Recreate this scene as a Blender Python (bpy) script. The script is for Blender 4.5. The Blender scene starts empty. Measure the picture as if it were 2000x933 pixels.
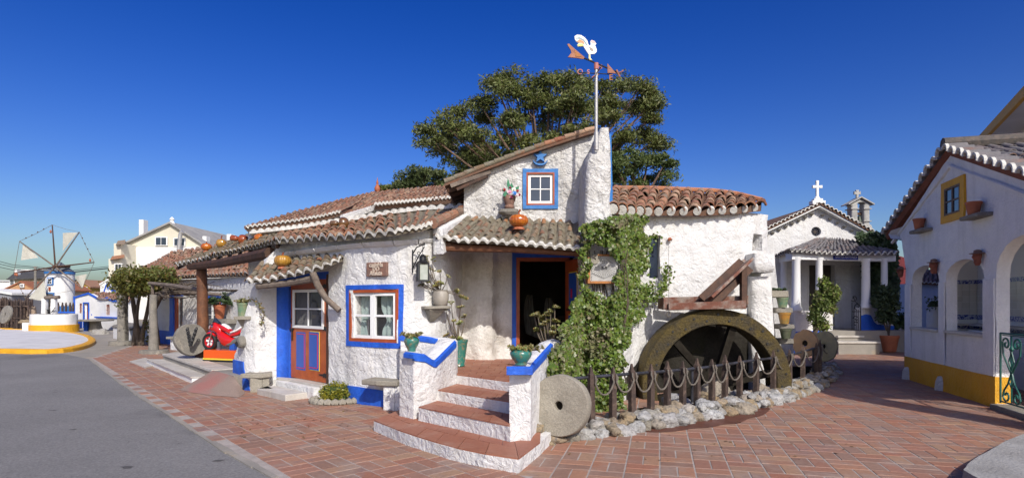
import bpy, bmesh, math, random
import numpy as np
from mathutils import Vector, Matrix, noise
from mathutils.geometry import delaunay_2d_cdt
random.seed(7); np.random.seed(7)
R = math.radians
SC = bpy.context.scene
COL = SC.collection
F, HOR, EYE = 1150.0, 590.0, 1.7          # lens in photo pixels, horizon row, eye height
# ---------------------------------------------------------------- camera
cd = bpy.data.cameras.new('camera'); cam = bpy.data.objects.new('camera', cd); COL.objects.link(cam)
cam.location = (0, 0, EYE); cam.rotation_euler = (R(90), 0, 0)
cd.sensor_width = 36; cd.lens = F/2000*36; cd.shift_y = (HOR-466.5)/2000
cd.clip_start = .1; cd.clip_end = 3000
SC.camera = cam
# ---------------------------------------------------------------- sky and sun
SUN_EL, SUN_AZ = R(38), R(20)             # azimuth measured from -Y towards +X
sd = Vector((math.cos(SUN_EL)*math.sin(SUN_AZ), -math.cos(SUN_EL)*math.cos(SUN_AZ), math.sin(SUN_EL)))
wd = bpy.data.worlds.new("World"); SC.world = wd; wd.use_nodes = True
wn = wd.node_tree; bgn = wn.nodes['Background']
sky = wn.nodes.new('ShaderNodeTexSky'); sky.sky_type = 'NISHITA'; sky.sun_disc = False
sky.sun_elevation = SUN_EL; sky.sun_rotation = math.atan2(sd.x, sd.y)
sky.air_density = 1.0; sky.dust_density = 1.9; sky.ozone_density = 3; sky.altitude = 0
gm = wn.nodes.new('ShaderNodeGamma'); gm.inputs[1].default_value = 1.33
hs = wn.nodes.new('ShaderNodeHueSaturation'); hs.inputs['Saturation'].default_value = 1.27; hs.inputs['Hue'].default_value = .523; hs.inputs['Value'].default_value = .52
wn.links.new(sky.outputs[0], gm.inputs[0]); wn.links.new(gm.outputs[0], hs.inputs['Color']); wn.links.new(hs.outputs[0], bgn.inputs[0])
bgn.inputs[1].default_value = .10
sl = bpy.data.lights.new('sun', 'SUN'); so = bpy.data.objects.new('sun', sl); COL.objects.link(so)
sl.energy = 2.95; sl.angle = R(.5); sl.color = (1, .95, .87)
so.rotation_euler = sd.to_track_quat('Z', 'Y').to_euler()
SC.view_settings.view_transform = 'Standard'; SC.view_settings.look = 'None'
SC.view_settings.exposure = .56; SC.view_settings.gamma = 1
# ---------------------------------------------------------------- placing helpers
def P(u, v, Y): return Vector(((u-1000)/F*Y, Y, EYE+(HOR-v)/F*Y))
def G(u, v, z=0.0):
    Y = (EYE-z)*F/(v-HOR); return Vector(((u-1000)/F*Y, Y, z))
class Path:
    """a wall's line on the ground, smooth, seen left to right"""
    def __init__(s, pts, smooth=0):
        p = [Vector(q[:2]) for q in pts]
        for _ in range(smooth):
            q = [p[0]]
            for a, b in zip(p, p[1:]): q += [a*.75+b*.25, a*.25+b*.75]
            q.append(p[-1]); p = q
        s.p = p; s.c = [0.0]
        for a, b in zip(p, p[1:]): s.c.append(s.c[-1]+(b-a).length)
        s.L = s.c[-1]
    @staticmethod
    def px(l, smooth=0): return Path([((u-1000)/F*Y, Y) for u, Y in l], smooth)
    def seg(s, t):
        i = 0
        while i < len(s.p)-2 and s.c[i+1] < t: i += 1
        return i
    def xy(s, t):
        i = s.seg(t); a, b = s.p[i], s.p[i+1]; k = (t-s.c[i])/(s.c[i+1]-s.c[i]); return a+(b-a)*k
    def n(s, t):
        d = (s.xy(min(t+.12, s.L))-s.xy(max(t-.12, 0))).normalized(); return Vector((d.y, -d.x))
    def at(s, t, z, off=0.0):
        q = s.xy(t)+s.n(t)*off; return Vector((q.x, q.y, z))
    def sz(s, u, v=None, off=0):
        k = (u-1000)/F; best = None
        for i, (a, b) in enumerate(zip(s.p, s.p[1:])):
            fa, fb = a.x-k*a.y, b.x-k*b.y
            if (fa <= 0 <= fb) or (fb <= 0 <= fa):
                w = fa/(fa-fb) if fa != fb else 0; q = a+(b-a)*w
                if best is None or q.y < best[0]: best = (q.y, s.c[i]+w*(s.c[i+1]-s.c[i]))
        if best is None:
            i = 0 if abs(s.p[0].x/s.p[0].y-k) < abs(s.p[-1].x/s.p[-1].y-k) else len(s.p)-2
            a, b = s.p[i], s.p[i+1]; fa, fb = a.x-k*a.y, b.x-k*b.y
            w = fa/(fa-fb); q = a+(b-a)*w; best = (q.y, s.c[i]+w*(s.c[i+1]-s.c[i]))
        if v is None: return best[1]
        return best[1], EYE+(HOR-v)/F*best[0]
# ---------------------------------------------------------------- objects
ORG = {}
def tag(o, label=None, cat=None, group=None, kind=None):
    if label: o['label'] = label
    if cat: o['category'] = cat
    if group: o['group'] = group
    if kind: o['kind'] = kind
    return o
def thing(name, label, cat, loc=(0, 0, 0), group=None, kind=None):
    o = bpy.data.objects.new(name, None); COL.objects.link(o); o.location = loc; ORG[o] = Vector(loc)
    return tag(o, label, cat, group, kind)
class MB:
    def __init__(s): s.v = []; s.f = []; s.m = []
    def add(s, v, f, m=0):
        k = len(s.v); s.v += [tuple(x) for x in v]; s.f += [tuple(i+k for i in q) for q in f]; s.m += [m]*len(f); return s
    def hexa(s, c, m=0):       # 8 corners: 4 bottom ring, 4 top ring
        return s.add(c, [(3, 2, 1, 0), (4, 5, 6, 7), (0, 1, 5, 4), (1, 2, 6, 5), (2, 3, 7, 6), (3, 0, 4, 7)], m)
    def box(s, a, b, m=0, M4=None):
        x0, y0, z0 = a; x1, y1, z1 = b
        c = [(x0, y0, z0), (x1, y0, z0), (x1, y1, z0), (x0, y1, z0), (x0, y0, z1), (x1, y0, z1), (x1, y1, z1), (x0, y1, z1)]
        if M4 is not None: c = [M4 @ Vector(q) for q in c]
        return s.hexa(c, m)
    def sbox(s, p, s0, s1, z0, z1, o0, o1, m=0, n=1):   # a box on a wall path; o1 > o0 outward
        n = max(n, 1)
        for i in range(n):
            a = s0+(s1-s0)*i/n; b = s0+(s1-s0)*(i+1)/n
            s.hexa([p.at(a, z0, o1), p.at(b, z0, o1), p.at(b, z0, o0), p.at(a, z0, o0), p.at(a, z1, o1), p.at(b, z1, o1), p.at(b, z1, o0), p.at(a, z1, o0)], m)
        return s
    def beam(s, a, b, w, h, up=(0, 0, 1), m=0, w2=None, h2=None):
        a, b = Vector(a), Vector(b); d = (b-a).normalized(); x = d.cross(Vector(up)).normalized(); z = x.cross(d)
        w2 = w if w2 is None else w2; h2 = h if h2 is None else h2
        c = [a-x*w/2-z*h/2, a+x*w/2-z*h/2, b+x*w2/2-z*h2/2, b-x*w2/2-z*h2/2, a-x*w/2+z*h/2, a+x*w/2+z*h/2, b+x*w2/2+z*h2/2, b-x*w2/2+z*h2/2]
        return s.hexa(c, m)
    def tube(s, pts, r, n=8, m=0, cap=True):
        pts = [Vector(p) for p in pts]; k = len(pts); r = r if hasattr(r, '__len__') else [r]*k
        ref = None; rings = []
        for i, p in enumerate(pts):
            d = (pts[min(i+1, k-1)]-pts[max(i-1, 0)]).normalized()
            if ref is None: ref = d.orthogonal().normalized()
            ref = (ref-d*ref.dot(d)).normalized(); e = d.cross(ref)
            rings += [p+(ref*math.cos(2*math.pi*j/n)+e*math.sin(2*math.pi*j/n))*r[i] for j in range(n)]
        f = [(i*n+j, i*n+(j+1) % n, (i+1)*n+(j+1) % n, (i+1)*n+j) for i in range(k-1) for j in range(n)]
        if cap: f += [tuple(range(n))[::-1], tuple((k-1)*n+j for j in range(n))]
        return s.add(rings, f, m)
    def lathe(s, prof, n=20, c=(0, 0, 0), m=0, rib=None, M4=None, cap=True):
        c = Vector(c); v = []
        for r, z in prof:
            for j in range(n):
                a = 2*math.pi*j/n; rr = r*(rib(a) if rib else 1); q = Vector((rr*math.cos(a), rr*math.sin(a), z))
                v.append(c+(M4 @ q if M4 is not None else q))
        k = len(prof)
        f = [(i*n+j, i*n+(j+1) % n, (i+1)*n+(j+1) % n, (i+1)*n+j) for i in range(k-1) for j in range(n)]
        if cap: f += [tuple(range(n))[::-1], tuple((k-1)*n+j for j in range(n))]
        return s.add(v, f, m)
    def prism(s, poly, fr, d0, d1, m=0):     # poly 2-D, fr(x,y,depth)->3D
        n = len(poly); v = [fr(x, y, d0) for x, y in poly]+[fr(x, y, d1) for x, y in poly]
        return s.add(v, [tuple(range(n))[::-1], tuple(range(n, 2*n))]+[(i, (i+1) % n, n+(i+1) % n, n+i) for i in range(n)], m)
    def grid(s, rows, m=0, closed=False):
        n = len(rows[0]); v = [q for r in rows for q in r]
        f = [(i*n+j, i*n+(j+1) % n, (i+1)*n+(j+1) % n, (i+1)*n+j) for i in range(len(rows)-1) for j in range(n if closed else n-1)]
        return s.add(v, f, m)
    def mesh(s, name, org=None):
        me = bpy.data.meshes.new(name); o = org or Vector()
        me.from_pydata([(x-o.x, y-o.y, z-o.z) for x, y, z in s.v] if org is not None else s.v, [], s.f)
        if any(s.m): me.polygons.foreach_set('material_index', s.m)
        return me
    def build(s, name, mats, parent=None, smooth=False, kind=None, label=None, bevel=0, fix=True):
        org = ORG.get(parent) if parent else None
        me = s.mesh(name, org); 
        for m in (mats if isinstance(mats, (list, tuple)) else [mats]): me.materials.append(m)
        if fix:
            bm = bmesh.new(); bm.from_mesh(me); bmesh.ops.recalc_face_normals(bm, faces=bm.faces)
            if bevel:
                bmesh.ops.bevel(bm, geom=[e for e in bm.edges if e.is_manifold and e.calc_face_angle(0) > .6], offset=bevel, segments=2, profile=.6, affect='EDGES', clamp_overlap=True)
            bm.to_mesh(me); bm.free()
        if smooth:
            me.polygons.foreach_set('use_smooth', [True]*len(me.polygons))
            try: me.set_sharp_from_angle(angle=R(50))
            except Exception: pass
        o = bpy.data.objects.new(name, me); COL.objects.link(o)
        if parent: o.parent = parent; ORG[o] = org if org is not None else Vector()
        else: ORG[o] = Vector()
        return tag(o, label, None, None, kind)
def link(name, me, parent, M4=None, label=None, kind=None):
    o = bpy.data.objects.new(name, me); COL.objects.link(o); o.parent = parent
    if M4 is not None: o.matrix_basis = M4
    return tag(o, label, None, None, kind)
def kids(o): return [c for c in ALLK.get(o, [])]
ALLK = {}
def copytree(o, loc=None, rotz=None, label=None, scale=None, parent=None):
    if parent is None:
        ALLK.clear()
        for c in COL.objects:
            if c.parent: ALLK.setdefault(c.parent, []).append(c)
    r = o.copy(); COL.objects.link(r)
    if parent: r.parent = parent
    for c in ALLK.get(o, []): copytree(c, parent=r)
    if loc is not None: r.location = loc
    if rotz is not None: r.rotation_euler.z = rotz
    if scale is not None: r.scale = (scale,)*3 if not hasattr(scale, '__len__') else scale
    if label: r['label'] = label
    return r
def inpoly(x, y, poly):
    r = np.zeros(np.shape(x), bool); n = len(poly)
    for i in range(n):
        (x0, y0), (x1, y1) = poly[i], poly[i-1]
        if y0 == y1: continue
        r ^= ((y0 > y) != (y1 > y)) & (x < (x1-x0)*(y-y0)/(y1-y0)+x0)
    return r
def resample(poly, d):
    o = []
    for (x0, y0), (x1, y1) in zip(poly, poly[1:]+poly[:1]):
        k = max(1, int(round(math.hypot(x1-x0, y1-y0)/d)))
        o += [(x0+(x1-x0)*i/k, y0+(y1-y0)*i/k) for i in range(k)]
    return o
def fill(poly, holes, d):
    """triangles inside poly less holes; returns verts, tris, boundary edges"""
    loops = [resample(poly, d)]+[resample(h, d) for h in holes]
    V = []; E = []
    for l in loops:
        k = len(V); V += l; E += [(k+i, k+(i+1) % len(l)) for i in range(len(l))]
    a = np.array(loops[0]); x0, y0 = a.min(0); x1, y1 = a.max(0)
    gx, gy = np.meshgrid(np.arange(x0+d/2, x1, d), np.arange(y0+d/2, y1, d)); gx = gx.ravel()+np.random.uniform(-.3, .3, gx.size)*d; gy = gy.ravel()+np.random.uniform(-.3, .3, gy.size)*d
    ok = inpoly(gx, gy, poly)
    for h in holes: ok &= ~inpoly(gx, gy, h)
    b = np.array(V); gx, gy = gx[ok], gy[ok]
    if len(gx):
        keep = np.ones(len(gx), bool)
        for i in range(0, len(b), 200):
            c = b[i:i+200]; keep &= (((gx[:, None]-c[:, 0])**2+(gy[:, None]-c[:, 1])**2).min(1) > (d*.45)**2)
        V += list(zip(gx[keep].tolist(), gy[keep].tolist()))
    vo, eo, fo, ov, oe, of = delaunay_2d_cdt([Vector(q) for q in V], E, [], 0, 1e-6)
    P2 = np.array([tuple(q) for q in vo]); T = np.array([tuple(f) for f in fo if len(f) == 3])
    c = P2[T].mean(1); ok = inpoly(c[:, 0], c[:, 1], poly)
    for h in holes: ok &= ~inpoly(c[:, 0], c[:, 1], h)
    T = T[ok]; cnt = {}
    for t in T.tolist():
        for i in range(3):
            e = (t[i], t[(i+1) % 3]); cnt[tuple(sorted(e))] = cnt.get(tuple(sorted(e)), 0)+1
            ori = e
    B = [(t[i], t[(i+1) % 3]) for t in T.tolist() for i in range(3) if cnt[tuple(sorted((t[i], t[(i+1) % 3])))] == 1]
    return P2, T.tolist(), B
def wob(q, amp, sc=1.0):
    v = Vector(q); return amp*(noise.noise(v*1.3*sc)*1.0+noise.noise(v*3.7*sc)*.55+noise.noise(v*9*sc)*.28)
def wall(name, path, poly, holes, mat, parent, d=.08, amp=.03, off=0.0, thick=.3, label=None, kind=None, round_=0.0):
    """handmade plaster wall: front face follows the path, uneven; poly in (s,z)"""
    P2, T, B = fill(poly, holes, d)
    fr = []; bk = []
    bset = set(i for e in B for i in e)
    for i, (s_, z) in enumerate(P2):
        q = path.at(s_, z, 0); w = wob(q, amp)
        fr.append(path.at(s_, z, off+w-(round_ if i in bset else 0))); bk.append(path.at(s_, z, off-thick))
    m = MB(); n = len(fr); m.add(fr, T)
    m.add(fr+bk, [(a, b, n+b, n+a) for a, b in B])
    me_o = m.build(name, mat, parent, smooth=True, label=label, kind=kind, fix=True)
    return me_o
def leafcloud(pts, size, el=1.6, nrm=None, jit=1.0):
    """many small leaf faces (rhombi, slightly folded) at the given points -> arrays"""
    pts = np.asarray(pts, float); n = len(pts)
    a = np.random.normal(size=(n, 3))
    if nrm is not None: a = np.asarray(nrm)*1.0+a*.45*jit
    a /= np.linalg.norm(a, axis=1)[:, None]
    t = np.random.normal(size=(n, 3)); t -= a*(t*a).sum(1)[:, None]; t /= np.linalg.norm(t, axis=1)[:, None]
    b = np.cross(a, t); s_ = size*np.random.uniform(.6, 1.35, n)[:, None]
    v = np.stack([pts-t*s_*el/2, pts+b*s_/2+a*s_*.12, pts+t*s_*el/2, pts-b*s_/2+a*s_*.12], 1)
    return v.reshape(-1, 3)
def leafobj(name, arr, mat, parent, kind='stuff', label=None):
    org = (ORG.get(parent) if parent else None) or Vector(); arr = np.asarray(arr)-np.array(org)
    n = len(arr)//4; me = bpy.data.meshes.new(name)
    me.vertices.add(n*4); me.vertices.foreach_set('co', arr.astype(np.float32).ravel())
    me.loops.add(n*4); me.loops.foreach_set('vertex_index', np.arange(n*4, dtype=np.int32))
    me.polygons.add(n); me.polygons.foreach_set('loop_start', np.arange(0, n*4, 4, dtype=np.int32))
    me.update(calc_edges=True); me.materials.append(mat)
    o = bpy.data.objects.new(name, me); COL.objects.link(o); o.parent = parent; ORG[o] = org
    return tag(o, label, None, None, kind)
def textmesh(txt, size, ext=.004, bold=0.0):
    c = bpy.data.curves.new('lettering', 'FONT'); c.body = txt; c.size = size; c.extrude = ext; c.offset = bold; c.align_x = 'CENTER'; c.align_y = 'CENTER'; c.space_line = .85
    o = bpy.data.objects.new('lettering', c); COL.objects.link(o); bpy.context.view_layer.update()
    me = bpy.data.meshes.new_from_object(o.evaluated_get(bpy.context.evaluated_depsgraph_get())); bpy.data.objects.remove(o); return me
def wall_matrix(path, s_, z, off, org=None):
    q = path.at(s_, z, off); n = path.n(s_); x = Vector((-n.y, n.x, 0))
    M = Matrix(((x.x, 0, n.x, q.x), (x.y, 0, n.y, q.y), (0, 1, 0, q.z), (0, 0, 0, 1)))
    if org is not None: M.translation -= org
    return M
# ---------------------------------------------------------------- materials
def M(name, c1, c2=None, scale=3.0, rough=.85, bump=0.0, bsc=25.0, metal=0.0, isl=None, fine=.12, fsc=40.0, dist=.02, spec=.5, tr=0, coat=0, c3=None, s3=1.2, lo=.35, hi=.65, warp=0.0, b2=0, b2s=5, sp=None, streak=None):
    mt = bpy.data.materials.new(name); mt.use_nodes = True; nt = mt.node_tree; N = nt.nodes; Lk = nt.links
    bs = N['Principled BSDF']; bs.inputs['Roughness'].default_value = rough; bs.inputs['Metallic'].default_value = metal
    bs.inputs['Specular IOR Level'].default_value = spec
    if coat: bs.inputs['Coat Weight'].default_value = coat; bs.inputs['Coat Roughness'].default_value = .08
    geo = N.new('ShaderNodeNewGeometry')
    def nz(sc, det=4, ro=.6, di=0):
        t = N.new('ShaderNodeTexNoise'); t.inputs['Scale'].default_value = sc; t.inputs['Detail'].default_value = det; t.inputs['Roughness'].default_value = ro; t.inputs['Distortion'].default_value = di
        Lk.new(geo.outputs['Position'], t.inputs['Vector']); return t.outputs[0]
    def ramp(fac, stops):
        r = N.new('ShaderNodeValToRGB'); e = r.color_ramp.elements
        while len(e) < len(stops): e.new(.5)
        for k, (p, c) in enumerate(stops): e[k].position = p; e[k].color = (*c, 1)
        Lk.new(fac, r.inputs[0]); return r.outputs[0]
    def mix(f, a, b, mode='MIX'):
        x = N.new('ShaderNodeMix'); x.data_type = 'RGBA'; x.blend_type = mode
        if hasattr(f, 'default_value') or not isinstance(f, (int, float)): Lk.new(f, x.inputs[0])
        else: x.inputs[0].default_value = f
        for s_, i in ((a, 6), (b, 7)):
            if isinstance(s_, tuple): x.inputs[i].default_value = (*s_, 1)
            else: Lk.new(s_, x.inputs[i])
        return x.outputs[2]
    def math_(op, a, b):
        x = N.new('ShaderNodeMath'); x.operation = op
        for i, s_ in enumerate((a, b)):
            if isinstance(s_, (int, float)): x.inputs[i].default_value = s_
            else: Lk.new(s_, x.inputs[i])
        return x.outputs[0]
    if isl:
        oi = N.new('ShaderNodeObjectInfo')
        f = math_('FRACT', math_('ADD', geo.outputs['Random Per Island'], math_('MULTIPLY', oi.outputs['Random'], 7.31)), 0)
        st = [(i/len(isl), c) for i, c in enumerate(isl)]; r = ramp(f, st); N_ = N[-1] if False else None
        col = r
        for nd in N:
            if nd.type == 'VALTORGB': nd.color_ramp.interpolation = 'LINEAR'
        if c2: col = mix(ramp(nz(scale), [(lo, (0, 0, 0)), (hi, (1, 1, 1))]), col, c2)
    elif c2: col = ramp(nz(scale, 5), [(lo, c1), (hi, c2)])
    else:
        rg = N.new('ShaderNodeRGB'); rg.outputs[0].default_value = (*c1, 1); col = rg.outputs[0]
    if c3: col = mix(ramp(nz(s3, 6, .7, .4), [(.55, (0, 0, 0)), (.68, (1, 1, 1))]), col, c3)
    if streak:
        mp = N.new('ShaderNodeMapping'); mp.inputs['Scale'].default_value = (5, 5, .45); Lk.new(geo.outputs['Position'], mp.inputs[0])
        tx = N.new('ShaderNodeTexNoise'); tx.inputs['Scale'].default_value = 1.0; tx.inputs['Detail'].default_value = 5; Lk.new(mp.outputs[0], tx.inputs['Vector'])
        col = mix(math_('MULTIPLY', ramp(tx.outputs[0], [(.50, (0, 0, 0)), (.75, (1, 1, 1))]), streak[1]), col, streak[0])
    if sp: col = mix(ramp(nz(sp[0], 5, .65, .3), [(sp[1], (0, 0, 0)), (sp[1]+.03, (1, 1, 1))]), col, sp[2])
    if fine:
        g = ramp(nz(fsc, 3), [(.25, (1-fine,)*3), (.75, (min(1, 1+fine*.0),)*3)]); col = mix(1.0, col, g, 'MULTIPLY')
    Lk.new(col, bs.inputs['Base Color'])
    if bump:
        h = nz(bsc, 5, .6, warp)
        if b2: h = math_('ADD', h, math_('MULTIPLY', nz(b2s, 3, .5, 1.0), b2))
        b = N.new('ShaderNodeBump'); b.inputs['Strength'].default_value = bump; b.inputs['Distance'].default_value = dist; Lk.new(h, b.inputs['Height']); Lk.new(b.outputs[0], bs.inputs['Normal'])
    if tr:
        tl = N.new('ShaderNodeBsdfTranslucent'); Lk.new(col, tl.inputs[0]); ms = N.new('ShaderNodeMixShader'); ms.inputs[0].default_value = tr
        Lk.new(bs.outputs[0], ms.inputs[1]); Lk.new(tl.outputs[0], ms.inputs[2]); Lk.new(ms.outputs[0], N['Material Output'].inputs['Surface'])
    return mt
WHITE = M('white_plaster', (.69, .682, .668), (.60, .588, .565), 1.6, .9, 1.0, 9, fine=.10, fsc=14, dist=.035, warp=1.2, b2=1.1, b2s=3.6, lo=.5, hi=.85, streak=((.50, .46, .38), .40), sp=(7, .70, (.50, .47, .42)))
WROUGH = M('white_rough_plaster', (.67, .655, .625), (.50, .48, .44), 3.0, .9, 1.0, 11, fine=.16, fsc=14, dist=.06, warp=1.0, b2=1.6, b2s=5, lo=.46, hi=.78, streak=((.36, .33, .28), .55))
WSTAIN = M('stained_white_plaster', (.74, .72, .68), (.42, .38, .32), 2.2, .9, .9, 16, fine=.15, fsc=20, dist=.03, warp=.8, b2=1.0, b2s=4, lo=.5, hi=.74)
WSPRAY = M('white_roughcast', (.86, .85, .84), (.78, .775, .77), 4, .9, 1.0, 34, fine=.08, fsc=30, dist=.03, b2=.6, b2s=6, streak=((.55, .54, .50), .35))
WFAR = M('white_render', (.78, .77, .74), (.66, .65, .62), .8, .9, .3, 6, fine=.06)
WPAINT = M('white_paint', (.80, .80, .78), None, 5, .45, .1, 60, fine=.05)
BLUE = M('blue_paint', (.012, .095, .56), (.02, .13, .64), 3, .6, .6, 12, fine=.25, fsc=18, dist=.025, warp=1, sp=(9, .69, (.12, .22, .55)), streak=((.02, .06, .32), .5))
BLUE2 = M('sky_blue_paint', (.02, .14, .42), (.04, .2, .5), 4, .6, .5, 18, fine=.2, dist=.02)
YELL = M('ochre_paint', (.74, .38, .012), (.68, .33, .01), 3, .6, .9, 5, fine=.15, dist=.03, warp=2.5, b2=.3, b2s=30)
ORAN = M('orange_brown_wood', (.46, .10, .015), (.36, .07, .012), 6, .4, .2, 30, fine=.15)
REDW = M('red_brown_wood', (.40, .085, .022), (.30, .06, .018), 6, .5, .2, 30, fine=.15)
BLUED = M('blue_panel_paint', (.02, .09, .42), None, 4, .4, fine=.1)
YLINE = M('yellow_line_paint', (.75, .55, .05), None, 4, .5, fine=.05)
RLINE = M('red_line_paint', (.55, .02, .06), None, 4, .5, fine=.05)
WOOD = M('brown_timber', (.105, .045, .022), (.05, .024, .014), 5, .75, .5, 22, fine=.4, fsc=30, dist=.02)
WOODL = M('pole_timber', (.22, .085, .035), (.12, .048, .022), 4, .7, .5, 25, fine=.4, fsc=22, dist=.02)
WOODG = M('grey_weathered_timber', (.24, .19, .15), (.13, .10, .08), 5, .9, .7, 20, fine=.4, fsc=30, dist=.02)
WOODR = M('reddish_worn_timber', (.17, .06, .035), (.28, .22, .18), 3.5, .8, .4, 20, fine=.35, fsc=26, lo=.48, hi=.62)
POST = M('fence_timber', (.10, .065, .05), (.045, .03, .025), 6, .85, .5, 25, fine=.3, c3=(.22, .15, .11), s3=5)
IRON = M('black_iron', (.012, .012, .013), None, 5, .5, .3, 60, fine=.2)
RAILM = M('painted_pipe', (.06, .062, .08), (.03, .03, .035), 6, .45, .2, 40, metal=.3)
GREENI = M('green_iron', (.012, .12, .09), (.008, .07, .06), 8, .45, .2, 40)
GALV = M('galvanised_pole', (.50, .49, .47), (.38, .37, .36), 7, .5, .2, 30, metal=.4, c3=(.35, .16, .1), s3=3)
TILEC = [(.36, .14, .075), (.28, .11, .065), (.46, .23, .13), (.24, .12, .08), (.36, .19, .12), (.40, .16, .08), (.33, .22, .15), (.22, .14, .10), (.48, .30, .19)]
TILE = M('terracotta_tile', (.3, .1, .05), (.24, .20, .14), 9, .9, .6, 35, isl=TILEC, fine=.35, fsc=30, lo=.52, hi=.66)
TILED = M('weathered_terracotta_tile', (.3, .1, .05), (.23, .205, .15), 6, .92, .7, 35, isl=[(.34, .12, .055), (.22, .15, .09), (.27, .20, .13), (.19, .165, .115), (.38, .17, .07), (.23, .19, .13), (.24, .08, .045), (.21, .18, .12)], fine=.4, fsc=30, lo=.42, hi=.6)
TILEG = M('grey_old_tile', (.3, .1, .05), (.17, .16, .16), 6, .92, .5, 35, isl=[(.2, .13, .11), (.22, .2, .2), (.17, .16, .17), (.26, .16, .12), (.2, .19, .19)], fine=.3, lo=.4, hi=.6)
CHAN = M('mortared_channels', (.235, .21, .15), (.16, .125, .085), 7, .95, .8, 30, fine=.35, fsc=28)
CHANR = M('red_channels', (.20, .09, .05), (.15, .10, .07), 7, .95, .6, 30, fine=.35, fsc=28)
LIME = M('limewashed_mortar', (.68, .66, .60), (.40, .37, .32), 9, .9, .6, 40, fine=.25, fsc=30, lo=.52, hi=.72)
BRICKC = [(0.347, 0.165, 0.097), (0.294, 0.145, 0.097), (0.378, 0.190, 0.113), (0.252, 0.145, 0.101), (0.347, 0.180, 0.122), (0.326, 0.140, 0.084), (0.367, 0.220, 0.134), (0.284, 0.170, 0.122)]
BRICK = M('paving_brick', (.3, .12, .08), (.34, .25, .20), 2.2, .72, .35, 45, isl=BRICKC, fine=.28, fsc=22, dist=.006, c3=(.25, .16, .14), s3=1.1, lo=.5, hi=.75)
QUARRY = M('terracotta_step_tile', (.3, .12, .08), (.40, .22, .15), 3, .6, .25, 45, isl=[(.34, .13, .07), (.30, .11, .06), (.37, .155, .09), (.32, .12, .07)], fine=.2, fsc=18, dist=.006, lo=.5, hi=.8)
GROUT = M('paving_mortar', (.42, .37, .33), (.31, .27, .24), 5, .95, .4, 60, fine=.2)
ASPH = M('asphalt', (.215, .207, .2), (.262, .253, .245), .5, .92, .7, 130, fine=.5, fsc=42, dist=.012, c3=(.13, .122, .12), s3=.35, sp=(5, .70, (.07, .065, .063)))
CONC = M('old_concrete', (.33, .30, .26), (.25, .23, .20), 1.2, .92, .4, 50, fine=.2, c3=(.38, .31, .22), s3=1.3)
PINKC = M('worn_red_concrete', (.27, .20, .165), (.34, .15, .125), .9, .9, .4, 50, fine=.25, lo=.46, hi=.6)
MARB = M('pale_marble', (.56, .53, .48), (.44, .40, .35), 3, .55, .2, 30, fine=.15)
STONE = M('grey_stone', (.30, .275, .235), (.20, .185, .16), 5, .95, .8, 40, fine=.45, fsc=60, dist=.012, c3=(.36, .32, .26), s3=4)
STONEW = M('pale_limestone', (.36, .33, .27), (.28, .25, .2), 3, .95, .8, 30, fine=.4, fsc=55, dist=.015)
ROCK = M('white_pitted_rock', (.5, .5, .5), (.22, .20, .18), 14, .95, 1.0, 16, isl=[(.50, .49, .475), (.42, .40, .38), (.32, .22, .11), (.54, .54, .53), (.38, .37, .35), (.48, .48, .48), (.30, .27, .21), (.44,.42,.39), (.34,.26,.16)], fine=.5, fsc=26, dist=.05, lo=.52, hi=.72)
DARK = M('dark_damp_shade_stone', (.022, .019, .015), (.045, .041, .034), 1.6, .95, .8, 9, fine=.4, dist=.04, spec=.1, c3=(.03, .03, .014), s3=2)  # damp stone, made blacker so the colour carries the shade behind the wheel
MOSS_SHADE = M('mossy_shaded_wheel_concrete', (.12, .082, .012), (.06, .046, .022), 5, .85, 1.0, 26, fine=.6, fsc=34, dist=.03, c3=(.032, .027, .021), s3=1.1)  # moss and concrete, with shade on the wheel put into the darker tones
GLASS = M('dark_window_glass', (.018, .025, .04), (.03, .04, .06), 2, .06, fine=0, spec=.9)
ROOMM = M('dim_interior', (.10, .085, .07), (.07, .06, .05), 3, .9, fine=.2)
TERRA = M('terracotta_pot', (.42, .13, .055), (.34, .10, .045), 8, .7, .2, 40, fine=.15)
TERRAO = M('old_clay', (.30, .16, .11), (.22, .13, .1), 12, .9, .6, 40, fine=.3)
GLAZE = M('green_glazed_ceramic', (.035, .19, .15), (.22, .20, .12), 16, .18, .1, 30, fine=.2, coat=.6, lo=.5, hi=.62)
GLAZE2 = M('mottled_glaze', (.30, .30, .17), (.12, .24, .15), 14, .3, .1, 30, fine=.3, coat=.3)
POTG = M('cracked_grey_ceramic', (.40, .36, .30), (.28, .25, .21), 5, .5, .3, 25, fine=.2)
PUMP = M('orange_glazed_gourd', (.55, .16, .008), (.40, .085, .006), 9, .16, .1, 20, fine=.25, coat=.8, c3=(.55, .27, .02), s3=5)
PUMPY = M('yellow_glazed_gourd', (.48, .26, .04), (.35, .16, .02), 12, .2, .1, 20, fine=.25, coat=.7)
PUMPD = M('dark_brown_glazed_gourd', (.20, .085, .02), (.10, .06, .03), 8, .2, .1, 20, fine=.25, coat=.7)
PUMPR = M('red_brown_glazed_gourd', (.36, .08, .015), (.24, .05, .01), 9, .2, .1, 20, fine=.25, coat=.7)
ROPE = M('hemp_rope', (.22, .19, .155), (.15, .13, .11), 30, .95, .8, 90, fine=.4)
SAIL = M('canvas_sail', (.66, .64, .55), (.55, .53, .45), 3, .9, .3, 20, fine=.1, tr=.25)
SLATE = M('grey_zinc_cone', (.11, .12, .135), (.16, .17, .18), 4, .7, .3, 20)
RED = M('red_gloss', (.55, .012, .01), None, 3, .15, fine=.04, coat=.8)
ORG_ = M('orange_gloss', (.72, .10, .01), None, 3, .3, fine=.05, coat=.4)
BLACKP = M('black_rubber', (.012, .012, .012), None, 3, .6, fine=.1)
CHROME = M('chrome', (.6, .6, .6), None, 3, .2, metal=1, fine=0)
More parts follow.
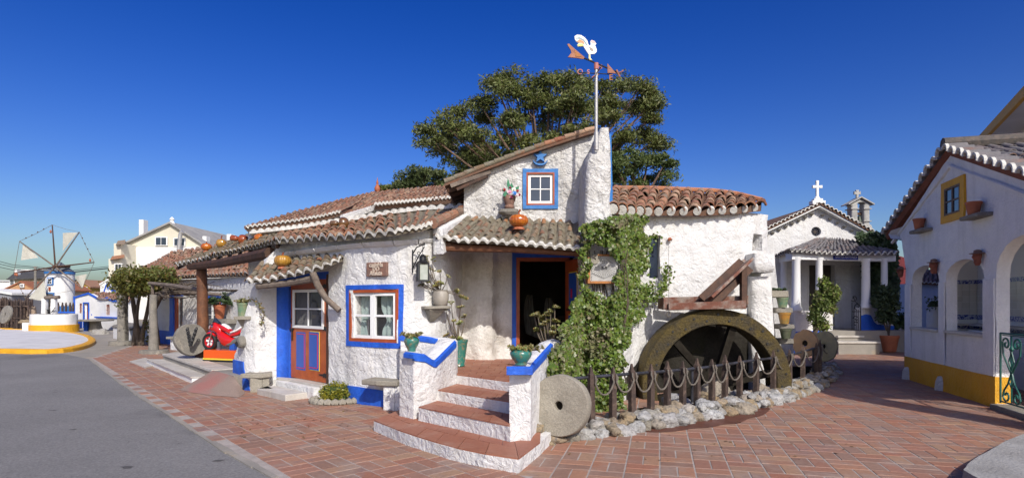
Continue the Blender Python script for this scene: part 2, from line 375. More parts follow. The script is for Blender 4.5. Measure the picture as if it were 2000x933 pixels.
GREYP = M('grey_plastic', (.12, .13, .12), None, 3, .5, fine=.1)
AZUL = M('blue_white_tile_band', (.03, .05, .28), (.45, .48, .6), 28, .25, fine=0, lo=.46, hi=.54)
AZUL2 = M('white_glazed_tile', (.62, .60, .55), None, 3, .22, .02, 20, fine=.04, isl=[(.64, .62, .57), (.60, .58, .53), (.66, .64, .6)])
TGROUT = M('tile_grout', (.22, .21, .2), None, 3, .9)
CURT = M('pale_curtain', (.55, .68, .64), (.45, .58, .55), 10, .8, .2, 30, fine=.1, tr=.3)
BARK = M('grey_brown_bark', (.14, .105, .075), (.07, .055, .042), 6, .95, .8, 18, fine=.4, dist=.03)
LEAFE = M('eucalyptus_leaf', (.1, .1, .05), (.06, .08, .022), 1.1, .55, isl=[(.13, .165, .03), (.17, .20, .045), (.10, .13, .03), (.21, .225, .06), (.12, .15, .04), (.15, .14, .05)], fine=0, tr=.28, lo=.46, hi=.72)
LEAFI = M('ivy_leaf', (.1, .1, .05), (.07, .10, .015), 3, .4, isl=[(.11, .18, .02), (.15, .22, .03), (.07, .12, .016), (.19, .25, .045), (.12, .17, .03), (.22, .20, .08), (.08, .14, .02)], fine=0, tr=.25, lo=.5, hi=.8)
LEAFD = M('dry_ivy_leaf', (.1, .1, .05), (.12, .13, .05), 3, .6, isl=[(.19, .15, .085), (.14, .14, .06), (.24, .18, .12), (.10, .12, .04)], fine=0, tr=.2)
LEAFV = M('vine_leaf', (.1, .1, .05), (.10, .10, .02), 2, .5, isl=[(.09, .14, .02), (.14, .18, .035), (.19, .15, .03), (.07, .11, .02), (.22, .11, .03), (.12, .15, .03)], fine=0, tr=.3)
LEAFS = M('succulent_leaf', (.1, .1, .05), (.16, .14, .05), 6, .45, isl=[(.19, .27, .06), (.27, .30, .07), (.14, .21, .05), (.30, .26, .09), (.36, .22, .08)], fine=0, tr=.15)
LEAFB = M('golden_shrub_leaf', (.1, .1, .05), (.20, .21, .02), 6, .45, isl=[(.24, .25, .025), (.32, .30, .03), (.14, .18, .02), (.38, .30, .04)], fine=0, tr=.25)
LEAFC = M('conifer_spray', (.1, .1, .05), (.08, .12, .03), 3, .6, isl=[(.20, .30, .04), (.27, .34, .06), (.13, .20, .04), (.26, .22, .10)], fine=0, tr=.25)
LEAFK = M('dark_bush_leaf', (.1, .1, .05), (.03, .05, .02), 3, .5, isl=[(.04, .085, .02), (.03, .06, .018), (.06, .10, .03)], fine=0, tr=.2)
STEM = M('pale_plant_stem', (.20, .165, .12), (.13, .10, .07), 12, .9, .4, 30)
GROUNDM = M('dry_ground', (.27, .235, .185), (.21, .185, .15), .4, .95, .5, 20, fine=.3, c3=(.30, .27, .22), s3=.2)
# ---------------------------------------------------------------- ground, road, paving
def sheet(name, poly, z, mat, holes=(), kind='structure', d=None):
    P2, T, B = fill([tuple(q) for q in poly], [list(h) for h in holes], d or 50)
    m = MB(); m.add([(x, y, z) for x, y in P2], T); o = m.build(name, mat, kind=kind, fix=False)
    if o.data.polygons and sum(p.normal.z for p in o.data.polygons) < 0: o.data.flip_normals()
    return o
def g2(l, z=0): return [tuple(G(u, v, z)[:2]) for u, v in l]
RIM = g2([(1045, 866), (1100, 864), (1200, 852), (1300, 838), (1380, 823), (1460, 806), (1540, 786), (1600, 765), (1638, 742), (1646, 724), (1632, 708)])
rimpath = Path(RIM, 2)
inner = [tuple(rimpath.at(rimpath.L*t, 0, -.52)[:2]) for t in np.linspace(.2, .92, 14)]
PIT = inner+[(7.0, 15.6), (5.6, 12.2), (4.9, 11.6), (3.9, 11.1), (2.6, 10.95), (2.3, 9.9), (1.9, 9.3)]
sheet('ground', [(-900, -60), (900, -60), (900, 1500), (-900, 1500)], -.020, GROUNDM, [PIT], d=60)
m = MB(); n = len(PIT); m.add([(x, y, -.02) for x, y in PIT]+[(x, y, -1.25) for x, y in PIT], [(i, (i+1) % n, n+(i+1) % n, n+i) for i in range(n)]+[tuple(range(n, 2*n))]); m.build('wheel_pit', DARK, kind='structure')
EDGE = [(175, 700), (235, 746), (289, 783), (344, 816), (392, 848), (441, 878), (490, 905), (539, 932)]
ED = g2(EDGE)
sheet('asphalt_road', [(-60, 19.9), (-60, -8), (-.2, -8), (-.6, 2), (-1.5, 4.5)]+ED[::-1]+[tuple(G(120, 689)[:2]), tuple(G(0, 689)[:2])], -.009, ASPH, d=6)
sheet('concrete_path', g2([(0, 692), (120, 692), (178, 704), (270, 676), (330, 690), (520, 690)])+[(-6, 26), (-9, 45), (-60, 45), (-60, 19)], -.014, CONC, d=8)
BP = ED[::-1]+g2([(262, 672)])+[(-14.5, 25.5), (-10.5, 24.5), (-7.5, 16), (-4.9, 12.2), (0, 12.4), (3, 13)]+[(6.2, 13.2), (7.0, 15.5), (7.2, 21), (7, 27), (18, 27), (17, 1), (15, -6), (-.2, -6), (-.6, 2), (-1.5, 4.5)]
sheet('brick_paving', BP, .0025, GROUT, [PIT], d=5)
paving = bpy.data.objects['brick_paving']
U = .345; tmpb = {}
def brickmesh(w, h):
    m = MB(); b = .004; g = .0062
    x, y = w/2-g, h/2-g
    m.add([(-x, -y, -.01), (x, -y, -.01), (x, y, -.01), (-x, y, -.01), (-x, -y, .001), (x, -y, .001), (x, y, .001), (-x, y, .001), (-x+b, -y+b, .005), (x-b, -y+b, .005), (x-b, y-b, .005), (-x+b, y-b, .005)],
          [(0, 1, 5, 4), (1, 2, 6, 5), (2, 3, 7, 6), (3, 0, 4, 7), (4, 5, 9, 8), (5, 6, 10, 9), (6, 7, 11, 10), (7, 4, 8, 11), (8, 9, 10, 11)])
    return m
bm_ = brickmesh(U, U/2); bme = bm_.mesh('brick'); bme.materials.append(BRICK)
cand = []
for zone, ang, org in ((0, R(131), Vector((-3, 8))), (1, R(76), Vector((3, 7)))):
    ca, sa = math.cos(ang), math.sin(ang)
    for i in range(-75, 76):
        for j in range(-75, 76):
            for k in (-1, 1):
                if (i+j) % 2: lx, ly, ro = i*U, j*U+k*U/4, 0
                else: lx, ly, ro = i*U+k*U/4, j*U, R(90)
                x = org.x+lx*ca-ly*sa; y = org.y+lx*sa+ly*ca
                if y < -1 or y > 27 or abs(x) > .95*y+3: continue
                if (x < .12 if y < 9 else x < 1) != (zone == 0): continue
                cand.append((x, y, ang+ro))
c = np.array(cand); ok = inpoly(c[:, 0], c[:, 1], BP) & ~inpoly(c[:, 0], c[:, 1], PIT)
for sx in (-1, 1):
    for sy in (-1, 1): ok &= inpoly(c[:, 0]+sx*U*.46*np.cos(c[:, 2])-sy*U*.23*np.sin(c[:, 2]), c[:, 1]+sx*U*.46*np.sin(c[:, 2])+sy*U*.23*np.cos(c[:, 2]), BP)
vis = lambda x, y: y > 5 and abs(x/y*F) < 1010
c = c[ok]; c = c[np.argsort(c[:, 1])]; seen = 0; rest = MB()
for x, y, a in c:
    Mx = Matrix.Translation((x, y, random.uniform(0, .0035))) @ Matrix.Rotation(a+random.uniform(-.008, .008), 4, 'Z') @ Matrix.Rotation(random.uniform(-.006, .006), 4, 'X') @ Matrix.Scale(random.uniform(.985, 1.0), 4)
    if vis(x, y) and seen < 300: link('brick', bme, paving, Mx); seen += 1
    else: rest.add([Mx @ Vector(q) for q in bm_.v], bm_.f)
rest.build('brick', BRICK, paving, kind='stuff', fix=False)
# pale kerb line between asphalt and brick
ep = Path(ED); m = MB()
for i in range(60):
    a, b = ep.L*i/60, ep.L*(i+1)/60; w = .03+.035*abs(noise.noise(Vector((i*.9, 3, 1))))
    m.hexa([ep.at(a, -.01, -w), ep.at(b, -.01, -w), ep.at(b, -.01, w), ep.at(a, -.01, w), ep.at(a, .006, -w), ep.at(b, .006, -w), ep.at(b, .006, w), ep.at(a, .006, w)])
m.build('mortar_edge', CONC, kind='structure')
m = MB(); rq = random.Random(4)
for k in range(70):
    x, y = rq.uniform(-9, -1.5), rq.uniform(5.6, 17)
    if not inpoly(np.array([x+.2]), np.array([y]), [(-60, 19.9), (-60, -8), (-.2, -8), (-.6, 2), (-1.5, 4.5)]+ED[::-1])[0] : continue
    r_ = rq.uniform(.012, .05); n = 9; m.add([(x+r_*rq.uniform(.5, 1.3)*1.6*math.cos(2*math.pi*j/n), y+r_*rq.uniform(.5, 1.3)*math.sin(2*math.pi*j/n), -.005) for j in range(n)], [tuple(range(n))])
m.build('tar_spot', M('tar_spot', (.06, .056, .055), (.10, .095, .09), 20, .9), kind='stuff', fix=False)
WET = M('wet_mud_stain', (.10, .035, .022), (.15, .06, .04), 4, .5, .2, 20, fine=.2, spec=.3)
m = MB(); rows = []; wa, wb = rimpath.sz(1262), rimpath.sz(1500)
for i in range(41):
    t = i/40; s_ = wa+(wb-wa)*t; w = .30*math.sin(math.pi*t)**.6*(1+.35*noise.noise(Vector((t*7, 0, 0))))+.01
    rows.append([rimpath.at(s_, .0105, -.1), rimpath.at(s_, .0105, w)])
m.grid(rows); m.build('wet_patch', WET, kind='structure', fix=False)
# low hills far away, and the sea line
m = MB(); rows = []
for i in range(61):
    a = R(200-220*i/60)-R(-0); x, y = math.cos(a), math.sin(a)
    h = 9+7*noise.noise(Vector((i*.31, 0, 0)))+4*noise.noise(Vector((i*1.1, 5, 0)))
    rows.append([(x*420, y*420, -2), (x*520, y*520, h), (x*760, y*760, h*.6)])
m.grid(rows); m.build('hill', M('far_hill', (.11, .12, .07), (.17, .15, .10), .02, .95, fine=.1), kind='structure', smooth=True)
# ---------------------------------------------------------------- rough solid builder
def solid(rings, m=None, n=28, amp=.02, ex=5.0, dz=.09, mi=0, top=True):
    """rings of (z, cx, cy, hx, hy, rot): a handmade plaster or stone mass, uneven"""
    m = m or MB(); rr = []
    for a, b in zip(rings, rings[1:]):
        k = max(1, int(abs(b[0]-a[0])/dz))
        for i in range(k): rr.append([a[j]+(b[j]-a[j])*i/k for j in range(6)])
    rr.append(list(rings[-1])); v = []
    for z, cx, cy, hx, hy, ro in rr:
        row = []
        for j in range(n):
            t = 2*math.pi*(j+.5)/n; c_, s_ = math.cos(t), math.sin(t)
            x = hx*math.copysign(abs(c_)**(2/ex), c_); y = hy*math.copysign(abs(s_)**(2/ex), s_)
            X = cx+x*math.cos(ro)-y*math.sin(ro); Y = cy+x*math.sin(ro)+y*math.cos(ro)
            w = wob((X, Y, z), amp); dd = Vector((X-cx, Y-cy)); L = max(dd.length, .01)
            row.append((X+dd.x/L*w, Y+dd.y/L*w, z))
        v.append(row)
    k0 = len(m.v); m.grid(v, mi, closed=True)
    if top:
        z, cx, cy = rr[-1][:3]; base = k0+(len(v)-1)*n; m.v.append((cx, cy, z+.012)); c_ = len(m.v)-1
        m.f += [(base+j, base+(j+1) % n, c_) for j in range(n)]; m.m += [mi]*n
    return m
# ---------------------------------------------------------------- terrace steps with parapets
ST = thing('terrace_steps', 'terracotta tiled steps with white risers climbing to the open door', 'steps', (0, 8, 0))
t1 = g2([(730, 820), (791, 844), (879, 871), (946, 885), (1013, 895), (1055, 863)], .15)
def mass(name, poly, z0, z1, amp=.008, mat=WHITE, par=ST):
    pl = resample([tuple(q) for q in poly], .12); n = len(pl); m = MB(); rows = []
    c = Vector((sum(x for x, y in pl)/n, sum(y for x, y in pl)/n))
    for k in range(4):
        z = z0+(z1-z0)*k/3
        rows.append([(x+wob((x, y, z*3), amp), y+wob((y, x, z*3), amp), z) for x, y in pl])
    m.grid(rows, closed=True); m.f.append(tuple(3*n+j for j in range(n))); m.m.append(0)
    return m.build(name, mat, par, smooth=False)
def tiles(front, back, z, nx, ny, par, mat=QUARRY, thick=.014, name='tile', shift=.5, g=.004):
    fp = [Vector(q) for q in front]; bp = [Vector(q) for q in back]
    def ev(pl, t):
        L = [0]
        for a, b in zip(pl, pl[1:]): L.append(L[-1]+(b-a).length)
        x = t*L[-1]
        for i in range(len(pl)-1):
            if x <= L[i+1]+1e-9: return pl[i].lerp(pl[i+1], (x-L[i])/max(L[i+1]-L[i], 1e-9))
        return pl[-1]
    W = (ev(fp, 1)-ev(fp, 0)).length; gx = g/W; D = (ev(bp, .5)-ev(fp, .5)).length; gy = g/D
    for r in range(ny):
        cuts = [0]+[min(max((i+(shift if r % 2 else 0))/nx, 0), 1) for i in range(1 if not r % 2 else 0, nx)]+[1]
        cuts = sorted(set(round(c_, 4) for c_ in cuts))
        for a, b in zip(cuts, cuts[1:]):
            if b-a < .02: continue
            q = [ev(fp, t).lerp(ev(bp, t), w) for t, w in ((a+gx, r/ny+gy), (b-gx, r/ny+gy), (b-gx, (r+1)/ny-gy), (a+gx, (r+1)/ny-gy))]
            dz = random.uniform(0, .003)
            MB().hexa([(*p, z-thick) for p in q]+[(*p, z+dz) for p in q]).build(name, mat, par)
A4l, A4r = G(892, 731, .62), G(998, 745, .62); A3l, A3r = G(855, 761, .48), G(996, 784, .48); A2l, A2r = G(817, 794, .33), G(996, 831, .33)
mass('step', t1+[(.62, 7.6), (.3, 8.6), (-1.2, 9.2), (-1.62, 8.55)], -.01, .138)
mass('step', [tuple(A2l[:2]), (-.6, 7.12), tuple(A2r[:2]), (.2, 6.7), (.4, 8.2), (-.6, 9)], .1, .318)
mass('step', [tuple(A3l[:2]), tuple(A3r[:2]), (.3, 7.3), (.4, 8.2), (-.6, 9)], .2, .468)
mass('landing', [tuple(A4l[:2]), tuple(A4r[:2]), (.45, 8.05), (1.0, 8.9), (1.3, 11.3), (-1.35, 11.3), (-1.2, 9.2)], .0, .608)
tiles(t1[:5], [(-1.62, 8.5), (-1.25, 7.9), (-.75, 7.45), (-.25, 7.0), (.02, 6.72)], .152, 7, 2, ST)
tiles(t1[4:], [(.02, 6.72), (.36, 7.35)], .1525, 1, 1, ST)
tiles([A2l[:2], A2r[:2]], [A3l[:2], (.0, 7.26)], .332, 5, 2, ST)
tiles([A3l[:2], A3r[:2]], [A4l[:2], (.02, 8.03)], .482, 5, 2, ST)
tiles([A4l[:2], (0, 8.0), (.42, 8.1)], [(-1.05, 11.2), (1.1, 11.2)], .622, 6, 9, ST)
def parapet(foot, ztop, zb=0.0, name='parapet', amp=.012, par=ST):
    """foot: centre line points (x,y,half width, z top)"""
    m = MB(); rows = []
    pts = []
    for a, b in zip(foot, foot[1:]):
        k = max(2, int(math.hypot(b[0]-a[0], b[1]-a[1])/.08))
        pts += [[a[j]+(b[j]-a[j])*i/k for j in range(4)] for i in range(k)]
    pts.append(list(foot[-1]))
    for i, (x, y, w, zt) in enumerate(pts):
        d = Vector((pts[min(i+1, len(pts)-1)][0]-pts[max(i-1, 0)][0], pts[min(i+1, len(pts)-1)][1]-pts[max(i-1, 0)][1])).normalized(); nn = Vector((d.y, -d.x)); row = []
        for k, (o, z) in enumerate([(1, zb)]+[(1, zb+(zt-.03-zb)*q/7) for q in range(1, 8)]+[(.8, zt), (0, zt+.012), (-.8, zt)]+[(-1, zt-.03-(zt-.03-zb)*q/7) for q in range(0, 8)]):
            ww = w*o+math.copysign(wob((x*1.5, y*1.5, z*1.5+o), amp), o)*(o != 0); row.append((x+nn.x*ww, y+nn.y*ww, z+(wob((x, y, 5), amp*.8) if zt-z < .05 else 0)))
        rows.append(row)
    m.grid(rows, closed=True); n = len(rows[0]); k = len(rows)
    m.f += [tuple(range(n))[::-1], tuple((k-1)*n+j for j in range(n))]; m.m += [0, 0]
    return m.build(name, WHITE, par, smooth=True)
LP = [(-1.42, 7.92, .15, 1.03), (-1.30, 8.05, .15, 1.0), (-1.2, 8.2, .15, .90), (-.99, 8.85, .15, 1.13), (-.98, 9.0, .15, 1.14)]
parapet(LP, 0); RP = [(.09, 6.62, .12, .985), (.14, 6.85, .10, .985), (.45, 8.0, .09, 1.15), (.58, 8.35, .10, 1.17)]
parapet(RP, 0)
parapet([(-1.72, 9.22, .09, 1.19), (-1.45, 9.2, .09, 1.19), (-.95, 9.02, .09, 1.14)], 0)
def stripe(pts, side, w0=.1, name='blue_band', mat=BLUE, par=ST, th=.012, smooth=True):
    """band that follows the top edge of a parapet face; pts (x,y,halfwidth,ztop)"""
    m = MB(); rows = []; q = []
    for a, b in zip(pts, pts[1:]):
        k = 8; q += [[a[j]+(b[j]-a[j])*i/k for j in range(4)] for i in range(k)]
    q.append(list(pts[-1]))
    for i, (x, y, w, zt) in enumerate(q):
        d = Vector((q[min(i+1, len(q)-1)][0]-q[max(i-1, 0)][0], q[min(i+1, len(q)-1)][1]-q[max(i-1, 0)][1])).normalized(); nn = Vector((d.y, -d.x))*side
        o = w+.006; e = wob((x*3, y*3, 1), .01)
        rows.append([(x+nn.x*(o-.03), y+nn.y*(o-.03), zt-w0+e-.01), (x+nn.x*(o+th), y+nn.y*(o+th), zt-w0+e), (x+nn.x*(o+th), y+nn.y*(o+th), zt-.02), (x+nn.x*(o-.02), y+nn.y*(o-.02), zt+.004)])
    m.grid(rows, closed=True); k = len(rows); m.f += [(3, 2, 1, 0), tuple((k-1)*4+j for j in range(4))]; m.m += [0, 0]
    return m.build(name, mat, par)
stripe(LP[:4], 1); stripe(RP[1:3], 1, .1)
a0, a1 = Vector((-1.55, 8.0)), Vector((-1.33, 7.76))
stripe([(-1.44, 7.88, .0, 1.035), (-1.28, 7.73, .0, 1.035)], 1, .075)
stripe([(-.06, 6.49, 0, .99), (.215, 6.49, 0, .99)], 1, .085)
stripe([(-1.72, 9.22, .09, 1.19), (-1.45, 9.2, .09, 1.19), (-1.1, 9.08, .09, 1.15)], 1, .085)
stripe([(.09, 6.5, .12, .99), (.12, 6.78, .12, .99)], 1, .085)
# ---------------------------------------------------------------- threshing floor (white disc), well
DF = thing('threshing_floor', 'round whitewashed concrete floor with an ochre kerb beside the asphalt', 'threshing floor', (-24.7, 26.8, 0))
dk = g2([(0, 689), (60, 691), (120, 689), (160, 683), (186, 673), (188, 664), (165, 655), (120, 649.5), (60, 646.5), (0, 645.5)])+[(-30, 36.5), (-36, 33), (-38, 27), (-34, 22), (-25, 19.3), (-21, 19.0)]
dkp = Path(dk+[dk[0]], 3); n = 120
def ring(r, z): return [tuple(dkp.at(dkp.L*((i+.5)/n), z+.012*noise.noise(Vector((i*.5, r, 0))), r)) for i in range(n)]
if (Vector(dkp.at(5, 0, 1)).xy-Vector((-26, 27))).length < (Vector(dkp.at(5, 0, 0)).xy-Vector((-26, 27))).length:
    ring_ = ring; ring = lambda r, z: ring_(-r, z)
m = MB(); m.grid([ring(.0, -.02), ring(-.01, .10), ring(-.08, .14), ring(-.24, .145), ring(-.28, .08)], closed=True); m.build('kerb', YELL, DF)
m = MB(); m.add(ring(-.24, .10)+[(-26, 27, .105)], [(i, (i+1) % n, n) for i in range(n)]); m.build('floor', M('worn_white_floor', (.60, .59, .58), (.44, .43, .43), 1.1, .9, .2, 30, fine=.1, lo=.48, hi=.75), DF)
# ---------------------------------------------------------------- roofs of barrel tiles
def bez(l, t):
    k = t*(len(l)-1); i = min(int(k), len(l)-2); return l[i].lerp(l[i+1], k-i)
TM = {}
def tilemesh(mat, w=1.0, h=.42, n=6, thick=.10):
    key = (mat.name, round(h, 2))
    if key in TM: return TM[key]
    m = MB(); rows = []
    for y, s_ in ((0, 1.0), (1.12, .80)):
        a = [(math.cos(math.pi*(1-j/n))*.5*s_*w, y, math.sin(math.pi*j/n)*h*s_+(.02 if y == 0 else -.05)) for j in range(n+1)]
        b = [(x*(1-thick*1.6), y+(0 if y == 0 else 0), z-thick*.9 if 0 < j < n else z) for j, (x, y, z) in enumerate(a)]
        rows.append(a+b[::-1])
    m.grid(rows, closed=True); me = m.mesh('roof_tile'); me.materials.append(mat)
    bm = bmesh.new(); bm.from_mesh(me); f = []
    bm.verts.ensure_lookup_table(); N_ = 2*(n+1)
    for j in range(n): bm.faces.new([bm.verts[k] for k in (j, N_-1-j, N_-2-j, j+1)])
    bmesh.ops.recalc_face_normals(bm, faces=bm.faces); bm.to_mesh(me); bm.free()
    for p in me.polygons: p.use_smooth = True
    try: me.set_sharp_from_angle(angle=R(45))
    except Exception: pass
    TM[key] = me; return me
def roof(par, E, T, nc, nr, mat=TILE, chan=CHAN, eave=LIME, h=.42, limit=300, cover=.60, eh=.05, name='roof', flip=1, drop=.10, wavy=.02, underside=None, ridge=None, eavetiles=None):
    """E eave line, T top line (3-D points, same side order). Child roof > roof_tile"""
    org = ORG.get(par) or Vector()
    def S(a, b):
        q = bez(E, a).lerp(bez(T, a), b); q.z += wavy*noise.noise(Vector((a*5+E[0].x, b*3, E[0].z)))-.05*4*b*(1-b)*.4; return q
    def N3(a, b):
        e = .01; u = S(min(a+e, 1), b)-S(max(a-e, 0), b); v = S(a, min(b+e, 1))-S(a, max(b-e, 0)); n_ = u.cross(v).normalized(); return n_ if n_.z > 0 else -n_
    m = MB(); up = []; lo = []
    for i in range(nc*4+1):
        a = i/(nc*4); ph = i % 4; ru = []; rl = []
        for k in range(nr*2+1):
            b = k/(nr*2); n_ = N3(a, b); W = (bez(E, min(a+.5/nc, 1))-bez(E, max(a-.5/nc, 0))).length
            z = (.12 if ph == 0 else (-.16 if ph == 2 else .0))*W
            ru.append(S(a, b)+n_*z); rl.append(S(a, b)-n_*(drop))
        up.append(ru+rl[::-1])
    m.grid(up, closed=True); L_ = len(up[0])
    m.f += [tuple(range(L_)), tuple((len(up)-1)*L_+j for j in range(L_))]; m.m += [0, 0]
    rf = m.build(name, chan, par)
    tm = tilemesh(mat, h=h); tv = [Vector(v.co) for v in tm.vertices]; tf = [tuple(p.vertices) for p in tm.polygons]
    rest = MB(); cells = [(k, i) for k in range(nr) for i in range(nc+1)]
    cells.sort(key=lambda c_: c_[0])
    for q, (k, i) in enumerate(cells):
        a = i/nc; b = (k+random.uniform(-.05, .05)*(k > 0))/nr
        a2 = min(max(a+random.uniform(-.13, .13)/nc, 0), 1)
        p0 = S(a2, b); n_ = N3(a, b); y = (S(a2, min(b+1/nr, 1))-S(a2, b)); 
        if y.length < .02: continue
        W = (S(min(a+.5/nc, 1), b)-S(max(a-.5/nc, 0), b)).length*(1 if 0 < a < 1 else 2)
        Wd = (bez(E, min(a+.5/nc, 1))-bez(E, max(a-.5/nc, 0))).length*(1 if 0 < a < 1 else 2)
        if W < .3*Wd: continue
        yn = y.normalized(); x = yn.cross(n_).normalized(); z = x.cross(yn); r_ = random.gauss(0, .045)
        x2 = x*math.cos(r_)+yn*math.sin(r_); y2 = yn*math.cos(r_)-x*math.sin(r_)
        sx = min(W, Wd)*cover*random.uniform(.94, 1.06); sy = y.length; q0 = p0+n_*(.02*W+.004*random.random())-org-(y2*.05*sy if k == 0 else Vector())
        Mx = Matrix(((x2.x*sx, y2.x*sy, z.x*sx, q0.x), (x2.y*sx, y2.y*sy, z.y*sx, q0.y), (x2.z*sx, y2.z*sy, z.z*sx, q0.z), (0, 0, 0, 1)))
        if q < limit: link('roof_tile', tm, rf, Mx)
        else: rest.add([Mx @ v+org for v in tv], tf)
    if rest.v:
        o = rest.build('roof_tile', mat, rf, kind='stuff', smooth=True, fix=False)
    if eave:
        m = MB(); rows = []; K = nc*8
        for i in range(K+1):
            a = i/K; W = (bez(E, min(a+.5/nc, 1))-bez(E, max(a-.5/nc, 0))).length*(1 if .5/nc < a < 1-.5/nc else 1.6)
            c_ = math.cos(2*math.pi*i/8); wv = (abs((c_+1)/2)**.75)*h*cover*W*1.02-(.02*W if c_ > -.5 else .10*W)+.006*noise.noise(Vector((i*.7, E[0].x, 0)))
            y = (S(a, .1)-S(a, 0)).normalized(); n_ = N3(a, 0); p = S(a, 0)-y*.035*(1+.5*noise.noise(Vector((i*.3, 1, 0))))
            t_ = eh*.55
            rows.append([p+n_*(wv+.012)-y*.0, p+n_*(wv-t_)-y*.0, p+n_*(wv-t_)+y*.10, p+n_*(wv+.012)+y*.09])
        m.grid(rows, closed=True); m.f += [(3, 2, 1, 0), tuple(K*4+j for j in range(4))]; m.m += [0, 0]
        m.build('eave_edge', eave, rf, smooth=True)
    if ridge:
        m = MB(); K = 2*nc
        for i in range(0, K):
            a, b = i/K, min((i+1.1)/K, 1); m.tube([S(a, 1)+Vector((0, 0, -.01)), S(b, 1)+Vector((0, 0, .0))], [ridge, ridge*.85], 8)
        m.build('ridge_tile', mat, rf, kind='stuff')
    return rf
def ringbox(m, p, s0, s1, z0, z1, w, o0, o1):
    m.sbox(p, s0, s1, z1-w, z1, o0, o1, n=2).sbox(p, s0, s1, z0, z0+w, o0, o1, n=2)
    return m.sbox(p, s0, s0+w, z0+w, z1-w, o0, o1).sbox(p, s1-w, s1, z0+w, z1-w, o0, o1)
def skin(name, p, poly, holes, mat, par, off=.018, d=.07, amp=.03, thick=.05, label=None):
    return wall(name, p, poly, holes, mat, par, d=d, amp=amp, off=off, thick=thick, label=label)
def rect(s0, s1, z0, z1): return [(s0, z0), (s1, z0), (s1, z1), (s0, z1)]
def window(par, p, s0, s1, z0, z1, sur=None, fr=None, sash=(WPAINT, .03), nx=2, ny=2, leaves=1, o=0.0, glass=GLASS, mw=.018, lab=None, amp=.02, back=True):
    """surround (painted band) > frame > sashes > panes; returns the window part"""
    a = [s0, s1, z0, z1]
    if sur:
        mat, w = sur; w = w if hasattr(w, '__len__') else (w,)*4   # left right bottom top
        hole = rect(s0+w[0], s1-w[1], z0+w[2], z1-w[3])
        so_ = skin('surround', p, rect(s0, s1, z0, z1), [hole], mat, par, off=o+.014, amp=amp, d=.06)
        s0, s1, z0, z1 = s0+w[0], s1-w[1], z0+w[2], z1-w[3]
    m = MB()
    if fr:
        mat, w = fr; ringbox(m, p, s0, s1, z0, z1, w, o-.10, o+.012); wn_ = m.build('window', mat, par, bevel=.003)
        s0, s1, z0, z1 = s0+w, s1-w, z0+w, z1-w
    else: wn_ = None
    L_ = (s1-s0)/leaves
    for k in range(leaves):
        a0, a1 = s0+k*L_+.002, s0+(k+1)*L_-.002; m = MB(); mat, w = sash
        ringbox(m, p, a0, a1, z0+.002, z1-.002, w, o-.07, o-.02)
        iw, ih = (a1-a0-2*w), (z1-z0-2*w)
        for i in range(1, nx): x = a0+w+iw*i/nx; m.sbox(p, x-mw/2, x+mw/2, z0+w, z1-w, o-.062, o-.028)
        for j in range(1, ny): z = z0+w+ih*j/ny; m.sbox(p, a0+w, a1-w, z-mw/2, z+mw/2, o-.060, o-.030)
        sh = m.build('sash', mat, wn_ or par, bevel=.002)
        for i in range(nx):
            for j in range(ny):
                MB().sbox(p, a0+w+iw*i/nx, a0+w+iw*(i+1)/nx, z0+w+ih*j/ny, z0+w+ih*(j+1)/ny, o-.050, o-.044).build('pane', glass, wn_ or par)
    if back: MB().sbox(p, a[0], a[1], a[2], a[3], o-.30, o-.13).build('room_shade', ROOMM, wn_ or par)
    return wn_
def pxr(p, u0, v0, u1, v1):
    a, za = p.sz(u0, v0); b, zb = p.sz(u1, v1); return a, b, zb, za
def ironring(m, p, s_, z, o, r=.05): 
    c_ = p.at(s_, z, o); n_ = p.n(s_); x = Vector((-n_.y, n_.x, 0))
    m.tube([c_+x*r*math.cos(t)+Vector((0, 0, r*math.sin(t))) for t in np.linspace(0, 6.283, 13)], .008, 6)
# ---------------------------------------------------------------- tailor's cottage
CAS = Path.px([(456, 11.9), (487, 11.2), (540, 11.5), (562, 11.5), (640, 10.45), (700, 9.85), (790, 9.4), (850, 9.6), (880, 10.1), (893, 10.7), (903, 11.3)], 1)
C1 = thing('tailor_cottage', 'whitewashed cottage with royal blue trim, orange door and curtained window', 'cottage', CAS.at(2, 0))
s = CAS.sz
wdoor = (s(540), s(642), .22, 2.25)
wwin = pxr(CAS, 690, 566, 776, 670)
out = [(s(456), 0), (s(903), 0), s(903, 420), s(880, 430), s(855, 446), s(815, 453), s(769, 461), s(700, 468), s(640, 472), s(580, 474), s(545, 480), s(522, 505), s(507, 540), s(492, 565), s(480, 610), s(470, 650), (s(459), .62)]
wall('wall', CAS, out, [rect(*wdoor), rect(*wwin)], WHITE, C1, d=.065, amp=.035, thick=.32)
# painted plinth
skin('plinth', CAS, [(s(644), 0), (s(903), 0), (s(903), .28), s(790, 768), s(740, 760), s(690, 753), s(644, 748)], [], BLUE, C1, amp=.035)
skin('plinth', CAS, [(s(457), 0), (s(489), 0), (s(487), .2), s(480, 735), s(477, 706), s(457, 701)], [], BLUE, C1, amp=.035, d=.06)
skin('door_reveal', CAS, [(s(540), .22), (s(563), .22), (s(563), 2.2), (s(540), 2.2)], [], BLUE, C1, amp=.02, off=-.02, thick=.2)
MB().sbox(CAS, s(563), s(642), 2.12, 2.25, -.25, -.02).build('lintel', BLUE, C1)
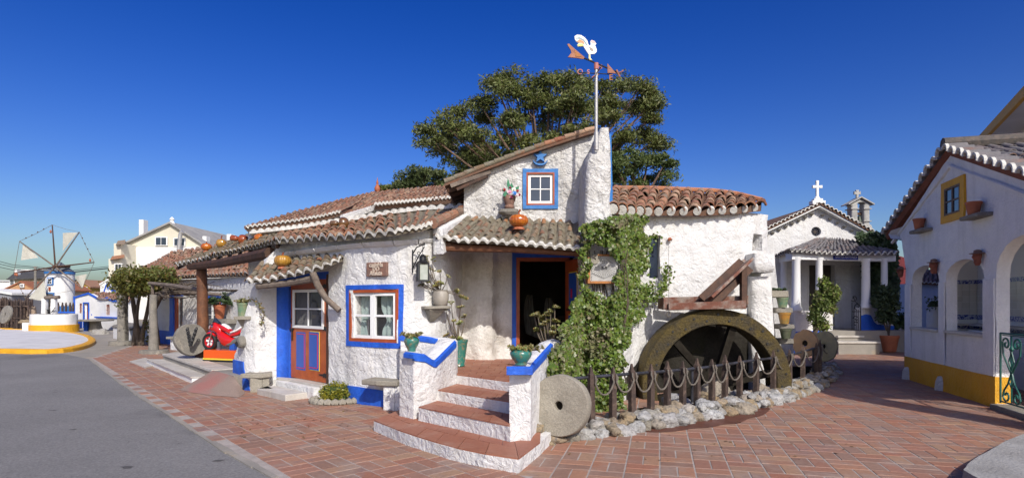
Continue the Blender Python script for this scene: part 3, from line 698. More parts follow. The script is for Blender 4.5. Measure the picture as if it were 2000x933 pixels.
# cornice slabs
for a, va, b, vb in ((546, 494, 582, 491), (584, 491, 622, 486), (624, 486, 665, 480), (667, 480, 714, 475), (716, 475, 771, 471), (773, 471, 815, 469), (817, 469, 850, 466)):
    (s0, z0), (s1, z1) = CAS.sz(a, va), CAS.sz(b, vb); m = MB()
    m.hexa([CAS.at(s0, z0-.06, .06), CAS.at(s1, z1-.06, .06), CAS.at(s1, z1-.09, 0), CAS.at(s0, z0-.09, 0), CAS.at(s0, z0, .11), CAS.at(s1, z1, .11), CAS.at(s1, z1+.02, -.02), CAS.at(s0, z0+.02, -.02)])
    m.build('cornice_slab', WHITE, C1, bevel=.01)
# window with curtains
TG = bpy.data.materials.new('clear_glass'); TG.use_nodes = True; nt = TG.node_tree; tb = nt.nodes.new('ShaderNodeBsdfTransparent'); gb = nt.nodes.new('ShaderNodeBsdfGlossy'); gb.inputs['Roughness'].default_value = .03; mx = nt.nodes.new('ShaderNodeMixShader'); mx.inputs[0].default_value = .10
nt.links.new(tb.outputs[0], mx.inputs[1]); nt.links.new(gb.outputs[0], mx.inputs[2]); nt.links.new(mx.outputs[0], nt.nodes['Material Output'].inputs[0])
wo = pxr(CAS, 677, 557, 788, 680)
W1 = window(C1, CAS, *wo, sur=(BLUE, (.08, .08, .085, .075)), fr=(REDW, .055), sash=(WPAINT, .05), nx=1, ny=2, leaves=2, glass=TG, mw=.035, back=False)
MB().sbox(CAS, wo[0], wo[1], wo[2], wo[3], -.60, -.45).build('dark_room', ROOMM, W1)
S0, S1, Z0, Z1 = wo[0]+.19, wo[1]-.19, wo[2]+.19, wo[3]-.18; mid = (S0+S1)/2
for k, (a, b, tie) in enumerate(((S0, mid-.06, 0), (mid+.06, S1, 1))):
    m = MB(); rows = []
    for i in range(25):
        t = i/24; z = Z1-(Z1-Z0)*t
        if tie: w = 1-.55*math.exp(-((t-.62)/.16)**2)-.12*t
        else: w = .95-.5*max(0, t-.25)*1.6 if t < .62 else .35+.25*(t-.62)
        c0 = (a+b)/2 if tie else a+(b-a)*w/2
        rows.append([CAS.at(c0+(x-.5)*(b-a)*w, z, -.17+.018*math.sin(x*22)+.01*math.sin(x*9+i*.3)) for x in np.linspace(0, 1, 25)])
    m.grid(rows); m.build('curtain', CURT, W1, smooth=True, fix=False)
# the door
D1 = MB()
ds0, ds1 = s(564), s(636); dz0, dz1 = .25, 2.12; dm = ds1-ds0
hz0, hz1 = CAS.sz(600, 640)[1], CAS.sz(600, 566)[1]
D1.sbox(CAS, ds0, ds1, dz0, hz0, -.10, -.045).sbox(CAS, ds0, ds1, hz1, dz1, -.10, -.045).sbox(CAS, ds0, ds0+.11, hz0, hz1, -.10, -.045).sbox(CAS, ds1-.13, ds1, hz0, hz1, -.10, -.045)
dr = D1.build('door', ORAN, C1, bevel=.004)
MB().sbox(CAS, ds1, s(642), .24, 2.2, -.14, -.01).build('door_frame', WOOD, C1)
m = MB(); ringbox(m, CAS, ds0+.10, ds1-.12, hz0-.01, hz1+.01, .05, -.045, -.012)
cx_ = (ds0+.10+ds1-.12)/2; m.sbox(CAS, cx_-.012, cx_+.012, hz0+.04, hz1-.04, -.045, -.02).sbox(CAS, ds0+.15, ds1-.17, (hz0+hz1)/2-.012, (hz0+hz1)/2+.012, -.044, -.022)
m.build('window_sash', WPAINT, dr, bevel=.003)
for i in range(2):
    for j in range(2):
        a = ds0+.15+(cx_-ds0-.15)*i; MB().sbox(CAS, a, a+(cx_-ds0-.15), hz0+.04+j*(hz1-hz0-.08)/2, hz0+.04+(j+1)*(hz1-hz0-.08)/2, -.062, -.055).build('pane', GLASS, dr)
for a, b in ((575, 594), (600, 620)):
    q0, q1, y0, y1 = s(a), s(b), CAS.sz(a, 722)[1], CAS.sz(a, 646)[1]
    MB().sbox(CAS, q0, q1, y0, y1, -.045, -.036).build('yellow_border', YLINE, dr)
    MB().sbox(CAS, q0+.013, q1-.013, y0+.013, y1-.013, -.036, -.030).build('blue_panel', BLUED, dr)
    m = MB(); m.sbox(CAS, q0+.05, q1-.035, y1-.06, y1-.045, -.030, -.026).sbox(CAS, q1-.06, q1-.04, y0+.06, y1-.06, -.030, -.026).sbox(CAS, q0+.03, q1-.06, y0+.045, y0+.06, -.030, -.026)
    m.build('red_line', RLINE, dr)
for vz in (CAS.sz(630, 641)[1], CAS.sz(630, 735)[1]+.02, hz1+.06):
    m = MB(); m.sbox(CAS, ds1-.14, ds1+.0, vz-.03, vz+.03, -.044, -.03); m.hexa([CAS.at(ds1-.30, vz-.006, -.030), CAS.at(ds1-.14, vz-.02, -.030), CAS.at(ds1-.14, vz-.02, -.044), CAS.at(ds1-.30, vz-.006, -.044), CAS.at(ds1-.30, vz+.006, -.030), CAS.at(ds1-.14, vz+.02, -.030), CAS.at(ds1-.14, vz+.02, -.044), CAS.at(ds1-.30, vz+.006, -.044)])
    for k in range(4): c_ = CAS.at(ds1-.13+.035*k, vz+(.035 if k % 2 else -.035), -.03); m.lathe([(.012, -.006), (.012, .006)], 6, c_)
    m.build('hinge', IRON, dr)
m = MB(); ironring(m, CAS, ds0+.05, hz0+.12, -.03, .04); m.sbox(CAS, ds0-.02, ds0+.12, hz0-.06, hz0-.03, -.044, -.02).sbox(CAS, ds0+.06, ds0+.08, hz0-.26, hz0-.03, -.044, -.015); m.build('handle', IRON, dr)
m = MB(); m.sbox(CAS, s(541), s(642), .02, .245, -.05, .16, n=3); m.build('threshold', MARB, C1, bevel=.012)
m = MB(); m.sbox(CAS, s(541), s(641), .0, .21, .16, .28, n=3); m.build('riser', WHITE, C1, bevel=.012)
m = MB(); m.sbox(CAS, s(518), s(628), -.01, .115, .27, .68, n=3); m.build('step', MARB, C1, bevel=.015)
# little awning over the door
E1 = [P(484, 549, 10.85), P(515, 547, 10.7), P(543, 541, 10.55), P(575, 535, 10.3), P(605, 528, 10.1), P(640, 517, 9.95), P(667, 504, 9.9)]
T1 = [P(513, 512, 11.55), P(540, 508, 11.5), P(565, 505, 11.4), P(590, 502, 11.15), P(612, 500, 10.9), P(642, 497, 10.55), P(668, 497, 10.3)]
roof(C1, E1, T1, 11, 4, TILED, CHAN, LIME, name='awning', drop=.05)
m = MB(); m.tube([P(503, 559, 10.85), P(560, 553, 10.55), P(618, 543, 10.15)], [.055, .06, .065], 8); m.build('awning_beam', WOODG, C1)
m = MB(); m.tube([P(611, 532, 10.1), P(620, 556, 10.1), P(636, 582, 10.15), P(663, 606, 10.1)], [.06, .06, .055, .05], 8, cap=True); m.build('awning_brace', WOODG, C1, smooth=True)
for u in (520, 548, 580, 606, 640): m = MB(); m.tube([P(u, 549-(u-520)*.3, 10.75-(u-520)*.005), P(u+14, 522-(u-520)*.12, 11.5-(u-520)*.006)], .035, 6); m.build('rafter', WOODG, C1)
# main roof of the cottage
E2 = [P(538, 470, 11.15), P(590, 466, 10.7), P(640, 463, 10.15), P(700, 459, 9.6), P(769, 451, 9.2), P(815, 443, 9.2), P(846, 436, 9.35)]
T2 = [P(552, 452, 12.9), P(600, 444, 12.8), P(650, 436, 12.6), P(705, 428, 12.4), P(769, 417, 12.0), P(830, 410, 11.7), P(908, 406, 11.2)]
roof(C1, E2, T2, 20, 9, TILE, CHAN, LIME, name='roof', drop=.08, wavy=.04, eh=.07)
m = MB()
for i in range(5):
    a = P(846, 436, 9.33).lerp(P(912, 405, 11.0), i/5); b = P(846, 436, 9.33).lerp(P(912, 405, 11.0), (i+1.15)/5); m.tube([a+Vector((0, 0, .0)), b+Vector((0, 0, -.01))], [.085, .07], 10)
m.build('verge_tile', TILE, C1)
m = MB(); a, b = P(850, 442, 9.38), P(915, 411, 11.0)
m.hexa([a+Vector((-.05, .1, -.45)), a+Vector((.13, 0, -.45)), b+Vector((.13, 0, -.45)), b+Vector((-.05, 0, -.45)), a+Vector((-.05, .1, .02)), a+Vector((.10, 0, -.04)), b+Vector((.10, 0, -.02)), b+Vector((-.05, 0, .03))]); m.build('gable_flank', WHITE, C1, bevel=.03)
# name plaque
ps0, ps1, pz0, pz1 = pxr(CAS, 719, 513, 758, 539)
m = MB(); m.sbox(CAS, ps0, ps1, pz0, pz1, -.02, .045); pq = m.build('plaque', M('brown_clay_plaque', (.25, .13, .09), (.16, .10, .08), 14, .8, .4, 40), C1, bevel=.012)
wdt = ps1-ps0
LM = M('cream_raised_lettering', (.62, .52, .42), (.5, .4, .32), 20, .8)
for i, tx in enumerate(('casinHa', 'DO', 'Alfaiate')):
    me = textmesh(tx, .105 if i != 1 else .09, .007, .002); me.materials.append(LM)
    link('lettering', me, pq, wall_matrix(CAS, (ps0+ps1)/2, pz1-.045-.068*i, .05, ORG[C1]) @ Matrix.Scale([.86, 1, .80][i], 4, (1, 0, 0)))
def stone_slab(par, p, u0, u1, v0, v1, prot, mat=STONEW, name='slab'):
    a, z1 = p.sz(u0, v0); b, z0 = p.sz(u1, v1); z1 = p.sz((u0+u1)/2, v0)[1]; z0 = p.sz((u0+u1)/2, v1)[1]
    m = MB(); rows = []; n = 24; c_ = (a+b)/2; hw = (b-a)/2
    ol = [(c_+hw*math.cos(t), prot*abs(math.sin(t))**.35) for t in np.linspace(0, math.pi, n)]
    for z, k in ((z0, .94), (z0+.01, 1), (z1-.01, 1), (z1, .96)):
        rows.append([p.at(c_+(x-c_)*k+wob((x, z, 1), .012), z+wob((x*4, o_, 2), .006), o_*k-.03+wob((x*2, 0, 3), .012)) for x, o_ in ol])
    m.grid(rows, closed=True); m.f += [tuple(range(n))[::-1], tuple(3*n+j for j in range(n))]; m.m += [0, 0]
    return m.build(name, mat, par)
# ---------------------------------------------------------------- tower with weather vane stump, gable house
GH = thing('gable_house', 'tall white house with star and crescent over a small blue framed window', 'house', (0, 10.6, 0))
GAB = Path.px([(860, 10.75), (905, 10.6), (1000, 10.5), (1150, 10.5), (1200, 10.6)])
REC = Path.px([(880, 11.15), (903, 11.2), (935, 11.0), (962, 11.0), (972, 11.2), (1000, 11.25), (1140, 11.25), (1180, 11.25)])
g = GAB.sz; r = REC.sz
gw = pxr(GAB, 1024, 332, 1087, 405)
wall('wall', GAB, [g(906, 445), g(1160, 445), g(1165, 257), g(1130, 267), g(1060, 291), g(980, 325), g(930, 345), g(906, 358)], [rect(gw[0]+.03, gw[1]-.03, gw[2]+.03, gw[3]-.03)], WROUGH, GH, d=.06, amp=.05, thick=.3)
window(GH, GAB, *pxr(GAB, 1021, 330, 1090, 408), sur=(BLUE2, (.065, .065, .065, .065)), fr=(REDW, .03), sash=(WPAINT, .045), nx=2, ny=2, amp=.03, o=.015)
dO = (r(1014), r(1106), .60, EYE+(590-510)/F*11.25)
wall('entrance_wall', REC, [(r(885), .3), (r(1180), .3), (r(1180), 2.9), (r(885), 2.9)], [rect(r(1000), r(1122), .60, dO[3]+.17)], WSTAIN, GH, d=.07, amp=.035)
skin('door_surround', REC, [(r(1000), .62), (r(1008), .62), (r(1008), dO[3]+.07), (r(1122), dO[3]+.07), (r(1122), dO[3]+.18), (r(1000), dO[3]+.18)], [], BLUE, GH, off=.03, amp=.015, thick=.14)
m = MB(); m.sbox(REC, r(1008), r(1015), .62, dO[3], -.1, .02).sbox(REC, r(1105), r(1112), .62, dO[3], -.1, .02).sbox(REC, r(1008), r(1112), dO[3], dO[3]+.07, -.1, .022); m.build('door_frame', REDW, GH, bevel=.004)
# open door leaf
h0 = REC.at(r(1106), 0, .03); h1 = P(1137, 500, 10.35); dd = Vector((h1.x-h0.x, h1.y-h0.y)); Lw = dd.length; dd.normalize(); nn = Vector((dd.y, -dd.x))
if nn.x > 0: nn = -nn
LF = Path([(h0.x, h0.y), (h0.x+dd.x*Lw, h0.y+dd.y*Lw)])
ztop = dO[3]; m = MB(); m.sbox(LF, 0, Lw, .64, ztop, -.03, .02); lf = m.build('door', REDW, GH, bevel=.004)
sgn = 1
for (a, b, y0, y1) in ((.2, .62, 1.62, 2.26), (.18, .37, .75, 1.48), (.45, .62, .75, 1.48)):
    for off, gap, mt in ((.020, 0, YLINE), (.026, .022, BLUED)):
        MB().sbox(LF, a*Lw/.8+gap, b*Lw/.8-gap, y0+gap, y1-gap, off, off+.006).build('panel', mt, lf)
MB().sbox(LF, .36, .44, 1.78, 1.95, .032, .037).build('red_mark', RLINE, lf)
for z in (1.56, .9): MB().sbox(LF, .08, Lw-.1, z-.02, z+.02, .02, .034).build('hinge', IRON, lf)
# room behind the door
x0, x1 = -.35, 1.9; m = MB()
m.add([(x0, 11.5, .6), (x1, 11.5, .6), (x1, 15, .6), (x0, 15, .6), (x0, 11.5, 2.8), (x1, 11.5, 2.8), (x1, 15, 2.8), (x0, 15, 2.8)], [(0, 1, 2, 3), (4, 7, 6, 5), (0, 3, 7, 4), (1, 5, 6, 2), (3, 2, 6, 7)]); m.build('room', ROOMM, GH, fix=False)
t = thing('hanging_cloths', 'pale cloths hanging in the dim room behind the open door', 'cloths', (.6, 13, 2))
for x, w in ((.42, .22), (.78, .26)):
    m = MB(); rows = []
    for i in range(9):
        k = i/8; rows.append([(x+(a-.5)*w*(.55+.8*k**.6)+.05*math.sin(k*3+x*9), 13+.05*math.sin(a*14+k*2), 1.95-x*.2-k*.85-.12*a*k) for a in np.linspace(0, 1, 13)])
    m.grid(rows); m.build('cloth', STONEW, t, smooth=True, fix=False)
m = MB(); m.box((-.1, 13.6, .6), (1.3, 14.1, 1.4)); m.build('chest', WOOD, t, bevel=.01)
# main awning
E3 = [P(851, 462, 9.42), P(900, 469, 9.4), P(950, 471, 9.4), P(1000, 474, 9.4), P(1050, 478, 9.4), P(1100, 483, 9.4), P(1144, 487, 9.4)]
T3 = [P(902, 423, 10.6), P(940, 425, 10.55), P(980, 427, 10.5), P(1020, 429, 10.5), P(1060, 430, 10.5), P(1100, 431, 10.5), P(1146, 434, 10.5)]
roof(GH, E3, T3, 16, 5, TILED, CHAN, LIME, name='awning', drop=.05, h=.40)
m = MB(); m.tube([P(868, 484, 9.55), P(1000, 486, 9.55), P(1142, 494, 9.55)], .06, 8); m.build('awning_beam', WOODL, GH)
m = MB(); m.tube([P(866, 474, 9.55), P(1000, 478, 9.62), P(1142, 487, 9.62)], .035, 8); m.build('batten', WOOD, GH)
for i in range(7):
    u = 885+i*40; m = MB(); m.tube([P(u-8, 478+i*1.5, 9.5), P(u+6, 452+i, 10.7)], .035, 6); m.build('rafter', WOOD, GH)
# verge roof
V0, V1 = P(868, 357, 10.35), P(1162, 252, 10.35); bk = Vector((0, 3.2, 0))
cur = lambda t: V0.lerp(V1, t)+Vector((0, 0, .035*math.sin(math.pi*t)))
m = MB(); rows = []
for i in range(25):
    q = cur(i/24); rows.append([q, q+bk, q+bk-Vector((0, 0, .06)), q-Vector((0, 0, .06))])
m.grid(rows, closed=True); m.f += [(0, 1, 2, 3), tuple(96+j for j in range(4))]; m.m += [0, 0]; rfv = m.build('roof', CHANR, GH)
n = 15
for i in range(n):
    a, b = cur(i/n), cur(min((i+1.15)/n, 1)); m = MB(); m.tube([a+Vector((0, .02, .03)), b+Vector((0, .02, .018))], [.05, .042], 8); m.build('roof_tile', TILE if i > 9 else TILED, rfv, smooth=True)
for k, (dv, w) in enumerate(((11, .10), (20, .07))):
    m = MB(); m.beam(P(880+12*k, 355+dv*.75, 10.35), P(958-8*k, 324+dv, 10.42), .05, w*.7); m.build('eave_board', WOODG if k == 0 else WOOD, GH)
for k in range(6): m = MB(); m.tube([V0+Vector((.05, .1+.5*k, -.12)), V0+Vector((.75, .1+.5*k, .16))], .05, 6); m.build('rafter', WOOD, GH)
# star and crescent
def wallshape(name, poly, p, s_, z, o0, o1, mat, par):
    m = MB(); m.prism(poly, lambda x, y, d: p.at(s_+x, z+y, d), o0, o1); return m.build(name, mat, par)
sc_, zc_ = g(1055, 307); st = [(.125*(1 if k % 2 == 0 else .42)*math.cos(math.pi/2+math.pi*k/5), .125*(1 if k % 2 == 0 else .42)*math.sin(math.pi/2+math.pi*k/5)) for k in range(10)]
wallshape('star', st, GAB, sc_, zc_, -.02, .075, BLUE2, GH)
cr = [(.135*math.sin(t), -.045-.115*math.cos(t)) for t in np.linspace(-1.35, 1.35, 13)]+[(.13*math.sin(t), -.045-.085*math.cos(t)) for t in np.linspace(1.3, -1.3, 13)]
wallshape('crescent', cr, GAB, sc_, zc_, -.02, .072, BLUE2, GH)
# tower
TW = thing('chimney_tower', 'rough white buttress tower rising beside the gable with the weather vane pole', 'tower', (1.5, 10, 0))
def tw(z, u0, u1, Y, d=.5): x0, x1 = (u0-1000)/F*Y, (u1-1000)/F*Y; return (z, (x0+x1)/2, Y+d, (x1-x0)/2, d, 0)
zz = lambda v, Y=9.65: EYE+(590-v)/F*Y
solid([tw(.0, 1142, 1206, 9.62, .6), tw(zz(500), 1142, 1204, 9.62, .6), tw(zz(430), 1141, 1199, 9.62, .55), tw(zz(350), 1142, 1197, 9.65, .5), tw(zz(310), 1145, 1196, 9.68, .48), tw(zz(294), 1150, 1195, 9.75, .42)], amp=.05, dz=.07, n=44).build('wall', WROUGH, TW, smooth=True)
solid([tw(zz(298), 1159, 1195, 9.80, .36), tw(zz(262), 1164, 1193, 9.84, .32), tw(zz(248), 1169, 1191, 9.88, .26), tw(zz(240), 1173, 1190, 9.9, .22)], amp=.03, dz=.06, n=36).build('cap', WROUGH, TW, smooth=True)
m = MB(); m.hexa([P(1189, 405, 9.72), P(1197, 405, 9.78), P(1197, 405, 10.4), P(1190, 405, 10.4), P(1187, 262, 9.9), P(1194, 262, 9.95), P(1194, 262, 10.3), P(1188, 262, 10.3)]); m.build('blue_edge', BLUE2, TW, bevel=.01)
# ---------------------------------------------------------------- mill house
MILL = Path.px([(1150, 9.95), (1205, 9.95), (1236, 10.5), (1262, 11.0), (1300, 11.1), (1400, 11.25), (1450, 11.4), (1499, 11.9), (1520, 12.6)], 2)
MH = thing('mill_house', 'white plastered mill house with red tile roof behind the stone water wheel', 'mill house', MILL.at(2, 0))
q = MILL.sz
slit = pxr(MILL, 1268, 459, 1290, 543); nich = pxr(MILL, 1470, 456, 1488, 490)
wall('wall', MILL, [(q(1150), -1.2), (q(1498), -1.2), q(1498, 420), q(1470, 416), q(1400, 414), q(1300, 414), q(1240, 413), q(1197, 413), q(1150, 413)], [rect(*slit), rect(*nich)], WHITE, MH, d=.07, amp=.045)
MB().sbox(MILL, *slit, -.14, -.12).build('pane', GLASS, MH)
MB().sbox(MILL, slit[0]-.05, slit[1]+.05, slit[2]-.05, slit[3]+.05, -.30, -.2).build('window_back', ROOMM, MH)
MB().sbox(MILL, nich[0]-.05, nich[1]+.05, nich[2]-.05, nich[3]+.05, -.30, -.22).build('niche_back', WOOD, MH)
skin('damp_shade_skin', MILL, [(q(1222), -1.2), (q(1530), -1.2), q(1528, 700), q(1510, 650), q(1470, 615), q(1400, 604), q(1330, 612), q(1290, 640), q(1258, 690), q(1222, 740)], [], DARK, MH, off=.02, amp=.045)  # dark skin paints the shaded lower wall behind the wheel, with the damp
E4 = [P(1197, 406, 9.75), P(1236, 410, 10.3), P(1275, 411, 10.75), P(1330, 411, 10.95), P(1390, 410, 11.05), P(1440, 408, 11.2), P(1486, 403, 11.6)]
T4 = [P(1199, 369, 12.2), P(1245, 369, 12.5), P(1295, 370, 12.6), P(1345, 372, 12.7), P(1395, 374, 12.8), P(1440, 380, 12.9), P(1488, 392, 12.6)]
roof(MH, E4, T4, 14, 6, TILE, CHANR, None, name='roof', drop=.10, h=.5, cover=.74)
for i in range(14):
    a = (i+.5)/14; pp = bez(E4, a-.5/14+.5/14); d_ = (bez(T4, a)-pp).normalized(); W_ = .100*(1-.25*a); m = MB()
    pp = bez(E4, min(i/13.6, 1)); d_ = (bez(T4, min(i/13.6, 1))-pp).normalized()
    m.tube([pp-d_*.05+Vector((0, 0, -.015)), pp+d_*.12+Vector((0, 0, -.01))], [W_*.85, W_*.8], 12); m.build('eave_plug', LIME, MH, smooth=True)
m = MB(); rr_ = []
for i in range(30):
    a = i/29; p_ = bez(T4, a); rr_.append(p_+Vector((0, 0, .02)))
m.tube(rr_, .05, 6); m.build('ridge_course', M('orange_clay_course', (.45, .19, .09), (.36, .15, .08), 6, .9, .3, 30), MH)
# sluice pillar
solid([(-1.2, 4.88, 11.75, .28, .42, 0), (1.2, 4.84, 11.72, .23, .4, 0), (2.2, 4.82, 11.7, .21, .38, 0)], amp=.05, n=36).build('pillar', WHITE, MH, smooth=True)
solid([(zz(531, 11.1), 4.80, 11.62, .18, .45, 0), (zz(522, 11.1), 4.77, 11.6, .225, .5, 0), (zz(494, 11.1), 4.77, 11.6, .215, .5, 0)], amp=.025, n=36, ex=9).build('pillar_cap', WHITE, MH, smooth=True)
# ---------------------------------------------------------------- long house behind, with two eaves
LH = thing('long_house', 'long low house with a broad old tile roof behind the tailor cottage', 'house', (-3, 14, 0))
UP = Path.px([(455, 13.9), (485, 13.4), (665, 12.8), (735, 12.45), (910, 11.9)])
wall('wall', UP, [(UP.sz(485), 2.3), (UP.sz(910), 2.3), UP.sz(910, 386), UP.sz(735, 399), UP.sz(700, 414), UP.sz(672, 424), UP.sz(664, 420), UP.sz(485, 446)], [], WHITE, LH, d=.12, amp=.02)
E5 = [P(480, 443, 13.1), P(530, 436, 12.95), P(580, 429, 12.8), P(625, 421, 12.7), P(666, 412, 12.6)]
T5 = [P(484, 440, 13.3), P(545, 422, 15.0), P(610, 404, 16.0), P(672, 388, 16.8), P(728, 375, 17.6)]
roof(LH, E5, T5, 22, 8, TILE, CHANR, LIME, name='roof', wavy=.02, limit=150)
E6 = [P(667, 421, 12.65), P(700, 411, 12.5), P(731, 400, 12.25), P(790, 395, 12.1), P(850, 390, 11.85), P(908, 384, 11.7)]
T6 = [P(728, 375, 17.6), P(760, 372, 17.6), P(795, 369, 17.4), P(830, 366, 17.2), P(860, 363, 17.1), P(906, 361, 16.8)]
roof(LH, E6, T6, 24, 10, TILE, CHANR, None, name='roof', wavy=.02, limit=150)
m = MB(); rows = []
for i in range(97):
    a, = (i/96,); u = 731+(908-731)*a; v = 400+(384-400)*a; w = .035*abs(math.sin(math.pi*i/4)); p_ = P(u, v, 12.2-.5*a)
    rows.append([p_+Vector((0, -.03, w-.03)), p_+Vector((0, -.03, w+.02)), p_+Vector((0, .12, w+.02)), p_+Vector((0, .12, w-.03))])
m.grid(rows, closed=True); m.build('eave_edge', LIME, LH)
m = MB(); m.hexa([P(664, 436, 12.55), P(735, 410, 12.3), P(735, 410, 12.6), P(664, 436, 12.8), P(664, 421, 12.5), P(735, 399, 12.22), P(735, 398, 12.6), P(664, 420, 12.8)]); m.build('verge_wall', WHITE, LH, bevel=.02)
# limewashed scalloped flashing under the wall
m = MB(); rows = []
for i in range(401):
    t = i/400; w = .05*abs(math.sin(t*math.pi*30))**2; q_ = bez(T2, t) if t > .0 else T2[0]; p_ = bez([P(492, 456, 13.2), P(552, 450, 12.9)]+T2[1:], t)+Vector((0, -.02, .0))
    rows.append([p_+Vector((0, -.12, -.02)), p_+Vector((0, -.10, .03+w)), p_+Vector((0, .2, .07+w)), p_+Vector((0, .2, -.1))])
m.grid(rows, closed=True); m.build('flashing', LIME, LH)
m = MB(); m.lathe([(.09, 0), (.07, .05), (.05, .07), (.085, .12), (.09, .18), (.05, .26), (.025, .30), (.04, .34), (.015, .42), (.005, .5)], 12, P(737, 376, 17.6)-Vector((0, 0, .05))); m.build('finial', TERRA, LH, smooth=True)
# ---------------------------------------------------------------- porch
PO = thing('porch', 'open porch roof of old tiles on one thick timber post', 'porch', (-8, 15.2, .3))
E7 = [P(344, 517, 15.6), P(380, 508, 15.0), P(410, 501, 14.4), P(445, 494, 13.5), P(480, 487, 12.7), P(510, 480, 11.9), P(540, 471, 11.2)]
T7 = [P(372, 503, 16.6), P(400, 489, 16.4), P(430, 479, 15.8), P(460, 469, 15.0), P(490, 460, 14.1), P(520, 455, 13.4), P(552, 452, 12.9)]
roof(PO, E7, T7, 26, 6, TILED, CHAN, LIME, name='roof', drop=.06, wavy=.05, limit=300)
m = MB(); m.tube([P(372, 520, 15.35), P(430, 514, 14.0), P(528, 494, 11.6)], [.10, .11, .12], 8); m.build('beam', WOOD, PO)
m = MB(); m.tube([(-8.02, 15.2, .28), (-7.98, 15.2, 1.2), (-8.0, 15.2, 2.1), (-8.02, 15.2, 2.72)], [.155, .14, .13, .125], 12); m.build('post', WOODL, PO, smooth=True)
for i in range(11): a = i/10; p0, p1 = bez(E7, a), bez(T7, a); m = MB(); m.tube([p0+Vector((0, .05, -.10)), p1+Vector((0, 0, -.10))], .04, 6); m.build('rafter', WOOD, PO)
# ---------------------------------------------------------------- platform, steps, ramp
PL = thing('porch_platform', 'old concrete terrace with pale marble steps beside the pergola posts', 'terrace', (-8, 15, 0))
f0, f1, f2 = G(319, 690, .3), G(416, 722, .3), G(456, 733, .3)
mass('terrace', [f0[:2], f1[:2], f2[:2], (-4.95, 12.0), (-5, 18.5), (-10.9, 23.5)], -.01, .285, mat=CONC, par=PL)
dv = (f1-f0).normalized(); pv = Vector((-dv.y, dv.x, 0)); pv = pv if pv.y > 0 else -pv
m = MB(); n_ = 6
for i in range(n_):
    a, b = f0.lerp(f1, i/n_+.002), f0.lerp(f1, (i+1)/n_-.002); m = MB()
    m.hexa([(*(a-pv*.03)[:2], .25), (*(b-pv*.03)[:2], .25), (*(b+pv*.42)[:2], .25), (*(a+pv*.42)[:2], .25), (*(a-pv*.03)[:2], .302), (*(b-pv*.03)[:2], .302), (*(b+pv*.42)[:2], .302), (*(a+pv*.42)[:2], .302)]); m.build('edging_slab', MARB, PL, bevel=.008)
s0_, s1_ = G(287, 700, .15), G(375, 735, .15)
mass('riser', [s0_[:2], s1_[:2], f1[:2], f0[:2]], -.01, .13, mat=WPAINT, par=PL)
for i in range(4):
    a, b = s0_.lerp(s1_, i/4+.003), s0_.lerp(s1_, (i+1)/4-.003); c_, d_ = f0.lerp(f1, (i+1)/4-.003), f0.lerp(f1, i/4+.003); m = MB(); sh = pv*.03
    m.hexa([(*(a-sh)[:2], .12), (*(b-sh)[:2], .12), (*c_[:2], .12), (*d_[:2], .12), (*(a-sh)[:2], .152), (*(b-sh)[:2], .152), (*c_[:2], .152), (*d_[:2], .152)]); m.build('step_slab', MARB, PL, bevel=.006)
mass('slab', g2([(253, 707), (284, 700), (313, 713), (283, 719)]), -.01, .035, mat=MARB, par=PL)
rt = [G(416, 722.5, .296), G(456, 733.5, .296)]; rb = [G(351, 760, .012), G(376, 766, .012), G(420, 772, .012), G(466, 775, .012), G(479, 768, .012)]
m = MB(); rows = []
for i in range(13):
    t = i/12; a = bez(rb, t); b = rt[0].lerp(rt[1], t); rows.append([a.lerp(b, k/6) for k in range(7)])
m.grid(rows); m.build('ramp', PINKC, PL, smooth=True)
# ---------------------------------------------------------------- low house under the pergola
LB = Path.px([(262, 27), (290, 25.3), (332, 23.6), (432, 20.6), (510, 18.2)])
L1 = thing('pergola_house', 'low white house with blue door frame behind the pergola', 'house', LB.at(2, 0))
l = LB.sz
ldoor = (l(334), l(357), .15, EYE+(590-580)/F*23.2); lw = pxr(LB, 400, 586, 428, 645)
wall('wall', LB, [(l(290), 0), (l(509), 0), l(509, 538), l(345, 546), l(290, 550)], [rect(*ldoor), rect(*lw)], WHITE, L1, d=.2, amp=.03)
skin('plinth', LB, [(l(306), 0), (l(334), 0), (l(334), .55), (l(306), .55)], [], BLUE, L1, d=.15, amp=.03)
skin('plinth', LB, [(l(360), 0), (l(505), 0), (l(505), .42), (l(360), .42)], [], BLUE, L1, d=.2, amp=.03)
skin('door_surround', LB, [(l(332.5), .1), (l(341), .1), (l(341), 1.95), (l(357), 1.95), (l(357), 2.07), (l(332.5), 2.07)], [], BLUE, L1, off=.03, thick=.15)
m = MB(); m.sbox(LB, l(341), l(346), .2, 1.95, -.1, 0); m.build('door_frame', REDW, L1)
m = MB(); ringbox(m, LB, l(346), l(357), .2, 1.93, .06, -.1, -.05); m.sbox(LB, l(346)+.06, l(357)-.06, .26, .75, -.09, -.06); dd_ = m.build('door', WPAINT, L1)
MB().sbox(LB, l(346)+.06, l(357)-.06, .75, 1.87, -.09, -.08).build('pane', GLASS, dd_)
window(L1, LB, *pxr(LB, 394, 577, 432, 656), sur=(BLUE, (.09, .05, .16, .12)), fr=(REDW, .07), sash=(WPAINT, .05), nx=1, ny=2, leaves=2)
E8 = [P(262, 548, 27.5), P(300, 546, 25), P(345, 541, 22.8), P(400, 538, 21), P(450, 536, 19.6), P(515, 532, 17.8)]
T8 = [P(262, 530, 31), P(300, 512, 30), P(335, 493, 29), P(392, 484, 26.5), P(450, 474, 24.5), P(515, 468, 22.5)]
roof(L1, E8, T8, 40, 10, TILE, CHANR, LIME, name='roof', limit=260, eh=.08)
m = MB(); 
for k in range(10): m.tube([P(358+14*k, 566+.2*k, 21.5-.25*k), P(372+14*k, 563+random.random()*4, 21.2-.25*k)], .035, 5)
m.build('training_wire', BARK, L1, kind='stuff')
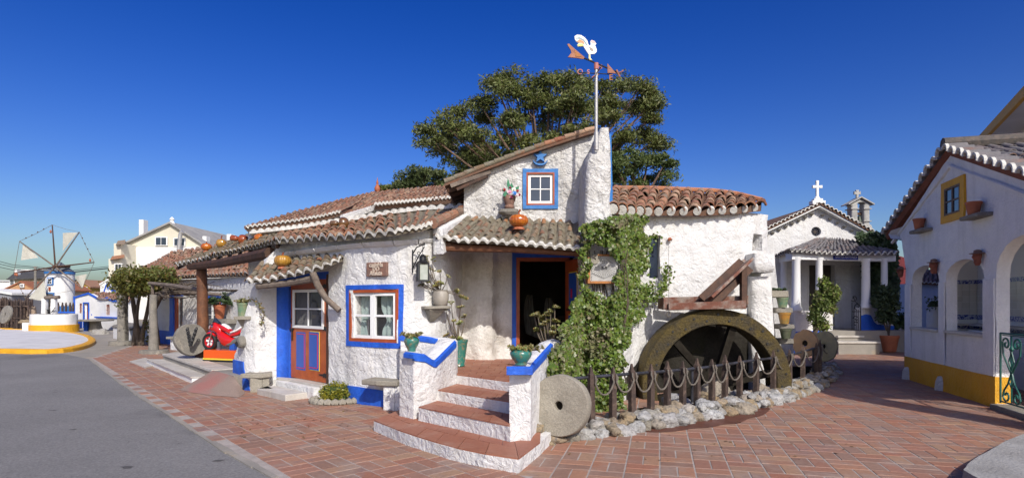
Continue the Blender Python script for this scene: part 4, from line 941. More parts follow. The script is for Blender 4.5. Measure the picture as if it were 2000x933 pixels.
# ---------------------------------------------------------------- plants helpers
def rosette(c, r, n=12, up=(0, 0, 1)):
    o = []; up = Vector(up).normalized(); x = up.orthogonal().normalized(); y = up.cross(x)
    for k in range(n):
        a = k*2.4; t = (k/n)**.6; L_ = r*(.45+.55*t); e = up*(1.1-t*.9)+(x*math.cos(a)+y*math.sin(a))*(.35+.9*t); e.normalize(); s_ = e.cross(up).normalized()*L_*.26
        b = Vector(c); m_ = b+e*L_*.62; tp = b+e*L_+up*L_*.12
        o += [b, m_+s_, tp, m_-s_]
    return o
def succulent(par, base, spec, r=.05, seed=1, mat=LEAFS, stem=.007, nros=3, kindlab=None):
    """spec: list of (dx,dy,dz) head positions; stems rise from the base and end in rosettes"""
    rn = random.Random(seed); m = MB(); L_ = []; base = Vector(base)
    for h in spec:
        h = Vector(h); e = base+h; mid_ = base+Vector((h.x*.75, h.y*.7, h.z*.35))+Vector((rn.uniform(-.03, .03), rn.uniform(-.02, .02), 0))
        pts = [base.lerp(mid_, t)*(1-t)+mid_.lerp(e, t)*t for t in (0, .25, .5, .75, 1)]; m.tube(pts, [stem*1.3, stem*1.2, stem, stem, stem*.8], 5)
        for k in range(nros):
            off = Vector((rn.uniform(-1, 1), rn.uniform(-1, 1), rn.uniform(-.6, .8)))*r*.75*(k > 0); L_ += rosette(e+off, r*rn.uniform(.75, 1.15), 12, h.normalized()+Vector((0, -.4, .8)))
    if m.v: m.build('stem', STEM, par, kind='stuff')
    return leafobj('leaves', np.array([tuple(q) for q in L_]), mat, par)
def lathe_thing(name, label, cat, c, prof, mat, n=24, group=None, inner=True, partname='bowl', rib=None, soil=None, rim=None):
    t = thing(name, label, cat, c, group); m = MB(); c = Vector(c); m.lathe(prof, n, c, rib=rib); m.build(partname, mat, t, smooth=True)
    if soil: MB().lathe([(soil[0], soil[1]-.02), (soil[0], soil[1])], 16, c).build('soil', M('potting_soil', (.07, .045, .03), None) if 'potting_soil' not in bpy.data.materials else bpy.data.materials['potting_soil'], t)
    return t
URN = lambda R_, H: [(R_*.50, 0), (R_*.55, H*.03), (R_*.52, H*.10), (R_*.62, H*.22), (R_*.86, H*.45), (R_*1.0, H*.68), (R_*.97, H*.82), (R_*.84, H*.91), (R_*.80, H*.94), (R_*.90, H), (R_*.84, H), (R_*.74, H*.93), (R_*.6, H*.9)]
POTP = lambda R_, H, tp=.68: [(R_*tp, 0), (R_*.93, H*.82), (R_*1.0, H*.83), (R_*1.02, H*.99), (R_*.92, H), (R_*.86, H*.9), (R_*.8, H*.88)]
# glazed urn on the left parapet, on the right post; tall green pot on the landing
c = Vector((-1.36, 7.98, 1.035)); t = lathe_thing('glazed_urn', 'green glazed urn of low succulents on the parapet near the window', 'urn', c, URN(.105, .20), GLAZE, group='green glazed urns on the parapets')
succulent(t, c+Vector((0, 0, .19)), [(x*.05, y*.04, .015+.01*abs(x)) for x in (-2.2, -1, 0, 1, 2) for y in (-1.4, 0, 1.4)], .04, 3, LEAFS, nros=3)
c = Vector((.10, 6.6, 1.0)); t = lathe_thing('glazed_urn', 'green glazed urn on the square gatepost before the dark doorway', 'urn', c, URN(.125, .175), GLAZE, group='green glazed urns on the parapets')
succulent(t, c+Vector((0, 0, .165)), [(x*.045, y*.04, .02) for x in (-2.2, -1, 0, 1, 2) for y in (-1.4, 0, 1.4)]+[(.19, 0, .035), (.23, 0, .02), (.17, 0, -.0)], .04, 5, LEAFS, nros=3)
c = Vector((-.90, 9.9, .625)); t = lathe_thing('glazed_pot', 'tall tapering green glazed pot standing on the tiled landing', 'flower pot', c, [(.10, 0), (.115, .02), (.105, .04), (.155, .40), (.165, .42), (.165, .45), (.145, .45), (.14, .42)], GLAZE, soil=(.142, .43))
succulent(t, c+Vector((0, 0, .42)), [(-.20, -.1, .52), (-.12, 0, .62), (.04, -.1, .56), (.10, 0, .40), (-.08, -.1, .34), (.0, -.1, .28), (-.2, 0, .1), (-.1, -.05, .06), (.02, -.05, .05)], .065, 6, LEAFS, nros=3, stem=.009)
c = Vector((.62, 9.2, .64)); t = lathe_thing('terracotta_pot', 'clay pot of tall branching succulent half hidden behind the parapet', 'flower pot', c, POTP(.14, .26), TERRA)
succulent(t, c+Vector((0, 0, .25)), [(-.27, 0, .62), (-.22, -.1, .60), (-.1, -.05, .60), (-.02, -.05, .65), (-.05, 0, .50), (-.12, -.1, .46), (-.24, 0, .38), (.02, 0, .40), (-.1, 0, .34), (.05, 0, .72), (.06, 0, .52), (-.0, -.1, .3), (-.14, 0, .52)], .065, 8, LEAFS, nros=4, stem=.009)
# shelf, cracked pot, lamp
sh_ = thing('stone_shelf', 'thin stone shelf on a corbel below the lantern', 'shelf', CAS.at(s(843), 1.5))
stone_slab(sh_, CAS, 823, 864, 597, 603, .26, STONEW)
a_, z_ = CAS.sz(843, 604); m = MB(); m.hexa([CAS.at(a_-.04, z_-.2, .02), CAS.at(a_+.04, z_-.2, .02), CAS.at(a_+.05, z_-.2, -.03), CAS.at(a_-.05, z_-.2, -.03), CAS.at(a_-.13, z_, .2), CAS.at(a_+.12, z_, .2), CAS.at(a_+.13, z_, -.03), CAS.at(a_-.13, z_, -.03)]); m.build('corbel', STONEW, sh_, bevel=.015)
c = CAS.at(s(850), CAS.sz(850, 597)[1]+.004, .13); t = lathe_thing('ceramic_pot', 'cracked grey ceramic pot of sprawling succulent on the stone shelf', 'flower pot', c, [(.09, 0), (.115, .03), (.135, .13), (.13, .2), (.11, .235), (.12, .255), (.105, .255), (.09, .22)], POTG)
succulent(t, c+Vector((0, 0, .23)), [(-.28, -.1, .35), (-.20, -.12, .55), (-.22, -.1, .47), (-.12, -.12, .5), (-.12, -.1, .34), (-.30, -.1, .10), (-.33, -.1, .20), (-.2, -.12, .15), (0, -.1, .32), (.12, -.1, .24), (-.03, -.1, .1), (.03, -.1, .12), (-.08, -.1, .08), (.26, -.1, .0), (.33, -.1, -.08), (.40, -.1, -.12)], .055, 11, LEAFS, nros=3)
LA = thing('wall_lantern', 'black iron lantern with frosted glass hanging from a scrolled bracket', 'lantern', CAS.at(s(812), 2.2))
ls, lz = CAS.sz(806, 500); o_ = .28; cx0 = CAS.at(s(817), 0, o_)
m = MB(); zt = CAS.sz(812, 482)[1]; zb = CAS.sz(812, 518)[1]; aa = s(806)
m.tube([CAS.at(aa, zb-.12, .02), CAS.at(aa, zt-.05, .02)], .011, 6); m.tube([CAS.at(aa, zt-.12, .02), CAS.at(aa+.05, zt-.02, .16), CAS.at(s(820), zt+.02, o_)], .010, 6); m.tube([CAS.at(aa, zb-.05, .02), CAS.at(aa+.06, zb+.1, .12), CAS.at(s(820), zt-.02, o_)], .009, 6)
for k in range(3): c_ = CAS.at(aa+.03+.02*k, zb+.02+.08*k, .07+.06*k); m.tube([c_+Vector((.022*math.cos(t_), 0, .022*math.sin(t_))) for t_ in np.linspace(0, 6.2, 9)], .006, 5)
m.tube([CAS.at(s(820), zt, o_), CAS.at(s(820), zt+.05, o_)], .012, 5)
lx = CAS.at(s(818), 0, o_); z_t = EYE+(590-512)/F*lx.y; z_b = EYE+(590-547)/F*lx.y
m.tube([(lx.x, lx.y, z_t+.13), (lx.x, lx.y, zt)], .005, 5); m.tube([Vector((lx.x+.035*math.cos(t_), lx.y, z_t+.09+.035*math.sin(t_))) for t_ in np.linspace(0, 6.28, 13)], .006, 5); m.build('bracket', IRON, LA)
def rz(c, a): return Matrix.Translation(c) @ Matrix.Rotation(a, 4, 'Z')
Ml = rz((lx.x, lx.y, 0), R(22)); m = MB(); hw = .074
for sx in (-1, 1):
    for sy in (-1, 1): m.box((sx*hw-.011, sy*hw-.011, z_b), (sx*hw+.011, sy*hw+.011, z_t-.02), M4=Ml)
m.box((-hw-.012, -hw-.012, z_b-.02), (hw+.012, hw+.012, z_b+.004), M4=Ml); m.box((-hw-.014, -hw-.014, z_t-.03), (hw+.014, hw+.014, z_t-.01), M4=Ml)
m.lathe([(.11, 0), (.055, .045), (.05, .10), (.062, .105), (.02, .13)], 12, (lx.x, lx.y, z_t-.015)); m.build('cage', IRON, LA)
MB().box((-hw+.004, -hw+.004, z_b+.006), (hw-.004, hw-.004, z_t-.03), M4=Ml).build('glass', M('frosted_glass', (.45, .47, .43), (.32, .36, .3), 6, .25, fine=.1), LA)
# stone benches by the wall
def slabbench(label, u0, u1, v_top, d0, d1, block, zb=0, group='stone benches against the cottage'):
    a, b = s(u0), s(u1); zt = CAS.sz((u0+u1)/2, v_top)[1]; t = thing('stone_bench', label, 'bench', CAS.at((a+b)/2, 0, .3), group)
    m = MB(); rows = []
    ol = [(a, -.02), (a+.02, d1*.96), ((a+b)/2, d1), (b-.04, d1*.95), (b, -.02)]
    for z, k in ((zt-.085, .97), (zt-.07, 1), (zt-.012, 1), (zt, .97)): rows.append([CAS.at((a+b)/2+(x-(a+b)/2)*k, z+wob((x*3, y, 0), .012), y*k+wob((x*3, z, 2), .01)) for x, y in ol])
    m.grid(rows, closed=True); m.f += [(4, 3, 2, 1, 0), tuple(15+j for j in range(5))]; m.m += [0, 0]; m.build('seat', STONEW, t, bevel=.008)
    m = MB(); m.sbox(CAS, s(block[0]), s(block[1]), -.01, zt-.086, -.02, d1*.8, n=2); m.build('support', block[2], t, bevel=.02)
    return t
slabbench('low stone bench beside the blue plinth, right of the golden shrub', 731, 795, 738, 0, .34, (766, 800, WHITE))
slabbench('small stone bench on the cottage corner between blue plinth and door step', 489, 532, 726, 0, .27, (498, 522, STONEW))
# golden shrub with a stone kerb
c = G(655, 786); t = thing('golden_shrub', 'small golden green shrub in a rough stone ring below the cottage wall', 'shrub', c)
pts = []; rn = np.random.RandomState(3)
for k in range(46):
    a, b = rn.uniform(0, 6.28), rn.uniform(0, 1); p_ = np.array([math.cos(a)*math.sqrt(1-b*b)*.22, math.sin(a)*math.sqrt(1-b*b)*.17, .09+b*.21]); pts.append(p_+rn.normal(size=(80, 3))*.032)
pts = np.concatenate(pts)+np.array(c); leafobj('leaves', leafcloud(pts, .022, 1.5), LEAFB, t)
solid([(0.0, c.x, c.y, .17, .12, 0), (.28, c.x, c.y, .2, .14, 0)], amp=.04, ex=2).build('branches', LEAFK, t)
m = MB(); R0 = .37; kp = [Vector((c.x+R0*math.cos(a)*1.05, c.y+R0*.72*math.sin(a), .03)) for a in np.linspace(R(150), R(395), 15)]; 
for a, b in zip(kp, kp[1:]):
    m = MB(); m.tube([a.lerp(b, .04)+Vector((0, 0, random.uniform(-.01, .01))), a.lerp(b, .5)+Vector((0, 0, .02)), a.lerp(b, .97)], [.05, .065, .05], 7); m.build('kerb_stone', STONEW, t, smooth=True)
# corner stone with iron ring
t = thing('mooring_stone', 'round stone with an iron ring set in the cottage corner', 'stone ring', CAS.at(s(475), 1)); ss, z = CAS.sz(476, 667); m = MB(); rows = []
m.lathe([(.115, -.04), (.12, .05), (.10, .075), (.03, .08)], 18, (0, 0, 0)); Mx = wall_matrix(CAS, ss, z, .03); m.v = [tuple(Mx @ Vector(q)) for q in m.v]; m.build('stone', STONE, t, smooth=True)
m = MB(); ironring(m, CAS, ss-.01, z-.04, .13, .045); m.build('ring', IRON, t)
# shelves with pots at the cottage end
t = thing('stone_bracket', 'grey stone bracket on the shaded house wall under the aloe', 'shelf', LB.at(l(445), 1.2)); stone_slab(t, LB, 428, 462, 622, 631, .5, STONE)
c = LB.at(l(446), LB.sz(446, 622)[1]+.005, .28); t = lathe_thing('terracotta_pot', 'red terracotta pot with dark aloe on the shaded stone bracket', 'flower pot', c, POTP(.20, .47, .62), TERRA)
succulent(t, c+Vector((0, 0, .46)), [(x*.13, y*.1, .12-.02*abs(x)) for x in (-3, -2, -1, 0, 1, 2, 3) for y in (-1, 1)]+[(-.42, -.1, -.1), (-.3, 0, .2), (.1, 0, .25), (.3, 0, .18)], .17, 4, LEAFK, nros=2)
t = thing('stone_bracket', 'pale stone shelf on a corbel at the cottage corner', 'shelf', P(473, 620, 11.6)); m = MB()
m.hexa([P(457, 624, 11.3), P(490, 624, 11.3), P(492, 624, 11.8), P(459, 624, 11.9), P(456, 617, 11.3), P(490, 617, 11.3), P(492, 617, 11.8), P(459, 617, 11.9)]); m.build('slab', STONEW, t, bevel=.012)
m = MB(); m.hexa([P(476, 645, 11.5), P(484, 645, 11.5), P(486, 640, 11.8), P(476, 640, 11.8), P(463, 624, 11.4), P(488, 624, 11.4), P(490, 624, 11.8), P(465, 624, 11.8)]); m.build('corbel', STONEW, t, bevel=.01)
c = P(475, 617, 11.5); t = lathe_thing('glazed_pot', 'mottled yellow green pot trailing a string of succulents at the corner', 'flower pot', c, POTP(.115, .26, .8), GLAZE2)
tr_ = [P(481, 588, 11.4), P(492, 584, 11.3), P(503, 590, 11.15), P(511, 602, 11.1), P(516, 616, 11.05), P(512, 630, 11.05), P(508, 634, 11.05)]
m = MB(); m.tube(tr_, .008, 5); m.build('stem', STEM, t); pts = []
for i in range(120): q_ = bez(tr_, random.random()); pts.append(tuple(q_+Vector([random.gauss(0, .018) for _ in range(3)])))
for i in range(260): pts.append(tuple(c+Vector((random.gauss(0, .06), random.gauss(0, .05), .27+abs(random.gauss(0, .03))))))
leafobj('leaves', leafcloud(pts, .03, 1.6), LEAFS, t)
# ---------------------------------------------------------------- gourds on the roofs
def ribs(n, d): return lambda a: 1-d*abs(math.cos(n*a/2))**3
def pumpkin(label, c, r, h, mat, stem=.07, rot=0, tile=True, nr=9):
    t = thing('glazed_pumpkin', label, 'ceramic pumpkin', c, 'glazed ceramic gourds on the roofs'); c = Vector(c); pr = []
    for k in range(17):
        a = -math.pi/2+math.pi*k/16; pr.append((max(.004, r*math.cos(a)**.85), h/2+h/2*math.sin(a)-(.10*h*math.exp(-((k-16)/2.2)**2))))
    MB().lathe(pr, 54, c+Vector((0, 0, .02)), rib=ribs(nr*2, .07)).build('body', mat, t, smooth=True)
    if stem: m = MB(); m.tube([c+Vector((0, 0, h*.95)), c+Vector((.005, 0, h+stem*.5)), c+Vector((stem*.3, -.01, h+stem))], [.022, .014, .018], 7); m.build('stalk', PUMPR, t, smooth=True)
    if tile: m = MB(); m.lathe([(r*.62, -.02), (r*.55, .02)], 8, c); m.build('tile_pad', TERRA, t)
    return t
pumpkin('largest orange glazed pumpkin, on the awning under the star window', P(1013, 446, 9.85), .165, .225, PUMP, .09)
pumpkin('yellow glazed pumpkin with a red stalk on the small door awning', P(552, 523, 10.9), .155, .23, PUMPY, .05)
pumpkin('small orange pumpkin at the outer end of the porch roof', P(403, 491, 15.6), .135, .21, PUMP, .04)
pumpkin('upright yellow orange pumpkin second from the porch roof end', P(432, 485, 14.9), .125, .23, PUMPY, .09)
def gourd(label, c, L_, r, mat, az, elv=0, neck=.42):
    t = thing('glazed_gourd', label, 'ceramic gourd', c, 'glazed ceramic gourds on the roofs'); pr = []
    for k in range(21):
        x = k/20; rr = r*math.sqrt(max(0, 1-((x-.32)/.34)**2)) if x < .5 else 0; nk = r*neck*(1 if x < .92 else math.sqrt(max(0, 1-((x-.92)/.09)**2)))
        w = 1/(1+math.exp((x-.56)*22)); pr.append((max(.004, rr*w+nk*(1-w)) if x > 0.0 else .004, x*L_))
    pr[0] = (.004, 0); Mx = Matrix.Rotation(az, 3, 'Z') @ Matrix.Rotation(R(90-elv), 3, 'Y')
    MB().lathe(pr, 40, Vector(c), rib=ribs(14, .05), M4=Mx).build('body', mat, t, smooth=True)
gourd('red brown glazed gourd lying third on the porch roof', P(485, 469, 13.6), .42, .115, PUMPR, R(180), 8, .6)
gourd('amber glazed bottle gourd lying fourth on the porch roof', P(496, 464, 12.9), .37, .085, PUMP, R(0), 3, .6)
gourd('dark brown bottle gourd lying on the cottage tiles under the white wedge', P(682, 436, 11.6), .38, .125, PUMPD, R(180), 0, .45)
# ---------------------------------------------------------------- porch millstone with chain, bench block
def millstone(label, c, r, th, nrm, hole, mat, cat='millstone', group=None, squash=1, chips=.012, name='millstone'):
    t = thing(name, label, cat, c, group); nrm = Vector(nrm).normalized(); q_ = nrm.to_track_quat('Z', 'Y').to_matrix().to_3x3(); m = MB(); n = 40; rows = []
    for rr, z in ((hole, -th/2), (r*.6, -th/2), (r*.97, -th/2), (r, -th/2+.02), (r, th/2-.02), (r*.97, th/2), (r*.6, th/2), (hole*1.3, th/2), (hole, th/2-.01), (hole, -th/2)):
        row = []
        for j in range(n):
            a = 2*math.pi*j/n; x, y = rr*math.cos(a), rr*math.sin(a)*squash; w = 1+wob((math.cos(a)*1.7, math.sin(a)*1.7, c[0]), chips/r) if rr > r*.8 else 1
            row.append(Vector(c)+q_ @ Vector((x*w, y*w, z+wob((x*3, y*3, z), chips*.4))))
        rows.append(row)
    m.grid(rows, closed=True); m.build('stone', mat, t, smooth=True)
    if hole > .02: MB().tube([Vector(c)-nrm*th*.5, Vector(c)-nrm*th*.1], hole*1.02, 16).build('socket', DARK, t)
    return t
c = P(373, 663, 14.75); t = millstone('tilted grey stone disc with a rusty chain leaning on the timber post', c, .40, .14, (.95, -.75, .20), .001, STONE, squash=1)
m = MB()
for k in range(9):
    for side in (0, 1):
        b = P(376-6*side*(1-k/9)+8*(1-side)*(1-k/9)*1.4-4, 642+k*3.7, 14.45); m.tube([b+Vector((.03*math.cos(x), 0 if k % 2 else .02*math.sin(x), .035*math.sin(x))) for x in np.linspace(0, 6.28, 9)], .014, 5)
m.build('chain', IRON, t, kind='stuff')
t = thing('white_bench', 'short white masonry bench behind the tilted stone disc', 'bench', LB.at(l(345), .3)); m = MB(); m.hexa([P(336, 692, 17.5)]*1 and [(-10.1, 17.4, .29), (-9.3, 16.9, .29), (-9.1, 17.5, .29), (-9.9, 18.0, .29), (-10.1, 17.4, .62), (-9.3, 16.9, .62), (-9.1, 17.5, .62), (-9.9, 18.0, .62)]); m.build('base', WHITE, t, bevel=.02)
m = MB(); m.hexa([(-10.2, 17.35, .622), (-9.2, 16.8, .622), (-9.0, 17.55, .622), (-9.95, 18.1, .622), (-10.2, 17.35, .69), (-9.2, 16.8, .69), (-9.0, 17.55, .69), (-9.95, 18.1, .69)]); m.build('seat', STONEW, t, bevel=.01)
# ---------------------------------------------------------------- coin operated motorbike ride
MC = thing('motorbike_ride', 'red toy racing motorbike ride with white seat on an orange base', 'kiddie ride', (-6.9, 14.4, .3))
def B(x, y, z): return Vector((-7.32+x*.96+y*.28, 14.35-x*.30+y*.95, .3+z))      # x along the bike, y across, z up
def bbox(a, b, m=None):
    m = m or MB(); return m.hexa([B(a[0], a[1], a[2]), B(b[0], a[1], a[2]), B(b[0], b[1], a[2]), B(a[0], b[1], a[2]), B(a[0], a[1], b[2]), B(b[0], a[1], b[2]), B(b[0], b[1], b[2]), B(a[0], b[1], b[2])])
bbox((-.02, -.24, .07), (1.0, .24, .26)).build('base', ORG_, MC, bevel=.01); bbox((-.03, -.25, .0), (1.01, .25, .03)).build('skirt', BLACKP, MC); bbox((-.028, -.248, .032), (1.008, .248, .068)).build('yellow_band', YLINE, MC)
def loft(secs, name, mat, n=16, par=MC):
    m = MB(); rows = []
    for x, zc, hw_, hz in secs: rows.append([B(x, hw_*math.copysign(abs(math.cos(t_))**.8, math.cos(t_)), zc+hz*math.copysign(abs(math.sin(t_))**.8, math.sin(t_))) for t_ in [2*math.pi*j/n for j in range(n)]])
    m.grid(rows, closed=True); m.f += [tuple(range(n))[::-1], tuple((len(rows)-1)*n+j for j in range(n))]; m.m += [0, 0]; return m.build(name, mat, par, smooth=True)
loft([(-.04, .76, .03, .04), (.0, .78, .075, .075), (.08, .80, .10, .11), (.17, .79, .11, .13), (.26, .72, .10, .13), (.34, .66, .08, .08)], 'fairing', RED)
loft([(.20, .66, .05, .05), (.26, .60, .10, .13), (.38, .52, .115, .17), (.52, .47, .115, .14), (.66, .47, .10, .08), (.74, .50, .05, .04)], 'side_panel', RED)
loft([(.06, .90, .05, .01), (.12, .96, .07, .06), (.24, .90, .05, .02)], 'windscreen', GLASS)
loft([(.28, .78, .05, .03), (.34, .80, .09, .07), (.46, .76, .10, .08), (.58, .69, .08, .05)], 'tank', RED)
loft([(.31, .83, .04, .02), (.37, .86, .075, .03), (.48, .81, .08, .03), (.55, .76, .05, .02)], 'tank_panel', WPAINT)
loft([(.58, .66, .05, .02), (.64, .68, .10, .03), (.78, .72, .10, .03), (.92, .80, .085, .04), (1.04, .88, .05, .03)], 'seat', WPAINT)
loft([(.58, .60, .06, .03), (.68, .62, .10, .045), (.84, .66, .095, .05), (1.0, .75, .07, .05), (1.12, .82, .03, .02)], 'tail', RED)
for nm, x, y, z, r_, mt in (('headlight', -.02, -.03, .80, .045, WPAINT), ('headlight', .10, -.10, .82, .04, CHROME)): m = MB(); m.lathe([(r_, -.02), (r_, .0), (r_*.6, .012), (.002, .016)], 14, (0, 0, 0)); Mx = Matrix.Translation(B(x, y, z)) @ Vector((-.6, -.8, 0)).to_track_quat('Z', 'Y').to_matrix().to_4x4(); m.v = [tuple(Mx @ Vector(q_)) for q_ in m.v]; m.build(nm, mt, MC)
def wheel(cx, cz, r_, w):
    m = MB(); n = 32; rows = []
    for rr, y in ((r_*.62, -w*.8), (r_*.9, -w), (r_, -w*.5), (r_, w*.5), (r_*.9, w), (r_*.62, w*.8)): rows.append([B(cx+rr*math.cos(2*math.pi*j/n), y, cz+rr*math.sin(2*math.pi*j/n)) for j in range(n)])
    rows.append(rows[0]); m.grid(rows, closed=True); wh = m.build('wheel', BLACKP, MC, smooth=True)
    m = MB(); rows = [[B(cx+rr*math.cos(2*math.pi*j/n), y, cz+rr*math.sin(2*math.pi*j/n)) for j in range(n)] for rr, y in ((r_*.63, -w*.7), (r_*.5, -w*.7), (r_*.5, w*.7), (r_*.63, w*.7), (r_*.63, -w*.7))]; m.grid(rows, closed=True); m.build('rim', RED, wh)
    m = MB()
    for k in range(5): a = 1.2566*k+.3; m.beam(B(cx, -w*.2, cz), B(cx+r_*.52*math.cos(a), -w*.2, cz+r_*.52*math.sin(a)), w*.5, r_*.2)
    m.build('spoke', WPAINT, wh, kind='stuff')
wheel(-.04, .44, .215, .06)
m = MB(); m.tube([B(-.0, -.07, .42), B(.07, -.07, .72)], .018, 6); m.tube([B(-.0, .07, .42), B(.07, .07, .72)], .018, 6); m.build('fork', CHROME, MC)
loft([(-.16, .60, .03, .015), (-.08, .65, .06, .03), (.02, .66, .065, .035), (.12, .60, .05, .03)], 'mudguard', RED)
loft([(.42, .40, .03, .03), (.5, .40, .10, .07), (.62, .42, .10, .08), (.85, .52, .08, .07), (1.0, .58, .05, .04)], 'engine_cover', GREYP)
bbox((.60, -.08, .26), (.74, .08, .42)).build('motor_box', BLUED, MC, bevel=.01); bbox((.2, -.04, .26), (.28, .04, .45)).build('mount', CHROME, MC)
m = MB(); m.tube([B(.10, -.20, .86), B(.16, 0, .88), B(.10, .20, .86)], .014, 6); m.build('handlebar', BLACKP, MC)
# ---------------------------------------------------------------- pergola and vine
PG = thing('pergola', 'stone post and rough timber pergola with worn grey poles', 'pergola', (-14, 22, 0))
solid([(.0, -15.6, 23.6, .17, .17, 0), (1.2, -15.6, 23.6, .16, .16, 0), (2.05, -15.6, 23.6, .15, .15, 0)], amp=.02, ex=4).build('post', STONE, PG)
solid([(-.01, -15.6, 23.5, .42, .35, 0), (.16, -15.6, 23.5, .40, .33, 0)], amp=.05, ex=3).build('footing', STONE, PG)
c = G(300, 690); m = MB(); m.tube([(c.x, c.y, 0), (c.x, c.y, .8), (c.x-.02, c.y, 1.5), (c.x, c.y, 1.95)], [.165, .13, .12, .115], 10); m.build('post', STONE, PG, smooth=True)
solid([(-.01, c.x, c.y, .42, .34, 0), (.12, c.x, c.y, .40, .32, 0)], amp=.05, ex=3).build('footing', STONE, PG)
for a, b, r_ in ((P(262, 571, 23.4), P(325, 577, 19.6), .09), (P(292, 553, 20), P(388, 566, 17), .06), (P(250, 566, 24.5), P(345, 568, 24), .08), (P(320, 571, 19.7), P(430, 575, 19), .055)): m = MB(); m.tube([a, a.lerp(b, .5)+Vector((0, 0, .03)), b], r_, 7); m.build('beam', WOODG, PG)
m = MB(); m.tube([P(298, 553, 19.9), P(298, 578, 19.9)], .05, 6); m.build('upright', WOODG, PG)
VN = thing('grape_vine', 'leafy vine with twisted trunk spreading a dense canopy over the pergola', 'vine', G(283, 682)); rn = random.Random(5)
for k in range(6):
    a = Vector((-14.5+.15*k-.35, 23.0+.05*k, 0)); m = MB(); pts = [a+Vector((math.sin(t_*3+k*1.7)*.12, math.cos(t_*2.3+k)*.1, t_*2.15)) for t_ in np.linspace(0, 1, 9)]; m.tube(pts, [.10-.05*t_ for t_ in np.linspace(0, 1, 9)], 7); m.build('trunk', BARK, VN, smooth=True)
m = MB()
for k in range(42):
    a = P(rn.uniform(305, 345), rn.uniform(560, 575), rn.uniform(19, 22)); pts = [a]
    for j in range(6): pts.append(pts[-1]+Vector((rn.uniform(.05, .35), rn.uniform(-.35, .35), rn.uniform(-.09, .11))))
    m.tube(pts, [.035, .03, .025, .02, .015, .01, .006], 5)
m.build('bare_canes', BARK, VN, kind='stuff')
a = P(303, 590, 20.0); m = MB(); m.tube([P(300, 605, 20.1), P(312, 582, 19.9), P(322, 566, 19.8), P(345, 562, 19.7), P(380, 560, 19.4)], [.09, .085, .08, .06, .03], 7); m.build('cane', BARK, VN, smooth=True)
rn = np.random.RandomState(4); pts = []
for k in range(420):
    t_ = rn.uniform(0, 1); u = 235+95*t_; v = rn.uniform(533, 572); Y = rn.uniform(20.5, 25.0)
    if ((u-282)/56)**2+((v-548)/21)**2 > 1.0: continue
    q_ = P(u, v, Y); pts.append(np.array(q_)+rn.normal(size=(60, 3))*[.17, .2, .11])
pts = np.concatenate(pts); leafobj('canopy', leafcloud(pts, .085, 1.3), LEAFV, VN)
pts = [np.array(P(u, v, 23))+rn.normal(size=(40, 3))*[.08, .1, .1] for u, v in ((290, 640), (292, 655), (288, 660), (291, 630), (236, 580), (234, 590))]
leafobj('shoots', leafcloud(np.concatenate(pts), .07, 1.3), LEAFV, VN)
# ---------------------------------------------------------------- water wheel and sluice
WC = Vector((4.085*.0+(1392-1000)/F*10.62, 10.62, EYE+(590-752)/F*10.62)); WR = 149/F*10.62
WX = Vector((math.cos(R(5)), math.sin(R(5)), 0)); WY = Vector((-WX.y, WX.x, 0))
def wh(x, z, y): return WC+WX*x+WY*y+Vector((0, 0, z))
WET_SHADE = M('wet_shade_timber', (.016, .013, .010), (.028, .024, .018), 8, .95, .5, 20, spec=.1)  # wet wood, blackened in place of shade inside the wheel
WW = thing('water_wheel', 'large mossy concrete water wheel half sunk in its pit behind the fence', 'water wheel', WC)
m = MB(); n = 72; rows = []
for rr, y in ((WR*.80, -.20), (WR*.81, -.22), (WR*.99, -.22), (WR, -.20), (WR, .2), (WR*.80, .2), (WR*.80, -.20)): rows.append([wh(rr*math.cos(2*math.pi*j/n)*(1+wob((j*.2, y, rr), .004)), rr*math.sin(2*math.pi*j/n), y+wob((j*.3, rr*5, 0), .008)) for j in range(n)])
m.grid(rows, closed=True); rim_ = m.build('rim', MOSS_SHADE, WW, smooth=True)
for k in range(36):
    a = 2*math.pi*k/36; m = MB(); c_ = wh(WR*(.93 if k % 2 else .86)*math.cos(a), WR*(.93 if k % 2 else .86)*math.sin(a), -.222)
    if c_.z < .1: continue
    m.tube([c_+Vector((0, .02, 0)), c_+Vector((0, -.012, 0))], .02, 8); m.build('bolt', IRON, rim_)
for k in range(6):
    a = R(72)+math.pi*k/3; m = MB(); m.beam(wh(0, 0, -.05), wh(WR*.82*math.cos(a), WR*.82*math.sin(a), -.05), .12, .15, up=(0, -1, 0)); m.build('spoke', WET_SHADE, WW)
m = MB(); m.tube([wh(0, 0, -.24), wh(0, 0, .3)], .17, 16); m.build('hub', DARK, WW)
m = MB()
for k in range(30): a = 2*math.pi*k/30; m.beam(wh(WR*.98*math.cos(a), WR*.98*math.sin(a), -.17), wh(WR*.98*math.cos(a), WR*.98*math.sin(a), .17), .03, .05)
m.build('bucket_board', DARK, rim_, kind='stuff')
SL = thing('wooden_sluice', 'worn reddish wooden trough and slanting chute above the water wheel', 'sluice', P(1400, 590, 10.6))
def plank(name, pts, dy, mat, th=None):      # px quad at depth Y with thickness dy
    m = MB(); m.hexa([P(*pts[0]), P(*pts[1]), P(*pts[1])+Vector((0, dy, 0)), P(*pts[0])+Vector((0, dy, 0)), P(*pts[3]), P(*pts[2]), P(*pts[2])+Vector((0, dy, 0)), P(*pts[3])+Vector((0, dy, 0))]); return m.build(name, mat, SL, bevel=.006)
Y0 = 10.25
plank('side_board', [(1306, 605, Y0), (1457, 602, Y0), (1457, 586, Y0), (1306, 592, Y0)], .05, WOODR)
plank('side_board', [(1295, 597, Y0+.5), (1462, 594, Y0+.5), (1462, 577, Y0+.5), (1295, 580, Y0+.5)], .05, WOODR)
plank('end_board', [(1296, 603, Y0+.06), (1306, 605, Y0+.06), (1306, 590, Y0+.06), (1296, 582, Y0+.06)], .42, WOODR)
